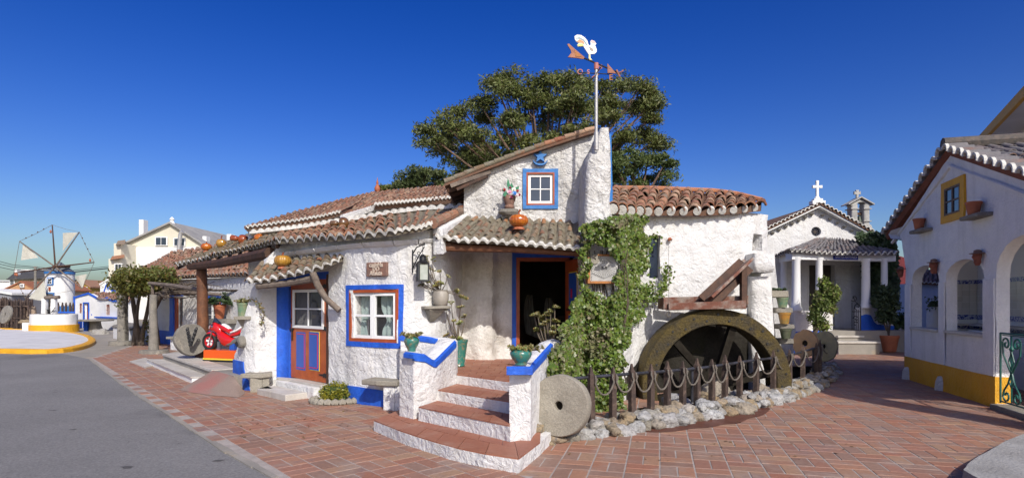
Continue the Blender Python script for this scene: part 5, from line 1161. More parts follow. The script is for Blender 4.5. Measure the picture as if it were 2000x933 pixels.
m = MB(); m.hexa([P(1300, 606, Y0+.05), P(1456, 603, Y0+.05), P(1460, 600, Y0+.5), P(1300, 602, Y0+.5), P(1300, 601, Y0+.05), P(1456, 599, Y0+.05), P(1460, 597, Y0+.5), P(1300, 599, Y0+.5)]); m.build('bottom_board', WOOD, SL)
m = MB(); a, b = P(1465, 508, 10.75), P(1385, 583, 10.3); d_ = (b-a).normalized(); u_ = Vector((0, -1, 0)); m.beam(a, b, .05, .21, up=(.7, -1, .7)); m.build('chute_board', WOODR, SL, bevel=.006)
m = MB(); m.beam(a+Vector((0, .38, 0)), b+Vector((0, .38, 0)), .05, .20, up=(.7, -1, .7)); m.build('chute_board', WOODR, SL)
m = MB(); m.beam(a+Vector((0, .19, -.07)), b+Vector((0, .19, -.07)), .34, .03, up=(.7, 0, .7)); m.build('chute_bottom', WOOD, SL)
plank('prop_post', [(1449, 598, 10.55), (1460, 598, 10.55), (1460, 515, 10.6), (1449, 525, 10.6)], .12, WOOD)
plank('prop_block', [(1385, 600, 10.5), (1394, 600, 10.5), (1394, 612, 10.5), (1385, 612, 10.5)][::-1], .2, STONEW)
m = MB(); mp = MILL.at(q(1306), EYE+(590-470)/F*11.05, .05); m.tube([mp, mp+Vector((.02, -.12, .02)), P(1306, 478, 10.6), P(1306, 602, 10.3)], .004, 4); rr0 = P(1306, 613, 10.3)
m.tube([rr0+Vector((.03*math.cos(t_), 0, .05*math.sin(t_))) for t_ in np.linspace(0, 6.28, 11)], .010, 5); m.build('pull_cord', ROPE, SL)
m = MB(); m.lathe([(.03, 0), (.045, .03), (.02, .06)], 8, mp); m.build('cord_peg', TERRA, SL)
# ---------------------------------------------------------------- rocks
RKM = []
for k in range(9):
    bm = bmesh.new(); bmesh.ops.create_icosphere(bm, subdivisions=3, radius=.5)
    for v in bm.verts:
        d_ = v.co.normalized(); w = .75+.30*noise.noise(d_*1.3+Vector((k*5, 0, 0)))+.20*noise.noise(d_*3+Vector((0, k*3, 0)))+.10*noise.noise(d_*7+Vector((0, 0, k)))
        v.co = d_*.5*w*1.15
        if k % 2: v.co.x = max(-.42, min(.40, v.co.x))
    [setattr(f_, 'smooth', True) for f_ in bm.faces]; me = bpy.data.meshes.new('rock'); bm.to_mesh(me); bm.free(); me.materials.append(ROCK); RKM.append(me)
RE = thing('rock_edging', 'curved edging of white pitted limestone rocks under the rope fence', 'rock edging', rimpath.at(2, 0)); ro0 = ORG[RE]
def rock(p_, s_, par=RE, flat=.8):
    M4 = Matrix.Translation(Vector(p_)-(ORG[par])) @ Matrix.Rotation(random.uniform(0, 6.28), 4, 'Z') @ Matrix.Rotation(random.uniform(-.5, .5), 4, 'X') @ Matrix.Diagonal((s_*random.uniform(.85, 1.3), s_*random.uniform(.8, 1.1), s_*flat*random.uniform(.8, 1.1), 1)); return link('rock', random.choice(RKM), par, M4)
nr_ = 0; S_ = .02
while S_ < rimpath.L-.1:
    t = S_/rimpath.L; size = .205*(1-t)+.15
    for row, (o, z, k) in enumerate(((-.09, .045, 1.0), (-.26, .10, 1.0), (-.19, .155, .75), (-.42, .11, .9))):
        if nr_ > 290: break
        rock(rimpath.at(min(S_+random.uniform(-.06, .06), rimpath.L), max(.02, z*(.55 if t < .1 else 1)+random.uniform(-.03, .03)), o+random.uniform(-.04, .04)), size*k*random.uniform(.75, 1.2)); nr_ += 1
    S_ += size*.62
for (u, v, Y, s_) in ((1050, 838, 7.1, .2), (1047, 858, 7.0, .2), (1062, 852, 7.25, .2), (1075, 868, 7.05, .15), (1052, 826, 7.2, .18), (1112, 858, 7.3, .2), (1130, 845, 7.5, .22)): rock(P(u, v, Y), s_); nr_ += 1
t = thing('pit_rock', 'big pale boulder lying in the wheel pit beneath the spokes', 'boulder', P(1396, 772, 9.9)); link('rock', RKM[2], t, Matrix.Diagonal((.55, .45, .62, 1)))
for i, (u, v, Y, s_, lb) in enumerate(((1372, 778, 9.5, .3, 'small rock left of the big pale boulder in the pit'), (1432, 775, 9.9, .3, 'small rock right of the big pale boulder in the pit'), (1315, 790, 9.1, .42, 'tan rock in the pit just behind the fence'), (1345, 795, 9.1, .33, 'mossy rock in the pit beside the tan rock'), (1490, 765, 10.4, .35, 'grey rock at the pit end nearest the stacked pots'))):
    t = thing('pit_rock', lb, 'rock', P(u, v, Y)); link('rock', RKM[(i+3) % 9], t, Matrix.Diagonal((s_, s_, s_*.9, 1)))
# ---------------------------------------------------------------- rope fence
FP = Path([tuple(rimpath.at(rimpath.L*k/60, 0, -.36)[:2]) for k in range(3, 61)])
RF = thing('rope_fence', 'dark picket fence with pipe rail and looped rope round the wheel pit', 'fence', FP.at(1, 0))
m = MB(); sA, sB = FP.sz(1122), FP.L-.05; m.tube([FP.at(sA+(sB-sA)*k/50, .715+.008*math.sin(k*.5), 0) for k in range(51)], .022, 8); m.build('rail', RAILM, RF, smooth=True)
us = [1153, 1194, 1232, 1268, 1300, 1330, 1358, 1387, 1412, 1441, 1473, 1507, 1539, 1565, 1591, 1612, 1626]
ps_ = sorted(FP.sz(u) for u in us); ps_ = [a for i, a in enumerate(ps_) if i == 0 or a-ps_[i-1] > .08]; 
while ps_[-1]+.32 < FP.L: ps_.append(ps_[-1]+.32)
for k, a in enumerate(ps_):
    m = MB(); h_ = .715+.13+random.uniform(-.02, .03); w = .038; tl = random.uniform(-.02, .02); c_ = lambda z, r_: [FP.at(a-r_+tl*z, z, .03-r_), FP.at(a+r_+tl*z, z, .03-r_), FP.at(a+r_+tl*z, z, .03+r_), FP.at(a-r_+tl*z, z, .03+r_)]
    rows = [c_(.08, w), c_(.4, w*.98), c_(h_-.10, w*.9), c_(h_-.085, w*.62), c_(h_, w*.25)]; m.grid(rows, closed=True); m.f += [(16, 17, 18, 19)]; m.m += [0]; m.build('picket', POST, RF)
for a, b in zip(ps_, ps_[1:]):
    sag = min(.22, (b-a)*.75)*random.uniform(.9, 1.1); m = MB(); pts = [FP.at(a+.03, .66, .085), FP.at(a+.03, .745, .07), FP.at(a+.045, .70, .085)]
    for t_ in np.linspace(.06, .94, 9): pts.append(FP.at(a+(b-a)*t_, .70-sag*(1-abs(2*t_-1)**2.4), .085))
    pts += [FP.at(b-.045, .70, .085), FP.at(b-.03, .745, .07)]; m.tube(pts, .013, 6); m.build('rope', ROPE, RF, smooth=True)
m = MB(); a = FP.sz(1356); m.tube([FP.at(a, .2, -.03), FP.at(a, .73, -.03)], .03, 8); m.build('pipe_post', RAILM, RF)
m = MB(); a = FP.sz(1591)+.05; m.tube([FP.at(a, .2, -.03), FP.at(a, .73, -.03)], .03, 8); m.build('pipe_post', RAILM, RF)
# ---------------------------------------------------------------- millstones
c = P(1095, 791, 7.15); millstone('large pale round millstone with a centre hole leaning on the parapet foot', c, .372, .16, (-.50, -1, .12), .055, STONEW, chips=.008)
for i, (u, v, Y, r_, sq, mt, lb, hh) in enumerate(((1573, 670, 13.3, .27, 1.15, M('tan_stone', (.36, .22, .12), (.28, .19, .12), 8, .9, .5, 30), 'tan pierced stone standing behind the fence near the stacked pots', .06), (1609, 676, 13.9, .30, 1.2, M('yellow_stone', (.33, .29, .17), (.26, .23, .15), 8, .9, .5, 30), 'yellowish round stone behind the fence end, beside the potted conifer', .05))):
    millstone(lb, P(u, v, Y), r_, .1, (-.95, -1, .1), hh, mt, squash=sq, chips=.02)
# ---------------------------------------------------------------- ivy
IV = thing('ivy', 'thick green ivy climbing the tower and mill house wall around the sundial', 'ivy', (1.5, 9.5, 0))
OUT = [(1140, 443), (1158, 433), (1199, 424), (1251, 417), (1263, 432), (1262, 460), (1270, 480), (1266, 510), (1254, 532), (1258, 563), (1256, 600), (1244, 631), (1228, 655), (1223, 690), (1212, 720), (1222, 745), (1216, 775), (1226, 800), (1200, 818), (1160, 806), (1120, 780), (1062, 728), (1075, 700), (1092, 676), (1100, 650), (1110, 618), (1128, 585), (1136, 555), (1150, 570), (1185, 585), (1206, 566), (1210, 520), (1200, 490), (1176, 478), (1150, 474), (1146, 540), (1137, 540)]
def ivY(u, v, rn):
    sf = np.interp(u, [1040, 1100, 1140, 1206, 1236, 1262, 1310], [7.45, 8.2, 9.35, 9.55, 10.35, 10.9, 11.0])
    low = np.clip((v-590)/200, 0, 1)
    sf = sf*(1-low)+np.minimum(sf, 9.25+np.clip((u-1140)/100, -.6, 1)*.35)*low
    return sf-np.abs(rn.normal(size=np.shape(u)))*.09-.03
rn = np.random.RandomState(9)
def ivyfill(poly, N, par, mat, size, name='leaves', el=1.15, dj=0):
    a = np.array(poly); x0, y0 = a.min(0); x1, y1 = a.max(0); u = rn.uniform(x0, x1, N*3); v = rn.uniform(y0, y1, N*3)
    du = u+8*np.sin(v*.13)+rn.normal(size=u.shape)*2.5; ok = inpoly(du, v+rn.normal(size=u.shape)*2.5, poly); u, v = u[ok][:N], v[ok][:N]
    cl = np.array([noise.noise(Vector((a_*.055, b_*.055, 2))) for a_, b_ in zip(u, v)])
    Y = ivY(u, v, rn)-np.clip(cl, 0, 1)*.28-dj; pts = np.stack([(u-1000)/F*Y, Y, EYE+(HOR-v)/F*Y], 1)
    nr = np.tile(np.array([[.15, -.85, .45]]), (len(pts), 1)); return leafobj(name, leafcloud(pts, size, el, nr, 1.3), mat, par)
ivyfill(OUT, 17000, IV, LEAFI, .050)
for poly in ([(1085, 655), (1150, 600), (1160, 680), (1110, 740), (1075, 720)], [(1150, 640), (1190, 640), (1185, 700), (1150, 700)], [(1190, 440), (1235, 420), (1225, 445)]): ivyfill(poly, 800, IV, LEAFD, .045, 'dry_leaves', dj=.04)
tend = [[(1256, 590), (1275, 585), (1292, 570), (1300, 545), (1304, 522)], [(1258, 580), (1266, 565), (1272, 552)], [(1254, 540), (1262, 500), (1266, 465), (1290, 460)], [(1142, 450), (1140, 500), (1138, 560)]]
pp = []; m = MB()
for tl in tend:
    L3 = [Vector(((u-1000)/F*Y, Y, EYE+(HOR-v)/F*Y)) for u, v in tl for Y in (float(np.interp(u, [1140, 1206, 1236, 1262, 1310], [9.5, 9.55, 10.35, 10.85, 10.95])),)]
    m.tube(L3, .012, 5)
    for i in range(330 if tl is tend[0] else 120): q_ = bez(L3, random.random()); pp.append(tuple(q_+Vector((random.gauss(0, .05), random.gauss(-.03, .02), random.gauss(0, .05)))))
m.build('tendril', BARK, IV, kind='stuff'); leafobj('leaves', leafcloud(pp, .05, 1.15, np.tile([[.1, -.8, .5]], (len(pp), 1)), 1.3), LEAFI, IV)
m = MB(); rr_ = random.Random(2)
for k in range(16):
    u, v = rr_.uniform(1150, 1215), 800; L3 = []
    for j in range(7): v2 = 800-j*52; L3.append(Vector(((u-1000)/F*9.55, 9.62, EYE+(HOR-v2)/F*9.5+0))); u += rr_.uniform(-14, 14)
    m.tube(L3, [.016-.0015*j for j in range(7)], 5)
m.build('stem', BARK, IV, kind='stuff')
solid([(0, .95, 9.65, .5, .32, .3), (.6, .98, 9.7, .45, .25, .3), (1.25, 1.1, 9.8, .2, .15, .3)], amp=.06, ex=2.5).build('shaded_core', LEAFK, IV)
# ---------------------------------------------------------------- sundial panel
SD = thing('sundial_panel', 'square carved stone sundial half framed in ochre clay amid the ivy', 'sundial', P(1176, 525, 9.4))
TP = Path([((1130-1000)/F*9.5, 9.5), ((1230-1000)/F*9.56, 9.56)]); a0, a1, b0, b1 = pxr(TP, 1152, 500, 1203, 549)
m = MB(); m.sbox(TP, a0, a1, b0, b1, -.15, .03); m.build('slab', M('sundial_stone', (.46, .45, .43), (.36, .35, .33), 10, .85, .3, 40), SD, bevel=.006)
OC = M('ochre_clay_frame', (.45, .18, .05), (.32, .14, .05), 10, .8, .3, 30)
m = MB(); m.sbox(TP, a0-.045, a0, b0-.04, b1-.02, -.15, .045).sbox(TP, a0, a1-.02, b0-.04, b0, -.15, .045).sbox(TP, a0+.12, a1-.05, b1, b1+.03, -.15, .045); m.build('frame', OC, SD, bevel=.008)
m = MB(); m.lathe([(.075, 0), (.075, .025), (.02, .027), (.012, .005)], 20, (0, 0, 0)); Mx = wall_matrix(TP, a0+.075, b1-.055, .03); m.v = [tuple(Mx @ Vector(q_)) for q_ in m.v]; m.build('wheel_relief', STONEW, SD, smooth=True)
DL = M('incised_line', (.06, .06, .06), None, 5)
cx_, cz_ = (a0+a1)/2+.01, b0+.235; m = MB()
def ln(x0_, z0_, x1_, z1_, w=.004):
    d_ = Vector((x1_-x0_, z1_-z0_)).normalized(); px_ = Vector((-d_.y, d_.x))*w/2; c_ = [(x0_-px_.x, z0_-px_.y), (x1_-px_.x, z1_-px_.y), (x1_+px_.x, z1_+px_.y), (x0_+px_.x, z0_+px_.y)]
    m.hexa([TP.at(x, z, .029) for x, z in c_]+[TP.at(x, z, .033) for x, z in c_])
for k in range(17):
    a = math.pi+math.pi*k/16; L_ = .17+.03*abs(math.cos(a)); ln(cx_+.02*math.cos(a), cz_+.02*math.sin(a), cx_+L_*math.cos(a), max(cz_+L_*math.sin(a), b0+.06+.06*abs(math.cos(a))))
ln(cx_-.2, b0+.12, cx_, b0+.035); ln(cx_, b0+.035, cx_+.2, b0+.12); ln(cx_-.2, b0+.135, cx_, b0+.05); ln(cx_, b0+.05, cx_+.2, b0+.135)
for k in range(3): ln(cx_-.03+.03*k, cz_+.06, cx_-.018+.03*k, cz_+.06, .012); ln(cx_-.03+.03*k, cz_+.085, cx_-.018+.03*k, cz_+.085, .012)
for k in range(13): ln(a0+.012, b0+.02+.024*k, a0+.03, b0+.02+.024*k, .008)
ln(a0+.15, b1-.11, cx_-.03, b1-.04); ln(cx_+.03, b1-.04, a1-.06, b1-.12, .006); ln(cx_-.2, cz_, cx_+.2, cz_, .005)
m.build('dial_line', DL, SD, kind='stuff')
# ---------------------------------------------------------------- weather vane
YV = 9.78; vx = (1163-1000)/F*YV
WV = thing('weather_vane', 'tall pole weather vane with a white cockerel, arrow and compass letters', 'weather vane', (vx, YV, 4.2))
zv = lambda v: EYE+(HOR-v)/F*YV
m = MB(); m.tube([(vx, YV-.09, zv(292)), (vx, YV-.09, zv(140))], .028, 10); m.build('pole', GALV, WV, smooth=True)
RUST = M('rusty_metal', (.28, .11, .07), (.42, .18, .10), 14, .7, .3, 40); PINK = M('faded_red_paint', (.48, .17, .14), (.38, .12, .10), 14, .6)
m = MB(); m.tube([(vx, YV-.09, zv(140)), (vx, YV-.09, zv(128))], .038, 10); m.build('collar', PINK, WV); m = MB(); m.tube([(vx, YV-.09, zv(296)), (vx, YV-.09, zv(262))], .04, 10); m.build('sleeve', GALV, WV)
def V2(x, y, d=0): return Vector(((1090+x/6.664-1000)/F*YV, YV-.09+d, EYE+(HOR-60-y/6.664)/F*YV))
m = MB(); m.tube([V2(320, 385), V2(800, 590)], .013, 6); m.build('arrow_shaft', IRON, WV)
def plate(name, poly, mat, d0=-.012, d1=.012): m = MB(); m.prism(poly, lambda x, y, d: V2(x, y, d), d0, d1); return m.build(name, mat, WV)
plate('arrow_tail', [(112, 212), (135, 205), (205, 270), (335, 380), (320, 402), (215, 385), (120, 378), (165, 325), (160, 290)], RUST)
plate('tail_panel', [(205, 290), (310, 380), (215, 368)], OC, -.017, .017)
plate('arrow_head', [(630, 460), (742, 588), (632, 580)], RUST)
plate('cockerel', [(205, 110), (240, 90), (290, 95), (335, 125), (370, 165), (385, 215), (405, 235), (415, 212), (408, 175), (428, 158), (460, 170), (488, 207), (470, 225), (492, 280), (490, 312), (465, 335), (410, 338), (413, 390), (435, 418), (402, 418), (385, 392), (392, 345), (360, 300), (322, 240), (300, 232), (250, 242), (238, 222), (262, 200), (228, 175), (210, 148)], M('white_enamel', (.72, .76, .74), None, 4, .4))
for nm, poly, mt in (('yellow_plume', [(240, 222), (265, 205), (310, 205), (325, 235), (255, 240)], M('pale_yellow', (.7, .68, .25), None)), ('orange_plume', [(235, 175), (270, 150), (320, 175), (335, 215), (300, 195), (262, 195)], M('peach', (.72, .35, .18), None)), ('grey_plume', [(215, 138), (270, 122), (330, 155), (372, 225), (362, 228), (318, 165), (265, 140)], M('grey_blue', (.33, .42, .45), None)), ('wing', [(395, 245), (440, 270), (450, 295), (430, 305), (405, 280)], M('taupe', (.4, .33, .28), None)), ('comb', [(412, 180), (430, 160), (458, 172), (478, 200), (440, 195)], M('pale_pink', (.75, .55, .52), None)), ('leg', [(388, 345), (408, 345), (410, 395), (432, 416), (402, 416), (388, 392)], M('leg_yellow', (.7, .62, .3), None))): plate(nm, poly, mt, -.016, .016)
for ang in (8, 98):
    m = MB(); ca, sa = math.cos(R(ang)), math.sin(R(ang)); c_ = Vector((vx, YV-.09, zv(148))); L_ = .27; m.tube([c_-Vector((ca, sa, 0))*L_*1.1, c_+Vector((ca, sa, 0))*L_], .009, 5); m.build('compass_arm', IRON, WV)
for ch, uu, vv, d_, mt, sz_ in (('O', 1133, 141, .0, PINK, .12), ('S', 1149, 141, -.25, PINK, .10), ('N', 1172, 131, .25, PINK, .10), ('E', 1193, 152, 0, OC, .13)):
    me = textmesh(ch, sz_, .008, .001); me.materials.append(mt); c_ = P(uu, vv, YV-.09+d_)
    link('letter', me, WV, Matrix.Translation(c_-ORG[WV]) @ Matrix.Rotation(R(90), 4, 'X'), label='compass letter '+ch)
m = MB(); m.tube([V2(480, 600), V2(540, 520), V2(560, 490)], .010, 5); m.tube([V2(430, 640), V2(470, 610), V2(520, 600)], .012, 5); m.tube([V2(745, 545, -.02), V2(790, 635, -.02)], .016, 5); m.tube([V2(760, 590), V2(840, 548)], .011, 5); m.build('brace', RUST, WV, kind='stuff')
# ---------------------------------------------------------------- flower pot under the star
t = thing('slate_shelf', 'rough slate ledge under the gable flower pot', 'shelf', GAB.at(g(994), 3)); a_, b_ = g(975), g(1014); zt_ = GAB.sz(994, 411)[1]
solid([(zt_-.10, GAB.at((a_+b_)/2, 0, .1).x+.04, 10.42, .14, .10, 0), (zt_-.05, GAB.at((a_+b_)/2, 0, .1).x, 10.42, .19, .14, 0), (zt_, GAB.at((a_+b_)/2, 0, .1).x, 10.42, .18, .14, 0)], amp=.03, ex=3, dz=.025).build('slab', STONE, t)
c = Vector((GAB.at(g(996), 0, .1).x, 10.36, zt_+.01)); FPt = lathe_thing('flower_pot', 'clay pot of painted ceramic flowers on the gable ledge', 'flower pot', c, [(.08, 0), (.09, .03), (.07, .06), (.10, .14), (.115, .21), (.10, .23), (.09, .2)], TERRAO)
cols = {'pink': (.75, .3, .42), 'white': (.75, .73, .62), 'blue': (.03, .2, .6), 'red': (.45, .02, .03), 'crimson': (.25, .01, .06), 'palepink': (.78, .6, .6)}
for i, (x, z, r_, cn) in enumerate(((.0, .27, .045, 'pink'), (.075, .31, .045, 'white'), (.085, .24, .045, 'blue'), (-.09, .31, .03, 'red'), (.01, .34, .028, 'crimson'), (.14, .28, .03, 'red'), (.17, .22, .03, 'crimson'), (.13, .21, .04, 'palepink'), (-.15, .30, .025, 'palepink'), (.03, .18, .035, 'crimson'))):
    m = MB()
    for k in range(3): m.lathe([(.004, 0), (r_*(1-.28*k), .012), (r_*(.92-.28*k), .02), (.004, .016)], 10, (0, 0, .012*k), rib=ribs(10, .15))
    Mx = Matrix.Translation(c+Vector((x, -.1-.02*(i % 3), z))) @ Matrix.Rotation(R(80), 4, 'X'); m.v = [tuple(Mx @ Vector(q_)) for q_ in m.v]; m.build('flower', bpy.data.materials.get('petal_'+cn) or M('petal_'+cn, cols[cn], None, 4, .3, fine=.1, coat=.3), FPt)
GL = M('green_ceramic_leaf', (.03, .22, .09), (.02, .12, .05), 9, .3, coat=.3)
for x0_, z0_, x1_, z1_, w in ((-.01, .3, -.03, .52, .03), (.03, .3, .04, .44, .04), (-.02, .25, -.12, .22, .06), (-.05, .3, -.16, .32, .03), (.1, .3, .17, .38, .035)):
    a, b = Vector((x0_, 0, z0_)), Vector((x1_, 0, z1_)); d_ = (b-a); pr = Vector((-d_.z, 0, d_.x)).normalized()*w; md = a.lerp(b, .45); m = MB()
    fr_ = [c+v_+Vector((0, -.09, 0)) for v_ in (a, md+pr, b, md-pr)]; m.hexa(fr_+[v_+Vector((0, .012, 0)) for v_ in fr_]); m.build('ceramic_leaf', GL, FPt)
# ---------------------------------------------------------------- stacked pots at the corner
CW = Path.px([(1496, 12.0), (1512, 12.6), (1530, 14.0), (1553, 16.5)])
wall('side_wall', CW, [(0, -.2), (CW.L, -.2), CW.sz(1553, 612), CW.sz(1530, 600), CW.sz(1518, 560), CW.sz(1514, 515), CW.sz(1505, 500), CW.sz(1497, 500)], [], WHITE, MH, d=.1, amp=.03)
lbls = ('top', 'middle', 'lowest')
for i, (u0, u1, v0, v1) in enumerate(((1499, 1538, 568, 581), (1509, 1546, 601, 611), (1516, 1550, 633, 642), (1519, 1548, 661, 671))):
    Y = 12.05+.05*i; t = thing('stone_ledge', ('thick pale stone ledge, topmost of the four beside the sluice pillar', 'grey stone ledge second from the top beside the sluice pillar', 'grey stone ledge third from the top beside the sluice pillar', 'lowest grey stone ledge beside the sluice pillar')[i], 'ledge', P((u0+u1)/2, v0, Y), 'stone ledges of the pot stack')
    c_ = P((u0+u1)/2, v0, Y); hx = (u1-u0)/2/F*Y; zb_ = P(u0, v1, Y).z; solid([(zb_, c_.x, Y+.1, hx*.94, .22, 0), (zb_+.02, c_.x, Y+.1, hx, .24, 0), (c_.z, c_.x, Y+.1, hx*.97, .23, 0)], amp=.02, ex=5, dz=.03).build('slab', STONEW if i == 0 else STONE, t)
for i, (u0, u1, v0, v1, mt, lb) in enumerate(((1517, 1540, 580, 600, GLAZE2, 'mottled green cream pot, highest in the stack by the sluice pillar'), (1520, 1544, 609, 632, M('amber_glaze', (.45, .20, .03), (.25, .18, .06), 10, .3, coat=.4), 'amber glazed pot, second in the stack by the sluice pillar'), (1523, 1546, 641, 661, M('dark_green_glaze', (.07, .09, .05), (.12, .12, .08), 12, .4, coat=.3), 'dark green pot, lowest in the stack by the sluice pillar'))):
    Y = 12.02; c_ = P((u0+u1)/2, v1, Y); r_ = (u1-u0)/2/F*Y; h_ = (v1-v0)/F*Y; lathe_thing('glazed_pot', lb, 'flower pot', c_, POTP(r_, h_*.97, .66), mt, group='glazed pots stacked on stone ledges')
t = thing('succulent_clump', 'grey succulent clump growing on the topmost stone ledge', 'plant', P(1518, 568, 12.1)); succulent(t, P(1518, 569, 12.1), [(x*.05, y*.05, .04) for x in (-3, -2, -1, 0, 1, 2, 3) for y in (-1, 1)], .05, 9, LEAFK, nros=2)
# ---------------------------------------------------------------- verge of barrel tiles seen end on
def verge(par, a, b, n, r, L_, into, white=LIME, mat=TILE, drop=.0, name='verge_tile', lip=.05):
    a, b, into = Vector(a), Vector(b), Vector(into).normalized(); d_ = (b-a).normalized(); up = d_.cross(into).normalized(); up = up if up.z > 0 else -up
    org = ORG[par]; N = 8
    def bar(L0, L1, th, mt, nm):
        m = MB(); rows = []
        for y in (L0, L1):
            o = [(r*math.cos(math.pi*k/N), y, r*math.sin(math.pi*k/N)) for k in range(N+1)]; i = [((r-th)*math.cos(math.pi*k/N), y, (r-th)*math.sin(math.pi*k/N)) for k in range(N+1)][::-1]; rows.append(o+i)
        m.grid(rows, closed=True); K = 2*(N+1)
        for base in (0, K): m.f += [(base+k, base+K-1-k, base+K-2-k, base+k+1) for k in range(N)]; m.m += [0]*N
        me = m.mesh(nm); me.materials.append(mt); return me
    me1, me2 = bar(0, L_, r*.22, mat, name), bar(-lip, .0, r*.30, white, 'tile_end')
    for k in range(n):
        p_ = a.lerp(b, (k+.5)/n)+up*random.uniform(-.006, .006)-org; x = -d_ if False else d_; z = up; y = into; j = random.uniform(-.01, .01)
        Mx = Matrix(((x.x, y.x, z.x, p_.x+into.x*j), (x.y, y.y, z.y, p_.y+into.y*j), (x.z, y.z, z.z, p_.z), (0, 0, 0, 1)))
        t_ = link(name, me1, par, Mx); link('tile_end', me2, t_)
# ---------------------------------------------------------------- chapel
CH = thing('chapel', 'small white chapel with columned porch, azulejo sign and stone cross', 'chapel', (11.5, 22, 0))
CF = Path([(9.2, 22.0), (14.2, 22.0)]); k_ = CF.sz
doorc = (k_(1580), k_(1631), .75, EYE+(590-517)/F*22)
rw = [(k_(1594)+.18*math.cos(t_), CF.sz(1594, 452)[1]+.18*math.sin(t_)) for t_ in np.linspace(0, 6.283, 15)[:-1]]
wall('wall', CF, [(k_(1496), 0), (k_(1716), 0), k_(1716, 462), k_(1603, 404), k_(1497, 452)], [rect(*doorc), rw], WHITE, CH, d=.14, amp=.04)
c = CF.at(*CF.sz(1594, 452), -.1); MB().tube([c, c+Vector((0, .02, 0))], .2, 16).build('round_pane', GLASS, CH)
m = MB(); [m.beam(c+Vector((.18*math.cos(a), -.02, .18*math.sin(a))), c-Vector((.18*math.cos(a), .02, .18*math.sin(a))), .012, .012) for a in (0.4, 1.2, 2.0, 2.8)]; m.build('pane_bar', WOODG, CH, kind='stuff')
MB().sbox(CF, doorc[0]-.1, doorc[1]+.1, .7, doorc[3]+.1, -.5, -.32).build('door_shade', ROOMM, CH)
m = MB(); m.sbox(CF, k_(1603), k_(1607), .75, doorc[3], -.15, .0); m.build('door_post', WPAINT, CH)
zc = lambda v, Y: EYE+(590-v)/F*Y
ap = P(1603, 397, 21.7); el_ = P(1494, 449, 21.7); er = P(1722, 462, 21.7); bk = Vector((0, 5, 0))
for a, b in ((el_, ap), (er, ap)):
    m = MB(); up_ = Vector((0, 0, .05)); m.hexa([a-up_, a-up_+bk, b-up_+bk, b-up_, a, a+bk, b+bk, b]); rfc = m.build('roof', CHANR, CH)
verge(CH, el_, ap, 14, .085, .5, (0, 1, 0), mat=TILE); verge(CH, er, ap, 15, .085, .5, (0, 1, 0), mat=TILE)
for a, b in ((el_, ap), (er, ap)):
    for k in range(8):
        p_ = a.lerp(b, (k+.6)/8.4)+Vector((0, .25, -.27)); m = MB(); m.lathe([(.005, -.05), (.05, -.03), (.085, .01), (.02, .03)], 8, p_); m.build('shell_boss', STONEW, CH)
m = MB(); m.hexa([el_+Vector((0, .05, -.12)), el_+Vector((0, .3, -.12)), ap+Vector((0, .3, -.12)), ap+Vector((0, .05, -.12)), el_+Vector((0, .05, -.05)), el_+Vector((0, .3, -.05)), ap+Vector((0, .3, -.05)), ap+Vector((0, .05, -.05))]); m.build('cornice', WPAINT, CH)
m = MB(); m.hexa([er+Vector((0, .05, -.12)), er+Vector((0, .3, -.12)), ap+Vector((0, .3, -.12)), ap+Vector((0, .05, -.12)), er+Vector((0, .05, -.05)), er+Vector((0, .3, -.05)), ap+Vector((0, .3, -.05)), ap+Vector((0, .05, -.05))]); m.build('cornice', WPAINT, CH)
def cross(par, c, h, w, th, mat, flare=1.0):
    m = MB(); c = Vector(c); f = lambda x, z, d: c+Vector((x, d, z)); a = th/2
    m.prism([(-a, 0), (a, 0), (a, h*.55), (w/2, h*.53), (w/2*1.0, h*.53+th*1.25*flare), (a, h*.55+th), (a*1.2*flare, h), (-a*1.2*flare, h), (-a, h*.55+th), (-w/2, h*.53+th*1.25*flare), (-w/2, h*.53), (-a, h*.55)], f, -a, a); return m.build('cross', mat, par, bevel=.01)
c = P(1596, 397, 21.9); m = MB(); m.box((c.x-.24, c.y-.15, c.z-.05), (c.x+.24, c.y+.15, c.z+.08)); m.box((c.x-.16, c.y-.12, c.z+.08), (c.x+.16, c.y+.12, c.z+.16)); m.lathe([(.12, 0), (.05, .12)], 8, (c.x, c.y, c.z+.16)); m.build('cross_base', WPAINT, CH, bevel=.012)
cross(CH, c+Vector((0, 0, .24)), .60, .36, .085, WPAINT)
# bellcote
Yb = 24.5; BC = thing('bell_tower', 'small white bell gable with a dark bell and stone cross above the chapel roof', 'bell tower', P(1678, 440, Yb)); X = lambda u: (u-1000)/F*Yb
GB = M('grey_limewash', (.50, .49, .46), (.35, .34, .32), 4, .9, .5, 20, fine=.2)
for u0, u1 in ((1658, 1671), (1682, 1694)): solid([(zc(450, Yb), X((u0+u1)/2), Yb, (X(u1)-X(u0))/2, .2, 0), (zc(400, Yb), X((u0+u1)/2), Yb, (X(u1)-X(u0))/2, .2, 0)], amp=.01, ex=5, n=20).build('pillar', GB, BC, smooth=True)
for vv in (408, 432):
    for u0, u1 in ((1656, 1672), (1681, 1696)): m = MB(); m.box((X(u0), Yb-.24, zc(vv+2, Yb)), (X(u1), Yb+.24, zc(vv, Yb))); m.build('moulding', GB, BC, bevel=.01)
m = MB(); ao = [(X(1655), zc(402, Yb)), (X(1675), zc(390, Yb)), (X(1697), zc(402, Yb))]; ar = [(X(1677)+.21*math.cos(t_), zc(403, Yb)+.16*math.sin(t_)) for t_ in np.linspace(0, math.pi, 9)]
m.prism(ao+ar, lambda x, z, d: Vector((x, Yb+d, z)), -.2, .2); m.build('arch', GB, BC)
m = MB(); 
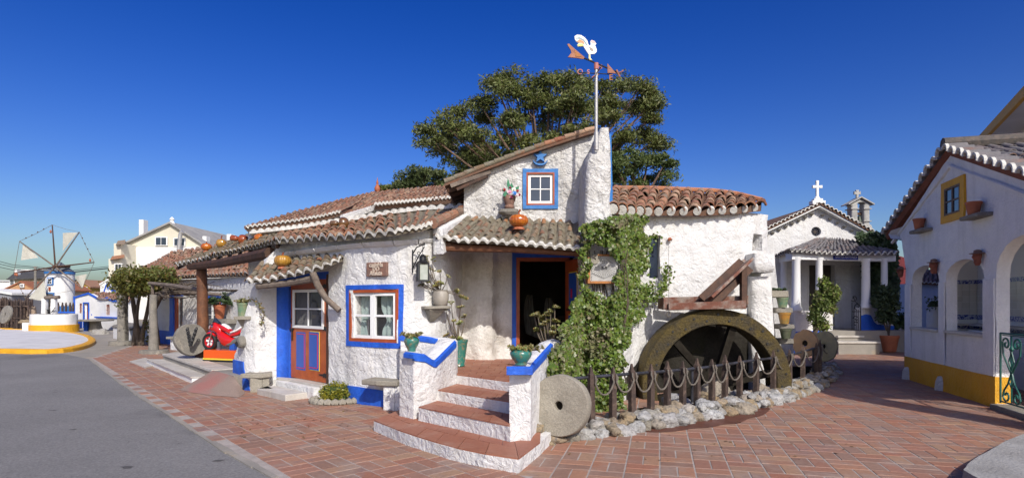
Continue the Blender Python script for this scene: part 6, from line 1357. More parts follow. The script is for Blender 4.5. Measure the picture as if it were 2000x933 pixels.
for a, b in ((P(1650, 402, Yb), P(1675, 388, Yb)), (P(1700, 402, Yb), P(1675, 388, Yb))): m.hexa([a+Vector((0, -.3, 0)), b+Vector((0, -.3, 0)), b+Vector((0, .3, 0)), a+Vector((0, .3, 0)), a+Vector((0, -.3, .05)), b+Vector((0, -.3, .05)), b+Vector((0, .3, .05)), a+Vector((0, .3, .05))])
m.build('roof_slab', GB, BC)
solid([(zc(470, Yb), X(1678), Yb, .68, .3, 0), (zc(450, Yb), X(1678), Yb, .5, .26, 0), (zc(440, Yb), X(1678), Yb, .42, .24, 0)], amp=.02, ex=4).build('base', GB, BC, smooth=True)
cross(BC, P(1674, 390, Yb), .40, .27, .085, GB, 1.3)
m = MB(); m.lathe([(.14, 0), (.12, .05), (.085, .13), (.07, .22), (.02, .26)], 14, (X(1678), Yb, zc(433, Yb))); m.build('bell', M('bronze', (.05, .06, .05), None, 4, .5, metal=.6), BC, smooth=True); m = MB(); m.box((X(1672), Yb-.05, zc(420, Yb)), (X(1684), Yb+.05, zc(415, Yb))); m.build('bell_yoke', WOOD, BC)
# porch
P6 = Path([((1549-1000)/F*19.6, 19.6), ((1748-1000)/F*20.6, 20.6)]); pz = P6.sz
def pw(name, u0, u1, z1, **k): return wall(name, P6, [(pz(u0), 0), (pz(u1), 0), (pz(u1), z1), (pz(u0), z1)], [], WHITE, CH, d=.12, amp=.03, thick=.3)
pw('parapet', 1550, 1626, zc(607, 19.7)); pw('parapet', 1683, 1745, zc(600, 20.3))
skin('plinth', P6, [(pz(1549), 0), (pz(1632), 0), (pz(1632), .62), pz(1600, 645), pz(1549, 647)], [], BLUE, CH, d=.1)
skin('plinth', P6, [(pz(1682), 0), (pz(1746), 0), pz(1746, 636), pz(1713, 633), pz(1706, 628), pz(1699, 615), pz(1690, 613), pz(1682, 616)], [], BLUE, CH, d=.08, amp=.03)
m = MB(); m.box((9.25, 19.9, 0), (9.55, 22, zc(607, 20))); m.build('parapet', WHITE, CH, bevel=.03)
m = MB(); m.box((9.5, 19.9, .02), (13.4, 21.9, .74)); m.build('floor', CONC, CH)
for u, v0, v1, Y, r_ in ((1555, 605, 503, 19.75, .15), (1600, 606, 503, 19.9, .125), (1691, 600, 505, 20.3, .15), (1727, 598, 505, 20.5, .12), (1531, 600, 505, 21.6, .13), (1703, 600, 505, 21.8, .12)):
    x = (u-1000)/F*Y; za, zb_ = zc(v0, Y), zc(v1, Y); m = MB(); m.lathe([(r_*1.25, za-.02), (r_*1.25, za+.05), (r_*1.0, za+.12), (r_*.92, za+.3), (r_*.85, zb_-.12), (r_*1.1, zb_-.05), (r_*1.15, zb_)], 18, (x, Y, 0)); m.build('column', WPAINT, CH, smooth=True)
m = MB(); m.sbox(P6, pz(1547), pz(1750), zc(508, 20), zc(496, 20), -.32, -.0); m.build('architrave', WPAINT, CH, bevel=.015)
m = MB(); m.hexa([P(1522, 512, 21.8), P(1547, 508, 19.7), P(1552, 508, 19.8), P(1528, 512, 21.8), P(1522, 500, 21.8), P(1547, 495, 19.7), P(1552, 495, 19.8), P(1528, 500, 21.8)]); m.build('architrave', WPAINT, CH)
E9 = [P(1543, 489, 19.35), P(1590, 492, 19.6), P(1640, 495, 19.8), P(1690, 496, 20.0), P(1752, 494, 20.4)]; T9 = [P(1597, 465, 21.9), P(1615, 465, 21.9), P(1635, 466, 21.9), P(1665, 469, 21.9), P(1712, 480, 21.9)]
roof(CH, E9, T9, 20, 6, TILEG, TILEG, LIME, name='porch_roof', h=.5, drop=.06, eh=.06)
roof(CH, [P(1514, 502, 21.8), P(1543, 490, 19.4)], [P(1592, 467, 21.9), P(1597, 465, 21.85)], 8, 5, TILEG, TILEG, LIME, name='porch_roof', h=.5, drop=.05, eh=.06)
a0, a1, b0, b1 = pxr(P6, 1627, 497, 1675, 507.5)
m = MB(); m.sbox(P6, a0, a1, b0, b1, -.02, .025); sg = m.build('tile_sign', M('cobalt_tile', (.02, .03, .20), (.05, .07, .32), 12, .25, fine=.1), CH, bevel=.004)
me = textmesh('SANTO ANTONIO', .135, .004, .003); me.materials.append(M('pale_blue_lettering', (.42, .44, .62), None, 3, .4)); link('lettering', me, sg, wall_matrix(P6, (a0+a1)/2, (b0+b1)/2, .03, ORG[CH]) @ Matrix.Scale(.78, 4, (1, 0, 0)))
for i, (u0, u1, v0, v1, Y, mt) in enumerate(((1628, 1706, 663, 690, 19.5, MARB), (1628, 1675, 648, 664, 20.1, MARB), (1624, 1684, 640, 650, 20.5, PINKC))):
    m = MB(); x0, x1 = (u0-1000)/F*Y, (u1-1000)/F*Y; zt = (.42, .58, .735)[i]; m.box((x0, Y-.3, 0), (x1, Y+.9, zt-.06)); m.build('riser', CONC, CH); m = MB(); m.box((x0-.03, Y-.34, zt-.06), (x1+.03, Y+.9, zt)); m.build('step_slab', mt, CH, bevel=.012)
# wrought iron gate leaf
IG = thing('iron_gate', 'open black wrought iron gate leaf with scrolled top at the chapel steps', 'gate', P(1672, 645, 20)); m = MB(); gx = lambda u, v: P(u, v, 20.0)
for u, va in ((1664, 590), (1668, 600), (1672, 604), (1676, 604), (1681, 600)): m.tube([gx(u, 645), gx(u, va)], .014, 5)
m.tube([gx(1664, 645), gx(1681, 645)], .014, 5); m.tube([gx(1664, 608), gx(1681, 608)], .014, 5)
def spiral(c, r0, t0, t1, u=1, n=14, dp=None): return [P(c[0]+u*r0*(1-.75*k/n)*math.cos(t0+(t1-t0)*k/n), c[1]-r0*(1-.75*k/n)*math.sin(t0+(t1-t0)*k/n), dp or 20.0) for k in range(n+1)]
m.tube(spiral((1668, 582), 7, -2.5, 3.5), .016, 5); m.tube(spiral((1675, 598), 7, 4.5, -1.5), .015, 5); m.tube(spiral((1672, 622), 6, 3, -3), .013, 5); m.tube(spiral((1671, 632), 5, 0, 6), .013, 5); m.tube([gx(1666, 577), gx(1670, 588), gx(1681, 598), gx(1681, 645)], .015, 5); m.build('scroll', IRON, IG)
# potted trees
def conifer(label, u, v, Y, ph, pr, mt, blobs, N, leafm, size, group=None, cat='potted shrub', trunkv=None):
    c = P(u, v, Y); t = thing('potted_conifer', label, cat, c, group); MB().lathe(POTP(pr, ph), 24, c).build('pot', mt, t, smooth=True); m = MB(); pts = []
    rn = np.random.RandomState(int(u)); b0_ = c+Vector((0, 0, ph*.9))
    for (bu, bv, br, bh, w) in blobs:
        e = P(bu, bv, Y); m.tube([b0_, b0_.lerp(e, .5)+Vector((0, .03, .03)), e], [.022, .015, .008], 5); n_ = int(N*w)
        for k in range(14):
            d_ = rn.normal(size=3); d_ /= np.linalg.norm(d_); s_ = np.array(e)+d_*np.array([br, br, bh])/F*Y*rn.uniform(.35, .9); pts.append(s_+rn.normal(size=(n_//14, 3))*np.array([.05, .05, .075]))
    m.build('branch', BARK, t, kind='stuff'); leafobj('leaves', leafcloud(np.concatenate(pts), size, 2.2), leafm, t)
conifer('tall potted conifer with bright green crown before the chapel porch', 1590, 676, 18.6, .28, .2, TERRA, [(1612, 562, 12, 16, 1), (1600, 585, 12, 16, .8), (1622, 575, 12, 12, .8), (1632, 572, 7, 9, .5), (1593, 610, 9, 14, .4), (1612, 600, 12, 12, .6), (1622, 600, 8, 10, .3), (1600, 630, 10, 12, .25), (1612, 640, 8, 10, .15), (1588, 618, 6, 7, .2)], 1500, LEAFC, .05)
conifer('dark feathery shrub in a big terracotta pot beside the chapel steps', 1736, 686, 19.9, .55, .31, TERRA, [(1722, 575, 10, 14, 1), (1738, 580, 10, 14, 1), (1715, 590, 8, 12, .7), (1745, 595, 8, 12, .7), (1730, 600, 10, 12, .7), (1722, 620, 8, 10, .4), (1742, 618, 8, 10, .4)], 1300, M('dark_feathery_leaf', (.1, .1, .05), (.04, .07, .03), 3, .6, isl=[(.05, .09, .03), (.07, .11, .04), (.04, .07, .03), (.09, .12, .06)], fine=0, tr=.2), .06)
t = thing('white_planter', 'square white masonry planter with dark leafy plant near the big terracotta pot', 'planter', P(1760, 672, 21.6)); c = P(1760, 676, 21.6); m = MB(); m.box((c.x-.2, c.y-.2, c.z), (c.x+.2, c.y+.2, c.z+.7)); m.build('box', WHITE, t, bevel=.03)
pts = [np.array(P(u, v, 21.5))+np.random.normal(size=(120, 3))*[.12, .1, .1] for u, v in ((1748, 628), (1758, 622), (1765, 630), (1753, 640), (1762, 636))]; leafobj('leaves', leafcloud(np.concatenate(pts), .11, 1.2), LEAFK, t)
# ivy behind the chapel, dark red house, white low wall
t = thing('dark_creeper', 'dark green creeper covering the wall between chapel and arcade house', 'creeper', P(1720, 600, 23)); rn = np.random.RandomState(11); pol = [(1672, 458), (1700, 455), (1728, 458), (1747, 470), (1752, 500), (1755, 560), (1750, 600), (1735, 600), (1735, 560), (1712, 560), (1712, 600), (1690, 600), (1686, 520), (1680, 478)]
u = rn.uniform(1668, 1758, 16000); v = rn.uniform(450, 605, 16000); ok = inpoly(u+rn.normal(size=u.shape)*2, v+rn.normal(size=u.shape)*2, pol); u, v = u[ok], v[ok]; Y = 21.25+rn.uniform(0, .35, u.shape); leafobj('leaves', leafcloud(np.stack([(u-1000)/F*Y, Y, EYE+(HOR-v)/F*Y], 1), .11, 1.15, np.tile([[.0, -.8, .5]], (len(u), 1))), LEAFK, t)
m = MB(); m.hexa([P(1690, 680, 23.6), P(1752, 680, 23.6), P(1752, 680, 23.8), P(1690, 680, 23.8), P(1690, 466, 23.6), P(1752, 468, 23.6), P(1752, 468, 23.8), P(1690, 466, 23.8)]); m.build('wall', WHITE, t)
t = thing('dark_red_house', 'dark red painted house front glimpsed past the chapel', 'house', P(1762, 600, 30)); m = MB(); m.hexa([P(1750, 640, 30), P(1776, 640, 30), P(1776, 640, 33), P(1750, 640, 33), P(1750, 498, 30), P(1776, 505, 30), P(1776, 505, 33), P(1750, 498, 33)]); m.build('wall', M('dark_red_paint', (.16, .015, .02), (.11, .012, .015), 3, .8), t)
m = MB(); m.hexa([P(1748, 570, 29.7), P(1757, 570, 29.7), P(1757, 570, 29.9), P(1748, 570, 29.9), P(1748, 538, 29.7), P(1757, 538, 29.7), P(1757, 538, 29.9), P(1748, 538, 29.9)]); m.build('window', WPAINT, t); m = MB(); m.hexa([P(1744, 607, 29.6), P(1755, 607, 29.6), P(1755, 607, 29.9), P(1744, 607, 29.9), P(1744, 588, 29.6), P(1755, 588, 29.6), P(1755, 588, 29.9), P(1744, 588, 29.9)]); m.build('yellow_panel', M('yellow_sign_paint', (.7, .6, .02), None), t)
t = thing('low_white_wall', 'low white garden wall at the end of the brick lane', 'wall', (19, 27, 0)); m = MB(); m.box((16.5, 28.5, 0), (23, 28.8, .75)); m.build('wall', WHITE, t, bevel=.03); m = MB(); m.box((16.5, 28.44, 0), (23, 28.49, .25)); m.build('plinth', BLUE, t)
# ---------------------------------------------------------------- arcade house on the right
AR = Path([(5.18+.274*13.25, 13.25), (5.18+.274*7.0, 7.0)]); r2 = AR.sz
AH = thing('arcade_house', 'white roughcast house with ochre plinth, round arches and ochre framed window', 'house', (8.2, 11, 0)); inn = Vector((.9645, -.264, 0))*1.0
def arch(s0, s1, zb, zs, zt, n=12): c_ = (s0+s1)/2; h = (s1-s0)/2; return [(s0, zb), (s1, zb), (s1, zs)]+[(c_+h*math.cos(t_), zs+(zt-zs)*math.sin(t_)**.9) for t_ in np.linspace(0, math.pi, n)[1:-1]]+[(s0, zs)]
SI, SP = 1.165, 2.11; oA = (r2(1781), r2(1835)); oB = (r2(1847), r2(1922)); oC = (r2(1945), r2(1945)+1.75)
eaveL, eaveR, apx = (r2(1745), 3.40), (r2(1745)+0, 0), (r2(1858), 4.50)
sE = r2(1746)
wall('wall', AR, [(r2(1769), 0), (AR.L, 0), (AR.L, 3.0), (r2(1858), 4.48), (max(sE, .0)-.35, 3.27), (r2(1769)-.25, 3.10), (r2(1769)-.02, 2.5)], [arch(oA[0], oA[1], SI, SP, 2.46), arch(oB[0], oB[1], SI, SP, 2.47), arch(oC[0], oC[1], .08, SP, 2.70)], WSPRAY, AH, d=.085, amp=.018, thick=.19)
skin('plinth', AR, [(r2(1769)-.01, 0), (oC[0]+.0, 0), (oC[0]+.0, .5), (r2(1769)-.01, .5)], [], YELL, AH, off=.02, amp=.02, thick=.08, d=.07)
m = MB(); n_ = AR.n(1); m.sbox(AR, oC[0], oC[0]+.02, 0, .505, -.19, .02); m.build('plinth', YELL, AH); m = MB(); m.sbox(AR, r2(1769)-.03, r2(1769), 0, .5, -.19, .02); m.build('plinth', YELL, AH)
for k, (s0, s1) in enumerate(((r2(1769), r2(1781)), (oA[1], oB[0]), (oB[1], oC[0]))): m = MB(); m.sbox(AR, s0+.01, s1-.01, .51, SP-.02, .0, .03); m.build('pilaster', WSPRAY, AH, bevel=.012)
for s0, s1 in (oA, oB): m = MB(); m.sbox(AR, s0-.0, s1+.0, SI-.045, SI+.004, -.22, .05); m.build('sill', MARB, AH, bevel=.006)
for s0, s1 in ((r2(1769)+.02, r2(1781)-.02), (oA[1]+.0, oB[0]-.0)):
    c_ = AR.at((s0+s1)/2, 0, .03); solid([(-.01, c_.x, c_.y, .05, .12, .27), (.18, c_.x, c_.y, .035, .10, .27), (.27, c_.x, c_.y, .02, .06, .27)], amp=.02, ex=3, n=20).build('cement_patch', WROUGH, AH, smooth=True)
ws = (r2(1841), r2(1886), 3.2, 3.97)
skin('window_surround', AR, rect(*ws), [rect(ws[0]+.15, ws[1]-.15, ws[2]+.13, ws[3]-.13)], YELL, AH, off=.035, amp=.01, thick=.06)
m = MB(); i0, i1, j0, j1 = ws[0]+.15, ws[1]-.15, ws[2]+.13, ws[3]-.13; MB().sbox(AR, i0, i1, j0, j1, .0, .012).build('pane', GLASS, AH); ringbox(m, AR, i0, i1, j0, j1, .035, .005, .035); m.sbox(AR, (i0+i1)/2-.02, (i0+i1)/2+.02, j0, j1, .005, .03).sbox(AR, i0, i1, (j0+j1)/2-.012, (j0+j1)/2+.012, .005, .028); m.build('window', WOODG, AH)
TERRAD = M('dull_red_clay', (.24, .075, .04), (.16, .055, .03), 5, .9, .4, 30, fine=.3)
# gable mouldings, verge, roof
aL, aA, aR = AR.at(r2(1769)-.55, 3.34, .12), AR.at(r2(1858), 4.56, .12), AR.at(r2(1858)+3.5, 3.18, .12)
aL = Vector((5.18+.274*14.2-.12, 14.2, 3.33))
verge(AH, aL, aA, 12, .12, .3, inn, mat=TILEG, lip=.05); verge(AH, aA, aR, 13, .12, .3, inn, mat=TILEG, lip=.05)
for a, b in ((aL, aA), (aA, aR)):
    m = MB(); q0, q1 = a+Vector((.10, 0, -.12)), b+Vector((.10, 0, -.12)); m.hexa([q0, q1, q1+inn*.15, q0+inn*.15, q0+Vector((-.05, 0, .11)), q1+Vector((-.05, 0, .11)), q1+inn*.15+Vector((0, 0, .11)), q0+inn*.15+Vector((0, 0, .11))]); m.build('verge_board', TERRAD, AH)
    m = MB(); off = inn*.11; pts = [a.lerp(b, t_)+off+Vector((0, 0, -.32)) for t_ in np.linspace(.08 if a is aL else 0, 1, 8)]; m.tube(pts, .035, 6); m.build('moulding', WSPRAY, AH, smooth=True)
n_ = 4.6
roof(AH, [aR+inn*n_, aR+inn*.1], [aA+inn*n_, aA+inn*.1], 22, 9, TILEG, TILEG, None, name='roof', h=.5, drop=.08, limit=200, cover=.7)
m = MB(); m.hexa([aL+inn*.2-Vector((0, 0, .05)), aL+inn*n_-Vector((0, 0, .05)), aA+inn*n_-Vector((0, 0, .05)), aA+inn*.2-Vector((0, 0, .05)), aL+inn*.2, aL+inn*n_, aA+inn*n_, aA+inn*.2]); m.build('roof', CHANR, AH)
m = MB(); m.tube([aA-inn*.02+Vector((0, 0, .09)), aA+inn*n_+Vector((0, 0, .09))], .12, 8); m.build('ridge_tile', M('dark_lichened_tile', (.07, .065, .06), (.14, .11, .09), 9, .9, .6, 30), AH)
# tiled alcove inside
BK = Path([(10.3, 13.92), (10.87, 13.76), (7.1+.274*8, 8)]); bl = BK.L
m = MB(); m.sbox(BK, 0, .59, 0, 3.3, -.2, -.012).sbox(BK, .595, bl, 0, 3.3, -.2, -.012, n=1); m.build('alcove_wall', WPAINT, AH)
for z0, z1 in ((2.13, 2.22), (1.30, 1.41), (1.08, 1.17)): 
    m = MB(); m.sbox(BK, 0, .585, z0, z1, -.01, .012).sbox(BK, .6, bl, z0, z1, -.01, .012); m.build('tile_band', AZUL, AH)
tn = 0
for (a0, a1) in ((.0, .585), (.60, 4.2)):
    nt_ = max(1, int((a1-a0)/.145)); w = (a1-a0)/nt_
    for i in range(nt_):
        for j in range(5): z0 = 1.415+.143*j; MB().sbox(BK, a0+w*i+.003, a0+w*(i+1)-.003, z0+.002, z0+.14, -.01, .006+.002*random.random()).build('wall_tile', AZUL2, AH); tn += 1
m = MB(); m.sbox(BK, .6, bl, 1.17, 1.21, -.0, .45); m.sbox(BK, .0, .4, 1.17, 1.209, 0, .45); m.build('counter', MARB, AH); m = MB(); m.sbox(BK, .6, bl, 0, 1.08, 0, .4); m.build('counter_base', WPAINT, AH)
m = MB(); q0, q1 = AR.at(0, 3.0, -.2), AR.at(AR.L, 3.0, -.2); m.hexa([q0, q1, q1+inn*3.6, q0+inn*2.3, q0+Vector((0, 0, .05)), q1+Vector((0, 0, .05)), q1+inn*3.6+Vector((0, 0, .05)), q0+inn*2.3+Vector((0, 0, .05))]); m.build('ceiling', WPAINT, AH)
for (u0, u1, v0, v1, lb, sh) in ((1793, 1816, 426, 447, 'small empty terracotta pot on a ledge left of the ochre window', (1796, 1821, 447, 455)), (1901, 1929, 392, 417, 'larger empty terracotta pot on a ledge right of the ochre window', (1899, 1938, 418, 429))):
    s0, s1 = r2(sh[0]), r2(sh[1]); sc = (s0+s1)/2; zt = AR.sz((sh[0]+sh[1])/2, sh[2])[1]; t = thing('slate_ledge', lb.replace('empty terracotta pot on a ledge', 'slate ledge carrying the pot'), 'ledge', AR.at(sc, zt), 'slate ledges on the arcade gable')
    m = MB(); m.sbox(AR, s0, s1, zt-.07, zt, -.05, .2); m.build('slab', STONE, t, bevel=.025); c = AR.at(sc-.0, zt, .12); hh = (v1-v0)/F*c.y; lathe_thing('terracotta_pot', lb, 'flower pot', c, POTP(.115 if u0 < 1850 else .12, hh*.98, .68), TERRA, group='terracotta pots on the arcade gable')
CL = M('red_clay_figure', (.35, .11, .06), (.22, .07, .04), 14, .85, .6, 40, fine=.3)
for u, v0, v1, lb in ((1766, 520, 541, 'clay head with a cap on the corner pillar farthest along the arcade'), (1832, 505, 534, 'clay head in a hat between the two narrow arches'), (1919, 487, 518, 'largest clay head in a brimmed hat beside the gate arch')):
    sc = r2(u); z0, z1 = AR.sz(u, v1)[1], AR.sz(u, v0)[1]; H_ = z1-z0; t = thing('clay_head', lb, 'clay figure', AR.at(sc, z0), 'clay heads on the arcade pillars'); c = AR.at(sc, z0, .07)
    rows = [(z0, c.x, c.y, .03, .03, .27), (z0+H_*.2, c.x, c.y, .055, .05, .27), (z0+H_*.32, c.x, c.y, .045, .05, .27), (z0+H_*.5, c.x-.01, c.y, .065, .065, .27), (z0+H_*.68, c.x-.005, c.y, .06, .065, .27), (z0+H_*.75, c.x, c.y, .05, .055, .27)]
    solid(rows, amp=.012, ex=2.2, dz=.02, n=20).build('head', CL, t, smooth=True)
    m = MB(); m.tube([c+Vector((-.05, -.01, H_*.56)), c+Vector((-.095, -.01, H_*.50))], [.012, .018], 6); m.build('nose', CL, t)
    m = MB(); m.lathe([(.075, H_*.72), (.12, H_*.74), (.118, H_*.77), (.06, H_*.8), (.055, H_*.95), (.02, H_)], 16, c); m.build('hat', TERRAO, t, smooth=True)
# view through the far arch
t = thing('far_white_outbuilding', 'pale outbuilding with tiled roof seen through the farthest arch', 'outbuilding', P(1815, 600, 24)); m = MB(); m.box((16.5, 24, 0), (18.9, 26, zc(553, 24))); m.build('wall', M('blue_white_wall', (.50, .56, .68), (.42, .5, .66), 6, .9, .5, 12), t); roof(t, [P(1785, 550, 23.8), P(1850, 553, 23.8)], [P(1785, 525, 26), P(1850, 528, 26)], 8, 4, TILE, CHANR, LIME)
m = MB(); m.box((16.4, 23.95, 0), (18.95, 23.99, .5)); m.build('plinth', BLUE, t)
t = thing('rounded_planter', 'rounded white planter with trailing plant behind the arcade sill', 'planter', P(1830, 630, 14.2)); c = P(1828, 636, 14.2); solid([(.6, c.x, c.y, .16, .16, 0), (c.z+.3, c.x, c.y, .17, .17, 0), (c.z+.45, c.x, c.y, .13, .14, 0)], amp=.02, ex=3).build('bowl', WHITE, t, smooth=True)
pts = np.array(c+Vector((0, 0, .5)))+np.random.normal(size=(260, 3))*[.09, .07, .09]; leafobj('leaves', leafcloud(pts, .05, 1.8), LEAFK, t)
# green gate and steps at the near arch
t = thing('green_gate', 'green wrought iron garden gate with scrolls in the near arch', 'gate', AR.at(r2(1963), 0, .06)); s0 = r2(1963); A_ = lambda s_, z: AR.at(s0+s_, z, .06); m = MB()
m.tube([A_(0, .13), A_(0, 1.22)], .016, 6); m.tube([A_(0, 1.22), A_(1.2, 1.22)], .016, 6); m.tube([A_(0, .16), A_(1.2, .16)], .014, 6); m.tube([A_(.06, 1.19), A_(1.2, 1.19)], .008, 5); m.build('frame', GREENI, t)
def sp(cx, cz, r_, t0, t1, k=.8, n=16): return [A_(cx+r_*(1-k*i/n)*math.cos(t0+(t1-t0)*i/n), cz+r_*(1-k*i/n)*math.sin(t0+(t1-t0)*i/n)) for i in range(n+1)]
for mir in (0, 1):
    f = (lambda x: x) if not mir else (lambda x: .62-x)
    def spm(cx, cz, r_, t0, t1): return [A_(f(cx+r_*(1-.8*i/16)*math.cos(t0+(t1-t0)*i/16)), cz+r_*(1-.8*i/16)*math.sin(t0+(t1-t0)*i/16)) for i in range(17)]
    m = MB(); m.tube(spm(.16, 1.06, .10, 2.6, -4.5), .014, 6); m.tube([A_(f(x), z) for x, z in ((.06, 1.1), (.08, .9), (.2, .74), (.3, .62), (.22, .46), (.1, .34), (.07, .24))], .014, 6); m.tube(spm(.17, .27, .10, 3.4, 9.5), .014, 6); m.tube([A_(f(x), z) for x, z in ((.31, .95), (.24, .8), (.31, .66), (.24, .5), (.31, .40))], .011, 5); m.build('scroll', GREENI, t)
m = MB(); m.tube([A_(.31, .2), A_(.31, 1.19)], .011, 5); m.lathe([(.02, 0), (.035, .03), (.0, .1)], 6, A_(.31, .96)); m.build('centre_bar', GREENI, t)
t = thing('gate_threshold', 'grey stone threshold slab below the green gate', 'threshold', AR.at(r2(1963), 0)); m = MB(); m.sbox(AR, r2(1950), oC[1], -.01, .085, -.3, .12); m.build('slab', STONE, t, bevel=.015)
t = thing('stone_platform', 'rough grey concrete step in the bottom corner beside the brick paving', 'step', G(1950, 900)); pl = [tuple(G(*q_, .13)[:2]) for q_ in ((1880, 915), (1905, 893), (1960, 862), (2010, 840))]; pl = pl+[(9.0, 6.3), (9, 3), (3.6, 3), (4.0, 4.6)]
mass('slab', pl, -.01, .125, amp=.02, mat=M('rough_concrete', (.40, .39, .37), (.30, .29, .27), 2.5, .95, .8, 30, fine=.4, dist=.02), par=t)
# big white building with deep yellow edged eave, up the slope behind the arcade
e_ = Vector((.474, .88, 0)).normalized(); mm = Vector((e_.y, -e_.x, 0)); st_ = Vector((3.9, -3.38, 0)); BB = thing('tall_white_building', 'tall white building with ochre edged eave rising behind the arcade house', 'building', st_+e_*25)
def L3(t_, o, z): q_ = st_+e_*t_+mm*o; return Vector((q_.x, q_.y, z))
t0_, t1_ = 19.5, 31.2
def slab(name, o0, o1, z0, z1, mat, ta=t0_, tb=t1_, bev=0): m = MB(); m.hexa([L3(ta, o0, z0), L3(tb, o0, z0), L3(tb, o1, z0), L3(ta, o1, z0), L3(ta, o0, z1), L3(tb, o0, z1), L3(tb, o1, z1), L3(ta, o1, z1)]); return m.build(name, mat, BB)
slab('eave_band', -.02, .10, 7.72, 8.03, YELL); slab('soffit', .10, .95, 7.78, 7.9, WFAR); slab('wall', .95, 7, -.02, 7.78, WFAR, tb=t1_-.3)
m = MB(); m.hexa([L3(t0_, .1, 7.9), L3(t1_, .1, 7.9), L3(t1_, 7, 7.9), L3(t0_, 7, 7.9), L3(t0_, .1, 8.0), L3(t1_, .1, 8.0), L3(t1_, 6.9, 9.2), L3(t0_, 6.9, 9.2)]); m.build('roof', CHANR, BB)
m = MB(); m.tube([P(1976, 310, 17.5), P(2002, 278, 16.7)], .012, 5); m.build('cable', IRON, BB)

# fallen leaves along the walls
rn = np.random.RandomState(12); lt = []
for k in range(230):
    if k % 2: u, v = rn.uniform(460, 800), rn.uniform(775, 860)
    else: u, v = rn.uniform(1040, 1700), rn.uniform(700, 900)
    q_ = G(u, v, .012); lt.append(tuple(q_))
lo_ = leafobj('leaf_litter', leafcloud(lt, .026, 1.7, np.tile([[0, 0, 1.]], (len(lt), 1)), .5), M('dry_leaf', (.12, .06, .03), (.2, .13, .05), 9, .8, fine=.2), None)
# ---------------------------------------------------------------- windmill
WMc = Vector(((117-1000)/F*42, 42, 0)); Yw = 42
WM = thing('windmill', 'small white windmill with blue trim, zinc cone and canvas sails', 'windmill', WMc)
zw = lambda v: EYE+(590-v)/F*Yw; xw = lambda u: (u-1000)/F*Yw
prof = []
m = MB(); rows = []
for k in range(24):
    z = zw(640)+(zw(533)-zw(640))*k/23; r_ = .90-.05*k/23; rows.append([(WMc.x+(r_+wob((math.cos(a)*3, math.sin(a)*3, z*1.5), .03))*math.cos(a), Yw+(r_+wob((math.cos(a)*3, math.sin(a)*3, z*1.5), .03))*math.sin(a), z) for a in np.linspace(0, 2*math.pi, 65)[:-1]])
m.grid(rows, closed=True); m.build('tower', WFAR, WM, smooth=True)
m = MB(); m.lathe([(.93, zw(640)), (.92, zw(597))], 48, WMc); m.build('plinth', BLUE2, WM)
m = MB(); m.lathe([(.84, zw(535)), (.90, zw(535)), (.90, zw(531)), (.84, zw(531))], 48, WMc); m.build('cap_band', BLUE2, WM)
for k in range(14):
    a0, a1 = 2*math.pi*k/14, 2*math.pi*(k+.96)/14; m = MB(); rr = lambda a, r_, z: (WMc.x+r_*math.cos(a), Yw+r_*math.sin(a), z); am = (a0+a1)/2
    m.add([rr(a0, .89, zw(531)), rr(am, .89, zw(531)), rr(a1, .89, zw(531)), rr(a1, .10, zw(513)), rr(a0, .10, zw(513)), rr(a0, .89, zw(531)+.02), rr(am, .89, zw(531)+.02), rr(a1, .89, zw(531)+.02), rr(a1, .10, zw(513)+.03), rr(a0, .1, zw(513)+.03)], [(4, 3, 2, 1, 0), (5, 6, 7, 8, 9), (0, 1, 6, 5), (1, 2, 7, 6), (2, 3, 8, 7), (3, 4, 9, 8), (4, 0, 5, 9)]); m.build('cone_sheet', SLATE, WM)
m = MB(); m.lathe([(.12, zw(513)), (.02, zw(511))], 10, WMc); m.build('cone_tip', SLATE, WM)
def wmx(u, v, r_=.905):
    k = (u-1000)/F; a = k*k+1; b = -2*(k*WMc.x+Yw); c_ = WMc.x**2+Yw**2-r_*r_; D_ = max(b*b-4*a*c_, 0); Y = (-b-math.sqrt(D_))/(2*a); return Vector((k*Y, Y, EYE+(590-v)/F*Y))
def wbox(name, u0, u1, v0, v1, d0, d1, mat, par=WM): m = MB(); a, b, c_, d_ = wmx(u0, v1), wmx(u1, v1), wmx(u1, v0), wmx(u0, v0); o = Vector(((a.x+b.x)/2-WMc.x, (a.y+b.y)/2-Yw, 0)).normalized(); m.hexa([a+o*d1, b+o*d1, b+o*d0, a+o*d0, d_+o*d1, c_+o*d1, c_+o*d0, d_+o*d0]); return m.build(name, mat, par)
wbox('window_surround', 92.5, 104, 541, 556.5, -.05, .05, BLUE2); w_ = wbox('window', 94, 102.5, 543, 554.5, -.05, .065, WPAINT)
for i in (0, 1):
    for j in (0, 1): wbox('pane', 95.4+3.3*i, 98+3.3*i, 544.2+5.2*j, 548.2+5.2*j, .05, .075, GLASS, w_)
wbox('door_surround', 89.5, 106, 571, 640, -.05, .045, BLUE2); wbox('door', 92, 104, 573.5, 640, 0, .055, ROOMM); wbox('niche_figure', 96, 98.5, 560, 567, -.02, .07, REDW)
hub = P(108, 521, Yw-1.35); m = MB(); m.tube([hub+Vector((0, -.15, 0)), hub+Vector((0, 1.3, .1))], .09, 8); m.build('axle', WOOD, WM)
tips = {'a': (102, 439), 'b': (155, 453), 'c': (184, 512), 'd': (161, 563), 'e': (49, 582), 'f': (27, 533), 'g': (38, 471)}
def hp(u, v): return P(u, v, Yw-1.4)
for k, (u, v) in tips.items(): m = MB(); m.tube([hub, hp(u, v)], [.055, .035], 6); m.build('sail_pole', WOOD if k in 'acf' else WOODG, WM)
ordr = 'abcdefg'; m = MB()
for k in range(7):
    if ordr[k] in 'c': continue
    a, b = hp(*tips[ordr[k]]), hp(*tips[ordr[(k+1) % 7]]); m.tube([a, a.lerp(b, .5)-Vector((0, 0, .05)), b], .014, 4)
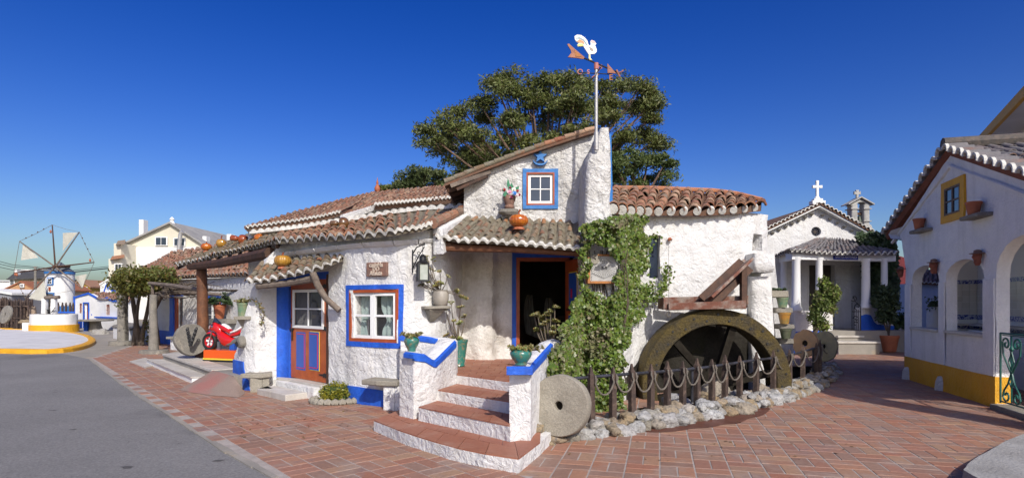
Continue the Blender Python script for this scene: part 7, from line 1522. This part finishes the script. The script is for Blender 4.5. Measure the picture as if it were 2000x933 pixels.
m.tube([hp(184, 512), hp(161, 563)], .014, 4); m.build('rigging', ROPE, WM, kind='stuff')
for a, b in (('g', 'a'), ('b', 'c'), ('e', 'f')):
    for k in range(4): p_ = hp(*tips[a]).lerp(hp(*tips[b]), .2+.18*k); m = MB(); m.lathe([(.01, -.05), (.045, -.02), (.03, .03), (.01, .05)], 8, p_); m.build('clay_whistle', WOOD, WM)
for u, v in ((99, 452), (176, 508), (33, 536), (30, 535)): m = MB(); m.lathe([(.02, -.12), (.07, -.05), (.05, .05), (.02, .12)], 8, hp(u, v)); m.build('clay_pot', TERRA, WM)
def sail(pts, bul=.08):
    m = MB(); a, b, c_ = (hp(*p) for p in pts); n_ = (b-a).cross(c_-a).normalized(); rows = []
    for i in range(9):
        s_ = i/8; rows.append([a.lerp(b, s_).lerp(a.lerp(c_, s_), j/8)+n_*bul*math.sin(math.pi*j/8)*s_ for j in range(9)])
    m.grid(rows); rr = [[q_+n_*.012 for q_ in r_] for r_ in rows]; m.grid(rr); m.build('sail', SAIL, WM, smooth=True, fix=False)
sail([(75, 503), (45, 475), (41, 508)][::-1]); sail([(123, 490), (152, 454), (123, 455)]); sail([(161, 563), (170, 535), (146, 540)]); sail([(86, 548), (61, 584), (92, 588)]); sail([(86, 548), (55, 583), (78, 584)])
# ---------------------------------------------------------------- well
WE = thing('stone_well', 'round white well with ochre base and timber crossbar near the windmill', 'well', ((106-1000)/F*34, 34, 0)); Yq = 34; wx = lambda u: (u-1000)/F*Yq; zq = lambda v: EYE+(590-v)/F*Yq
m = MB(); m.lathe([(1.18, -.02), (1.18, .42)], 48, (wx(106), Yq, 0)); m.build('base', YELL, WE); solid([(.42, wx(106), Yq, 1.13, 1.1, 0), (1.02, wx(106), Yq, 1.12, 1.08, 0)], amp=.02, ex=2, n=48).build('drum', WFAR, WE, smooth=True); m = MB(); m.lathe([(.7, 1.035), (.7, 1.037)], 24, (wx(106), Yq, 0)); m.build('opening', DARK, WE)
for u in (93, 111): solid([(1.0, wx(u), Yq-.2, .13, .16, 0), (zq(583), wx(u), Yq-.2, .12, .15, 0)], amp=.02, n=16).build('pillar', WFAR, WE, smooth=True)
m = MB(); m.tube([P(88, 581, Yq-.3), P(116, 580, Yq-.3)], .10, 8); m.build('crossbar', WOODG, WE); m = MB(); m.box((wx(68), Yq-.9, 0), (wx(80), Yq-.2, .55)); m.build('side_step', WFAR, WE, bevel=.03)
m = MB(); m.tube([P(108, 600, Yq-.4), P(100, 610, Yq-.5), P(106, 606, Yq-.4)], .02, 5); m.lathe([(.12, 0), (.16, .25)], 10, (wx(101), Yq-.1, 1.04)); m.build('bucket', IRON, WE)
# ---------------------------------------------------------------- dark fence with old farm stones
DFN = thing('dark_picket_fence', 'dark weathered picket fence with pointed stakes behind the white floor', 'fence', (-36, 38, 0)); n_ = 0
for u in list(np.arange(-6, 64, 3.6)):
    Y = 38+random.uniform(-.3, .3); h = EYE+(590-random.uniform(578, 586))/F*Y; x = (u-1000)/F*Y; m = MB(); w = random.uniform(.03, .05); m.grid([[(x-w, Y-w, 0), (x+w, Y-w, 0), (x+w, Y+w, 0), (x-w, Y+w, 0)], [(x-w, Y-w, h-.15), (x+w, Y-w, h-.15), (x+w, Y+w, h-.15), (x-w, Y+w, h-.15)], [(x-.005, Y-.005, h), (x+.005, Y-.005, h), (x+.005, Y+.005, h), (x-.005, Y+.005, h)]], closed=True); m.build('picket', POST, DFN)
for v in (598, 621): m = MB(); m.tube([P(-10, v, 37.9), P(66, v, 37.9)], .04, 6); m.build('rail', POST, DFN)
BF = thing('blue_base_fence', 'dark stakes on a low white wall with blue band beside the windmill', 'fence', (-33, 38, 0)); m = MB(); m.hexa([P(112, 642, 37.5), P(146, 642, 37.5), P(146, 642, 38), P(112, 642, 38), P(112, 611, 37.5), P(146, 611, 37.5), P(146, 611, 38), P(112, 611, 38)]); m.build('wall', WFAR, BF); m = MB(); m.hexa([P(112, 611, 37.45), P(146, 611, 37.45), P(146, 611, 38), P(112, 611, 38), P(112, 608, 37.45), P(146, 608, 37.45), P(146, 608, 38), P(112, 608, 38)]); m.build('band', BLUE, BF)
for u in (113, 121, 128, 136, 142): m = MB(); c_ = P(u, 609, 37.7); m.grid([[(c_.x-.05, c_.y, c_.z), (c_.x+.05, c_.y, c_.z), (c_.x+.05, c_.y+.08, c_.z), (c_.x-.05, c_.y+.08, c_.z)], [(c_.x-.06, c_.y, c_.z+.38), (c_.x+.06, c_.y, c_.z+.38), (c_.x+.06, c_.y+.08, c_.z+.38), (c_.x-.06, c_.y+.08, c_.z+.38)], [(c_.x, c_.y, c_.z+.62), (c_.x+.01, c_.y, c_.z+.62), (c_.x+.01, c_.y+.08, c_.z+.62), (c_.x, c_.y+.08, c_.z+.62)]], closed=True); m.build('picket', POST, BF)
millstone('mottled grey millstone with square hole leaning on the dark fence', P(12, 614, 35.5), .56, .14, (-.45, -1, .25), .09, STONE)
millstone('tan pierced millstone behind the dark fence stakes', P(52, 604, 38.6), .36, .12, (.2, -1, .1), .08, M('tan_millstone', (.33, .24, .17), (.26, .19, .13), 5, .95))
c = P(62, 610, 38.2); t = thing('olive_press_block', 'upright tan carved stone block beside the pierced millstone', 'stone', c); solid([(0.1, c.x, c.y, .35, .2, 0), (1.0, c.x, c.y, .28, .18, 0), (1.45, c.x, c.y, .22, .15, 0)], amp=.07, ex=3).build('block', M('tan_block', (.33, .25, .18), (.25, .18, .13), 4, .95, .6, 20), t)
for i, (u, v, s_, lb) in enumerate(((78, 622, .9, 'long pale rock lying left of the well'), (53, 628, .7, 'flat tan rock below the pierced millstone'), (146, 653, .45, 'small grey rock on the path right of the well'))):
    t = thing('field_stone', lb, 'rock', P(u, v, 35)); link('rock', RKM[i], t, Matrix.Translation((0, 0, 0)) @ Matrix.Diagonal((s_*1.4, s_, s_*.5, 1)))
# ---------------------------------------------------------------- little doll house and stone table
DH = thing('miniature_house', 'miniature white house with blue gable outline and tiny orange door', 'house', P(180, 640, 38)); DP = Path([((144-1000)/F*39.5, 39.5), ((192-1000)/F*38.5, 38.5), ((226-1000)/F*37, 37), ((252-1000)/F*36, 36)]); d2 = DP.sz; zz2 = lambda u, v: DP.sz(u, v)
wall('wall', DP, [(0, -.02), (DP.L, -.02), zz2(252, 587), zz2(220, 586), zz2(212, 581), zz2(196, 583), zz2(190, 582), zz2(174, 573), zz2(146, 580)], [rect(d2(164.5), d2(173), 0, zz2(168, 592)[1]), rect(*pxr(DP, 155, 592, 160, 611)), rect(*pxr(DP, 207, 594, 214, 615))], WFAR, DH, d=.25, amp=.02)
for a, b in (((145, 580), (174, 571.5)), ((174, 571.5), (192, 581.5)), ((209, 580), (222, 586)), ((222, 586), (250, 587)), ((192, 581.5), (209, 582))): m = MB(); (s0, z0), (s1, z1) = zz2(*a), zz2(*b); m.hexa([DP.at(s0, z0-.1, .0), DP.at(s1, z1-.1, .0), DP.at(s1, z1-.1, .06), DP.at(s0, z0-.1, .06), DP.at(s0, z0+.02, .0), DP.at(s1, z1+.02, .0), DP.at(s1, z1+.02, .06), DP.at(s0, z0+.02, .06)]); m.build('blue_trim', BLUE, DH)
m = MB(); m.sbox(DP, d2(163), d2(164.5), 0, zz2(168, 590)[1], -.05, .04).sbox(DP, d2(173), d2(174.5), 0, zz2(168, 590)[1], -.05, .04).sbox(DP, d2(163), d2(174.5), zz2(168, 592)[1], zz2(168, 590)[1], -.05, .045); m.build('door_surround', BLUE, DH)
m = MB(); m.sbox(DP, d2(168), d2(173), .05, zz2(168, 593)[1], -.12, -.06); dq = m.build('door', ORAN, DH); MB().sbox(DP, d2(169.3), d2(172), zz2(168, 608)[1], zz2(168, 595)[1], -.06, -.05).build('pane', GLASS, dq); m = MB(); m.sbox(DP, d2(164.5), d2(168), .05, zz2(168, 593)[1], -.14, -.1); m.build('door_side', WPAINT, DH)
m = MB(); m.sbox(DP, d2(145), d2(161), 0, .42, .0, .35); m.build('bench', BLUE, DH); m = MB(); m.sbox(DP, d2(144.5), d2(147), 0, 2.1, 0, .05); m.build('blue_trim', BLUE, DH)
for (u0, v0, u1, v1) in ((155, 592, 160, 611), (207, 594, 214, 615)):
    b_ = pxr(DP, u0, v0, u1, v1); MB().sbox(DP, *b_, -.2, -.15).build('pane', GLASS, DH); m = MB()
    for k in range(3): x = b_[0]+(b_[1]-b_[0])*(k+.5)/3; m.tube([DP.at(x, b_[2], -.02), DP.at(x, b_[3], -.02)], .012, 4)
    for k in range(3): z = b_[2]+(b_[3]-b_[2])*(k+.5)/3; m.tube([DP.at(b_[0]-.05, z, -.02), DP.at(b_[1]+.05, z, -.02)], .012, 4)
    m.build('window_grille', REDW, DH)
for u, v, r_ in ((179, 614, .035), (241, 614, .07)): c_ = DP.at(*zz2(u, v), .0); MB().tube([c_, c_+Vector((0, -.03, 0))], r_, 10).build('blue_dot', BLUE, DH)
m = MB(); m.sbox(DP, d2(196), d2(243), .70, .78, .0, .35, n=2); m.build('ledge', BLUE, DH); m = MB(); m.sbox(DP, d2(198), d2(242), -.02, .70, .0, .30, n=2); m.build('ledge_base', WFAR, DH)
roof(DH, [P(190, 582, 38.3), P(210, 584, 37.6), P(252, 587, 35.8)], [P(184, 570, 41.5), P(212, 571, 41), P(258, 573, 40)], 16, 5, TILE, CHANR, LIME, eh=.1)
t = thing('stone_table', 'round topped stone table standing by the miniature house', 'table', P(185, 640, 35.5)); c_ = P(186, 624, 35.2); m = MB(); m.lathe([(.92, 0), (.95, .03), (.95, .08), (.9, .1)], 28, c_-Vector((0, 0, .08))); m.build('table_top', STONE, t); m = MB(); m.box((c_.x-.55, c_.y-.2, -.02), (c_.x-.35, c_.y+.3, c_.z-.08)); m.build('leg', BLUE, t); solid([(-.02, c_.x+.05, c_.y, .3, .3, 0), (c_.z-.08, c_.x, c_.y, .25, .25, 0)], amp=.05).build('leg', STONE, t)
c_ = P(195, 650, 31.5); t = thing('rounded_boulder', 'big smooth tan boulder beside the path to the miniature house', 'boulder', c_); link('rock', RKM[1], t, Matrix.Translation((0, 0, -.15)) @ Matrix.Diagonal((1.1, .8, .85, 1))); t['category'] = 'boulder'
t = thing('roadside_bench', 'long white masonry bench with grey top before the vine', 'bench', G(250, 668)); bp_ = [G(221, 660), G(253, 667), G(288, 664), G(286, 655), G(240, 650)]
m = MB(); m.prism([(p_.x, p_.y) for p_ in bp_], lambda x, y, d: Vector((x, y, d)), -.02, .50); m.build('base', WFAR, t, bevel=.03); m = MB(); c0 = sum(((p_.xy) for p_ in bp_), Vector((0, 0)))/5; m.prism([tuple(c0+(p_.xy-c0)*1.05) for p_ in bp_], lambda x, y, d: Vector((x, y, d)), .503, .60); m.build('seat', STONE, t, bevel=.02)
# shrine, houses beyond
def house(label, name, pts, Y, D, mat, roofm, walls=None, gable=None, over=.25, grp=None):
    """pts px outline of the front (left base, right base, right eave, [apex], left eave)"""
    t = thing(name, label, 'house' if 'house' in name else 'building', P(sum(p[0] for p in pts)/len(pts), 600, Y), grp); q_ = [P(u, v, Y) for u, v in pts]
    m = MB(); n = len(q_); m.add(q_+[p_+Vector((0, D, 0)) for p_ in q_], [tuple(range(n)), tuple(range(2*n-1, n-1, -1))]+[(i, (i+1) % n, n+(i+1) % n, n+i) for i in range(n)]); m.build('wall', mat, t)
    top = q_[2:]; 
    for a, b in zip(top, top[1:]):
        dd_ = (b-a).normalized(); a2, b2 = a-dd_*over*(a is top[0] or len(top) == 2), b+dd_*over*(b is top[-1] or len(top) == 2); m = MB(); u_ = Vector((0, 0, .18)); f_ = Vector((0, -over, 0)); k_2 = Vector((0, D+over, 0))
        m.hexa([a2+f_, b2+f_, b2+k_2, a2+k_2, a2+f_+u_, b2+f_+u_, b2+k_2+u_, a2+k_2+u_]); m.build('roof', roofm, t)
    return t
def fwin(t, Y, u0, v0, u1, v1, nx=2, fr=WPAINT, shut=None):
    a, b = P(u0, v1, Y-.02), P(u1, v0, Y-.02); w = (b.x-a.x); m = MB(); m.box((a.x-.08, Y-.10, a.z-.08), (b.x+.08, Y+.02, b.z+.08)); wf = m.build('window', fr, t)
    for i in range(nx): m = MB(); m.box((a.x+w*i/nx+.03, Y-.13, a.z), (a.x+w*(i+1)/nx-.03, Y-.105, b.z)); m.build('pane', GLASS, wf)
BIGW = M('pale_cream_render', (.66, .62, .50), (.58, .54, .43), .5, .9, fine=.05); GROOF = M('grey_fibre_roof', (.34, .33, .31), (.25, .24, .23), 1, .9)
B1 = house('large cream gabled house with two attic windows and tin flue', 'gabled_house', [(241, 640), (450, 640), (412, 487), (335, 437), (241, 480)], 60, 12, BIGW, GROOF, over=.4)
m = MB(); m.hexa([P(240, 640, 59.8), P(432, 640, 59.8), P(432, 640, 59.95), P(240, 640, 59.95), P(240, 482, 59.8), P(432, 482, 59.8), P(432, 482, 59.95), P(240, 482, 59.95)]); m.build('white_render', WFAR, B1)
fwin(B1, 59.9, 305, 464, 326, 478); fwin(B1, 59.9, 341, 466, 361, 479); fwin(B1, 59.7, 275, 518, 292, 526)
m = MB(); m.tube([P(349, 490, 59), P(352, 460, 59), P(354, 454, 59), P(357, 452, 59)], .2, 10); m.build('flue', GALV, B1, smooth=True)
for u0, u1, v0, v1 in ((277, 286, 430, 458), (400, 408, 462, 470), (447, 456, 458, 472)): m = MB(); a, b = P(u0, v1, 62), P(u1, v0, 62); m.box((a.x, 61.5, a.z-1.5), (b.x, 62.3, b.z)); m.build('chimney', WFAR, B1, bevel=.03)
m = MB(); m.lathe([(.3, 0), (.15, .3), (.25, .45), (.05, .7)], 8, P(336, 437, 60.1)); m.build('finial', WFAR, B1)
m = MB(); a, b = P(229, 525, 58), P(243, 476, 58); m.box((a.x, 57.5, a.z), (b.x, 66, b.z)); m.build('side_wing', BIGW, B1); m = MB(); m.hexa([P(226, 478, 57), P(245, 476, 57), P(245, 476, 66), P(226, 478, 66), P(230, 470, 57), P(245, 468, 57), P(245, 468, 66), P(230, 470, 66)]); m.build('wing_roof', M('brown_eave', (.25, .19, .15), (.2, .15, .12), 2), B1)
m = MB(); a, b = P(219, 580, 57), P(242, 506, 57); m.box((a.x, 56.5, a.z), (b.x, 58.5, b.z)); m.build('veranda', BIGW, B1); fwin(B1, 56.5, 226, 516, 238, 532); m = MB(); m.hexa([P(215, 507, 56), P(243, 503, 56), P(243, 503, 59), P(215, 507, 59), P(219, 500, 56), P(243, 497, 56), P(243, 497, 59), P(219, 500, 59)]); m.build('veranda_roof', TILE, B1)
m = MB(); m.hexa([P(221, 560, 55.8), P(228, 560, 55.8), P(228, 560, 56.4), P(221, 560, 56.4), P(221, 545, 55.8), P(228, 545, 55.8), P(228, 545, 56.4), P(221, 545, 56.4)]); m.build('red_panel', M('deep_red_panel', (.3, .02, .02), None), B1)
OR_ = M('peach_render', (.50, .28, .14), (.44, .24, .12), 1, .9); CR_ = M('light_cream_render', (.62, .52, .34), (.55, .46, .30), 1, .9)
B2 = house('peach gabled house with one small dark window behind the fence', 'gabled_house', [(12, 640), (68, 640), (68, 565), (44, 551), (12, 566)], 70, 9, CR_, M('brown_orange_roof', (.32, .12, .06), (.26, .10, .05), 2, .9))
m = MB(); m.prism([(P(12, 566, 69.8).x, P(12, 566, 69.8).z), (P(68, 566, 69.8).x, P(68, 566, 69.8).z), (P(44, 552, 69.8).x, P(44, 552, 69.8).z)], lambda x, z, d: Vector((x, 69.8+d, z)), 0, .1); m.build('gable', OR_, B2); fwin(B2, 69.7, 41, 555, 46, 560, 2)
B3 = house('wide dark roofed house with pale fascia and a white chimney', 'dark_roofed_house', [(18, 640), (97, 640), (97, 546), (20, 546)], 85, 9, CR_, M('dark_slate_roof', (.05, .048, .045), (.08, .075, .07), 1, .9), over=.3)
m = MB(); m.hexa([P(14, 546, 84.5), P(97, 544, 84.5), P(97, 527, 92), P(32, 531, 92), P(14, 544, 84.5), P(97, 542, 84.5), P(97, 526, 92), P(32, 529, 92)]); m.build('roof_slope', bpy.data.materials['dark_slate_roof'], B3); m = MB(); m.hexa([P(34, 530, 93), P(100, 530, 93), P(100, 530, 94), P(34, 530, 94), P(34, 526, 93), P(100, 526, 93), P(100, 526, 94), P(34, 526, 94)]); m.build('ridge_wall', WFAR, B3)
m = MB(); a, b = P(33, 533, 88), P(38, 526, 88); m.box((a.x, 87.6, a.z-1), (b.x, 88.2, b.z)); m.build('chimney', WFAR, B3); fwin(B3, 84.9, 21, 547, 28, 556, 2); fwin(B3, 84.9, 60, 550, 68, 556, 2)
house('long white flat warehouse at the far edge of the village', 'white_warehouse_building', [(-30, 640), (19, 640), (19, 549), (-30, 549)], 110, 15, WFAR, M('pale_roof', (.6, .6, .6), None), over=.3)
B4 = house('small white lean-to with grey side wall behind the mottled millstone', 'lean_to_building', [(-20, 640), (22, 640), (22, 575), (-20, 568)], 50, 6, M('grey_wall', (.25, .25, .27), (.2, .2, .22), 1), WFAR, over=.2)
B5 = house('low terracotta roofed cottage seen behind the windmill sails', 'low_house', [(140, 640), (176, 640), (176, 560), (158, 548), (138, 558)], 80, 8, M('yellow_ochre_render', (.55, .38, .06), (.45, .3, .05), 1), TILE); fwin(B5, 79.9, 152, 561, 159, 567, 3); fwin(B5, 79.9, 163, 561, 170, 567, 3)
B6 = house('plain white gabled house far behind the blue outlined shrine', 'white_gabled_house', [(194, 640), (228, 640), (228, 546), (220, 542), (196, 556)], 75, 8, WFAR, WFAR, over=.1)
SH = thing('wayside_shrine', 'white shrine with blue curved outline standing above the miniature roof', 'shrine', P(210, 590, 50)); shp = [(204, 590), (219, 590), (219, 566), (215.5, 564), (214, 558), (210.5, 553), (207, 558), (205.5, 564), (204, 566)]; S3 = [(P(u, v, 50).x, P(u, v, 50).z) for u, v in shp]
m = MB(); m.prism(S3, lambda x, z, d: Vector((x, 50+d, z)), 0, 1.2); m.build('body', WFAR, SH)
m = MB(); 
for a, b in zip(S3[1:], S3[2:]+S3[:1]): m.tube([Vector((a[0], 49.98, a[1])), Vector((b[0], 49.98, b[1]))], .055, 5)
m.build('outline', BLUE, SH); m = MB(); m.box((P(219, 0, 50).x, 49.95, 1.5), (P(220.5, 0, 50).x, 51.2, P(0, 565, 50).z)); m.build('blue_side', BLUE, SH); m = MB(); c_ = P(211, 562, 49.95); m.tube([c_-Vector((0, 0, .2)), c_+Vector((0, 0, .15))], .03, 4); m.tube([c_-Vector((.1, 0, 0)), c_+Vector((.1, 0, 0))], .03, 4); m.tube([c_+Vector((.15*math.cos(a), 0, -.35+.12*math.sin(a))) for a in np.linspace(math.pi, 2*math.pi, 7)], .035, 4); m.build('emblem', BLUE, SH)
# poles, wires
UP_ = thing('utility_pole', 'grey concrete utility pole standing beside the windmill', 'utility pole', P(69, 590, 65)); m = MB(); m.tube([P(69, 600, 65), P(69, 520, 65)], [.17, .11], 8); m.build('pole', STONE, UP_); m = MB(); m.tube([P(65, 521, 65), P(73, 521, 65)], .06, 5); m.build('crossarm', STONE, UP_)
t = thing('overhead_wires', 'dark overhead wires sagging across the sky beside the windmill', 'wires', P(40, 520, 65))
for k, (v0, v1, v2) in enumerate(((508, 520, 522), (514, 522, 525), (520, 528, 526))): m = MB(); m.tube([P(-20, v0-3, 65), P(25, (v0+v1)/2+3, 65), P(69, v1+1, 65), P(140, v2+6, 66), P(222, v2-3, 62)], .035, 4); m.build('wire', IRON, t)
for i, u in enumerate((175, 190)): t = thing('utility_pole', ('thin far pole left of the shrine', 'thin far pole just beside the shrine house')[i], 'utility pole', P(u, 590, 95)); m = MB(); m.tube([P(u, 600, 95), P(u, 551, 95)], .12, 6); m.build('pole', STONE, t)
# ---------------------------------------------------------------- trees
def tree(label, name, base, blobs, Y, mat, dens, leaf, trunk_r, seed, droop=1, fork=None, grp=None, clump=.55, limbmat=BARK, dY=2.0, el=3.2):
    rn = np.random.RandomState(seed); t = thing(name, label, 'tree', base, grp); base = Vector(base); m = MB(); allp = []; f = fork or (base+Vector((0, 0, 3)))
    tr_ = MB(); tr_.tube([base-Vector((0, 0, .1)), base.lerp(f, .5)+Vector((.15, 0, 0)), f], [trunk_r*1.25, trunk_r, trunk_r*.85], 12); tr_.build('trunk', limbmat, t, smooth=True)
    for (u, v, ru, rv) in blobs:
        yy = Y+rn.uniform(-dY, dY); c_ = P(u, v, yy); rx, rz = ru/F*Y, rv/F*Y; mid_ = f.lerp(c_, .55)+Vector((0, 0, -.06*(c_-f).length+rn.uniform(-.3, .5)))
        m.tube([f, f.lerp(mid_, .5)+Vector((rn.uniform(-.2, .2), 0, rn.uniform(0, .3))), mid_, c_], [trunk_r*.6, trunk_r*.42, trunk_r*.28, trunk_r*.1], 6)
        nb = max(5, int(rx*rz*dens[0]/(clump*clump)))
        for k in range(nb):
            d_ = rn.normal(size=3); d_ /= np.linalg.norm(d_); e = np.array(c_)+d_*np.array([rx, rx*.8, rz])*rn.uniform(.25, 1.0)**.6
            if rn.rand() < .5: m.tube([mid_.lerp(c_, rn.uniform(.2, 1)), mid_.lerp(Vector(e), .7)+Vector((0, 0, -.1)), Vector(e)], [trunk_r*.12, trunk_r*.08, trunk_r*.03], 4)
            s_ = clump*rn.uniform(.6, 1.2); q_ = np.clip(rn.normal(size=(dens[1], 3)), -1.9, 1.9)*np.array([.52, .52, .26])*s_; q_[:, 2] -= np.abs(q_[:, 0])*.25*droop; allp.append(q_+e)
    m.build('limb', limbmat, t, kind='stuff', smooth=True)
    leafobj('crown', leafcloud(np.concatenate(allp), leaf, el), mat, t)
BL = [(835, 262, 30, 17), (868, 245, 34, 18), (905, 262, 34, 20), (850, 288, 32, 16), (890, 300, 38, 18), (925, 318, 34, 16), (905, 215, 28, 13), (935, 200, 24, 11), (965, 160, 22, 12), (1000, 148, 34, 14), (1030, 165, 34, 16), (985, 182, 30, 14), (1075, 152, 26, 12), (1105, 165, 32, 17), (1140, 158, 30, 14), (1175, 172, 34, 18), (1215, 165, 32, 13), (1250, 172, 30, 14), (1262, 195, 24, 11), (1232, 205, 26, 11), (975, 235, 38, 20), (1015, 222, 38, 20), (1060, 232, 40, 22), (1110, 220, 34, 18), (1000, 268, 42, 20), (1050, 275, 42, 20), (1095, 262, 36, 18), (1130, 245, 26, 16), (955, 285, 28, 14), (1190, 225, 24, 12), (1270, 205, 14, 7), (1272, 228, 12, 6), (1225, 262, 24, 11), (1262, 262, 24, 12), (1287, 275, 18, 12), (1205, 288, 24, 12), (960, 310, 36, 12), (1010, 303, 40, 12), (1085, 195, 30, 14), (1040, 195, 30, 14), (950, 225, 22, 11), (1155, 205, 22, 12), (870, 275, 30, 14), (930, 262, 30, 14), (1075, 300, 34, 14), (1130, 285, 30, 14), (990, 330, 30, 10), (915, 338, 30, 10), (1060, 185, 26, 12), (1190, 195, 26, 12), (1120, 195, 24, 12)]
EB = M('reddish_eucalyptus_bark', (.20, .125, .08), (.11, .07, .05), 5, .9, .4)
tree('tall spreading eucalyptus with layered crown behind the gable house', 'eucalyptus_tree', ((1062-1000)/F*30, 30, 0), BL, 30, LEAFE, (1.6, 270), .062, .24, 21, fork=P(1062, 395, 30), clump=.60, limbmat=EB, dY=2.4)
tree('rounded dense green tree right behind the mill house roof', 'round_tree', ((1255-1000)/F*26, 26, 0), [(1225, 310, 28, 22), (1265, 315, 30, 24), (1295, 325, 22, 22), (1240, 345, 36, 20), (1285, 350, 30, 18), (1215, 345, 20, 20), (1255, 365, 40, 14), (1205, 320, 14, 20)], 26, M('olive_leaf', (.1, .1, .05), (.05, .08, .02), 1.2, .55, isl=[(.09, .125, .03), (.11, .15, .035), (.065, .095, .022), (.13, .16, .045)], fine=0, tr=.28, lo=.46, hi=.7), (2.4, 230), .055, .2, 5, fork=P(1250, 400, 26), clump=.42, limbmat=EB, dY=1.0)
tree('low bushy green tree peeping over the long house roof', 'low_bushy_tree', ((828-1000)/F*27, 27, 0), [(800, 348, 20, 14), (830, 340, 24, 14), (860, 345, 22, 16), (790, 362, 18, 10), (820, 362, 30, 12), (855, 365, 26, 12), (880, 355, 14, 10)], 27, M('pale_olive_leaf', (.1, .1, .05), (.05, .08, .02), 1.2, .55, isl=[(.10, .13, .04), (.12, .15, .05), (.07, .10, .03), (.14, .16, .06)], fine=0, tr=.28, lo=.46, hi=.7), (2.4, 230), .055, .16, 6, fork=P(828, 400, 27), clump=.4, limbmat=EB, dY=.8)
tree('tiny dark treetop beside the roof finial', 'distant_tree', ((757-1000)/F*34, 34, 0), [(750, 369, 5, 3), (762, 367, 6, 4)], 34, LEAFE, (3, 90), .12, .1, 8, fork=P(757, 400, 34), clump=.25, dY=.3)
print('objects', len(COL.objects), 'tris', sum(len(o.data.polygons) for o in COL.objects if o.type == 'MESH'))
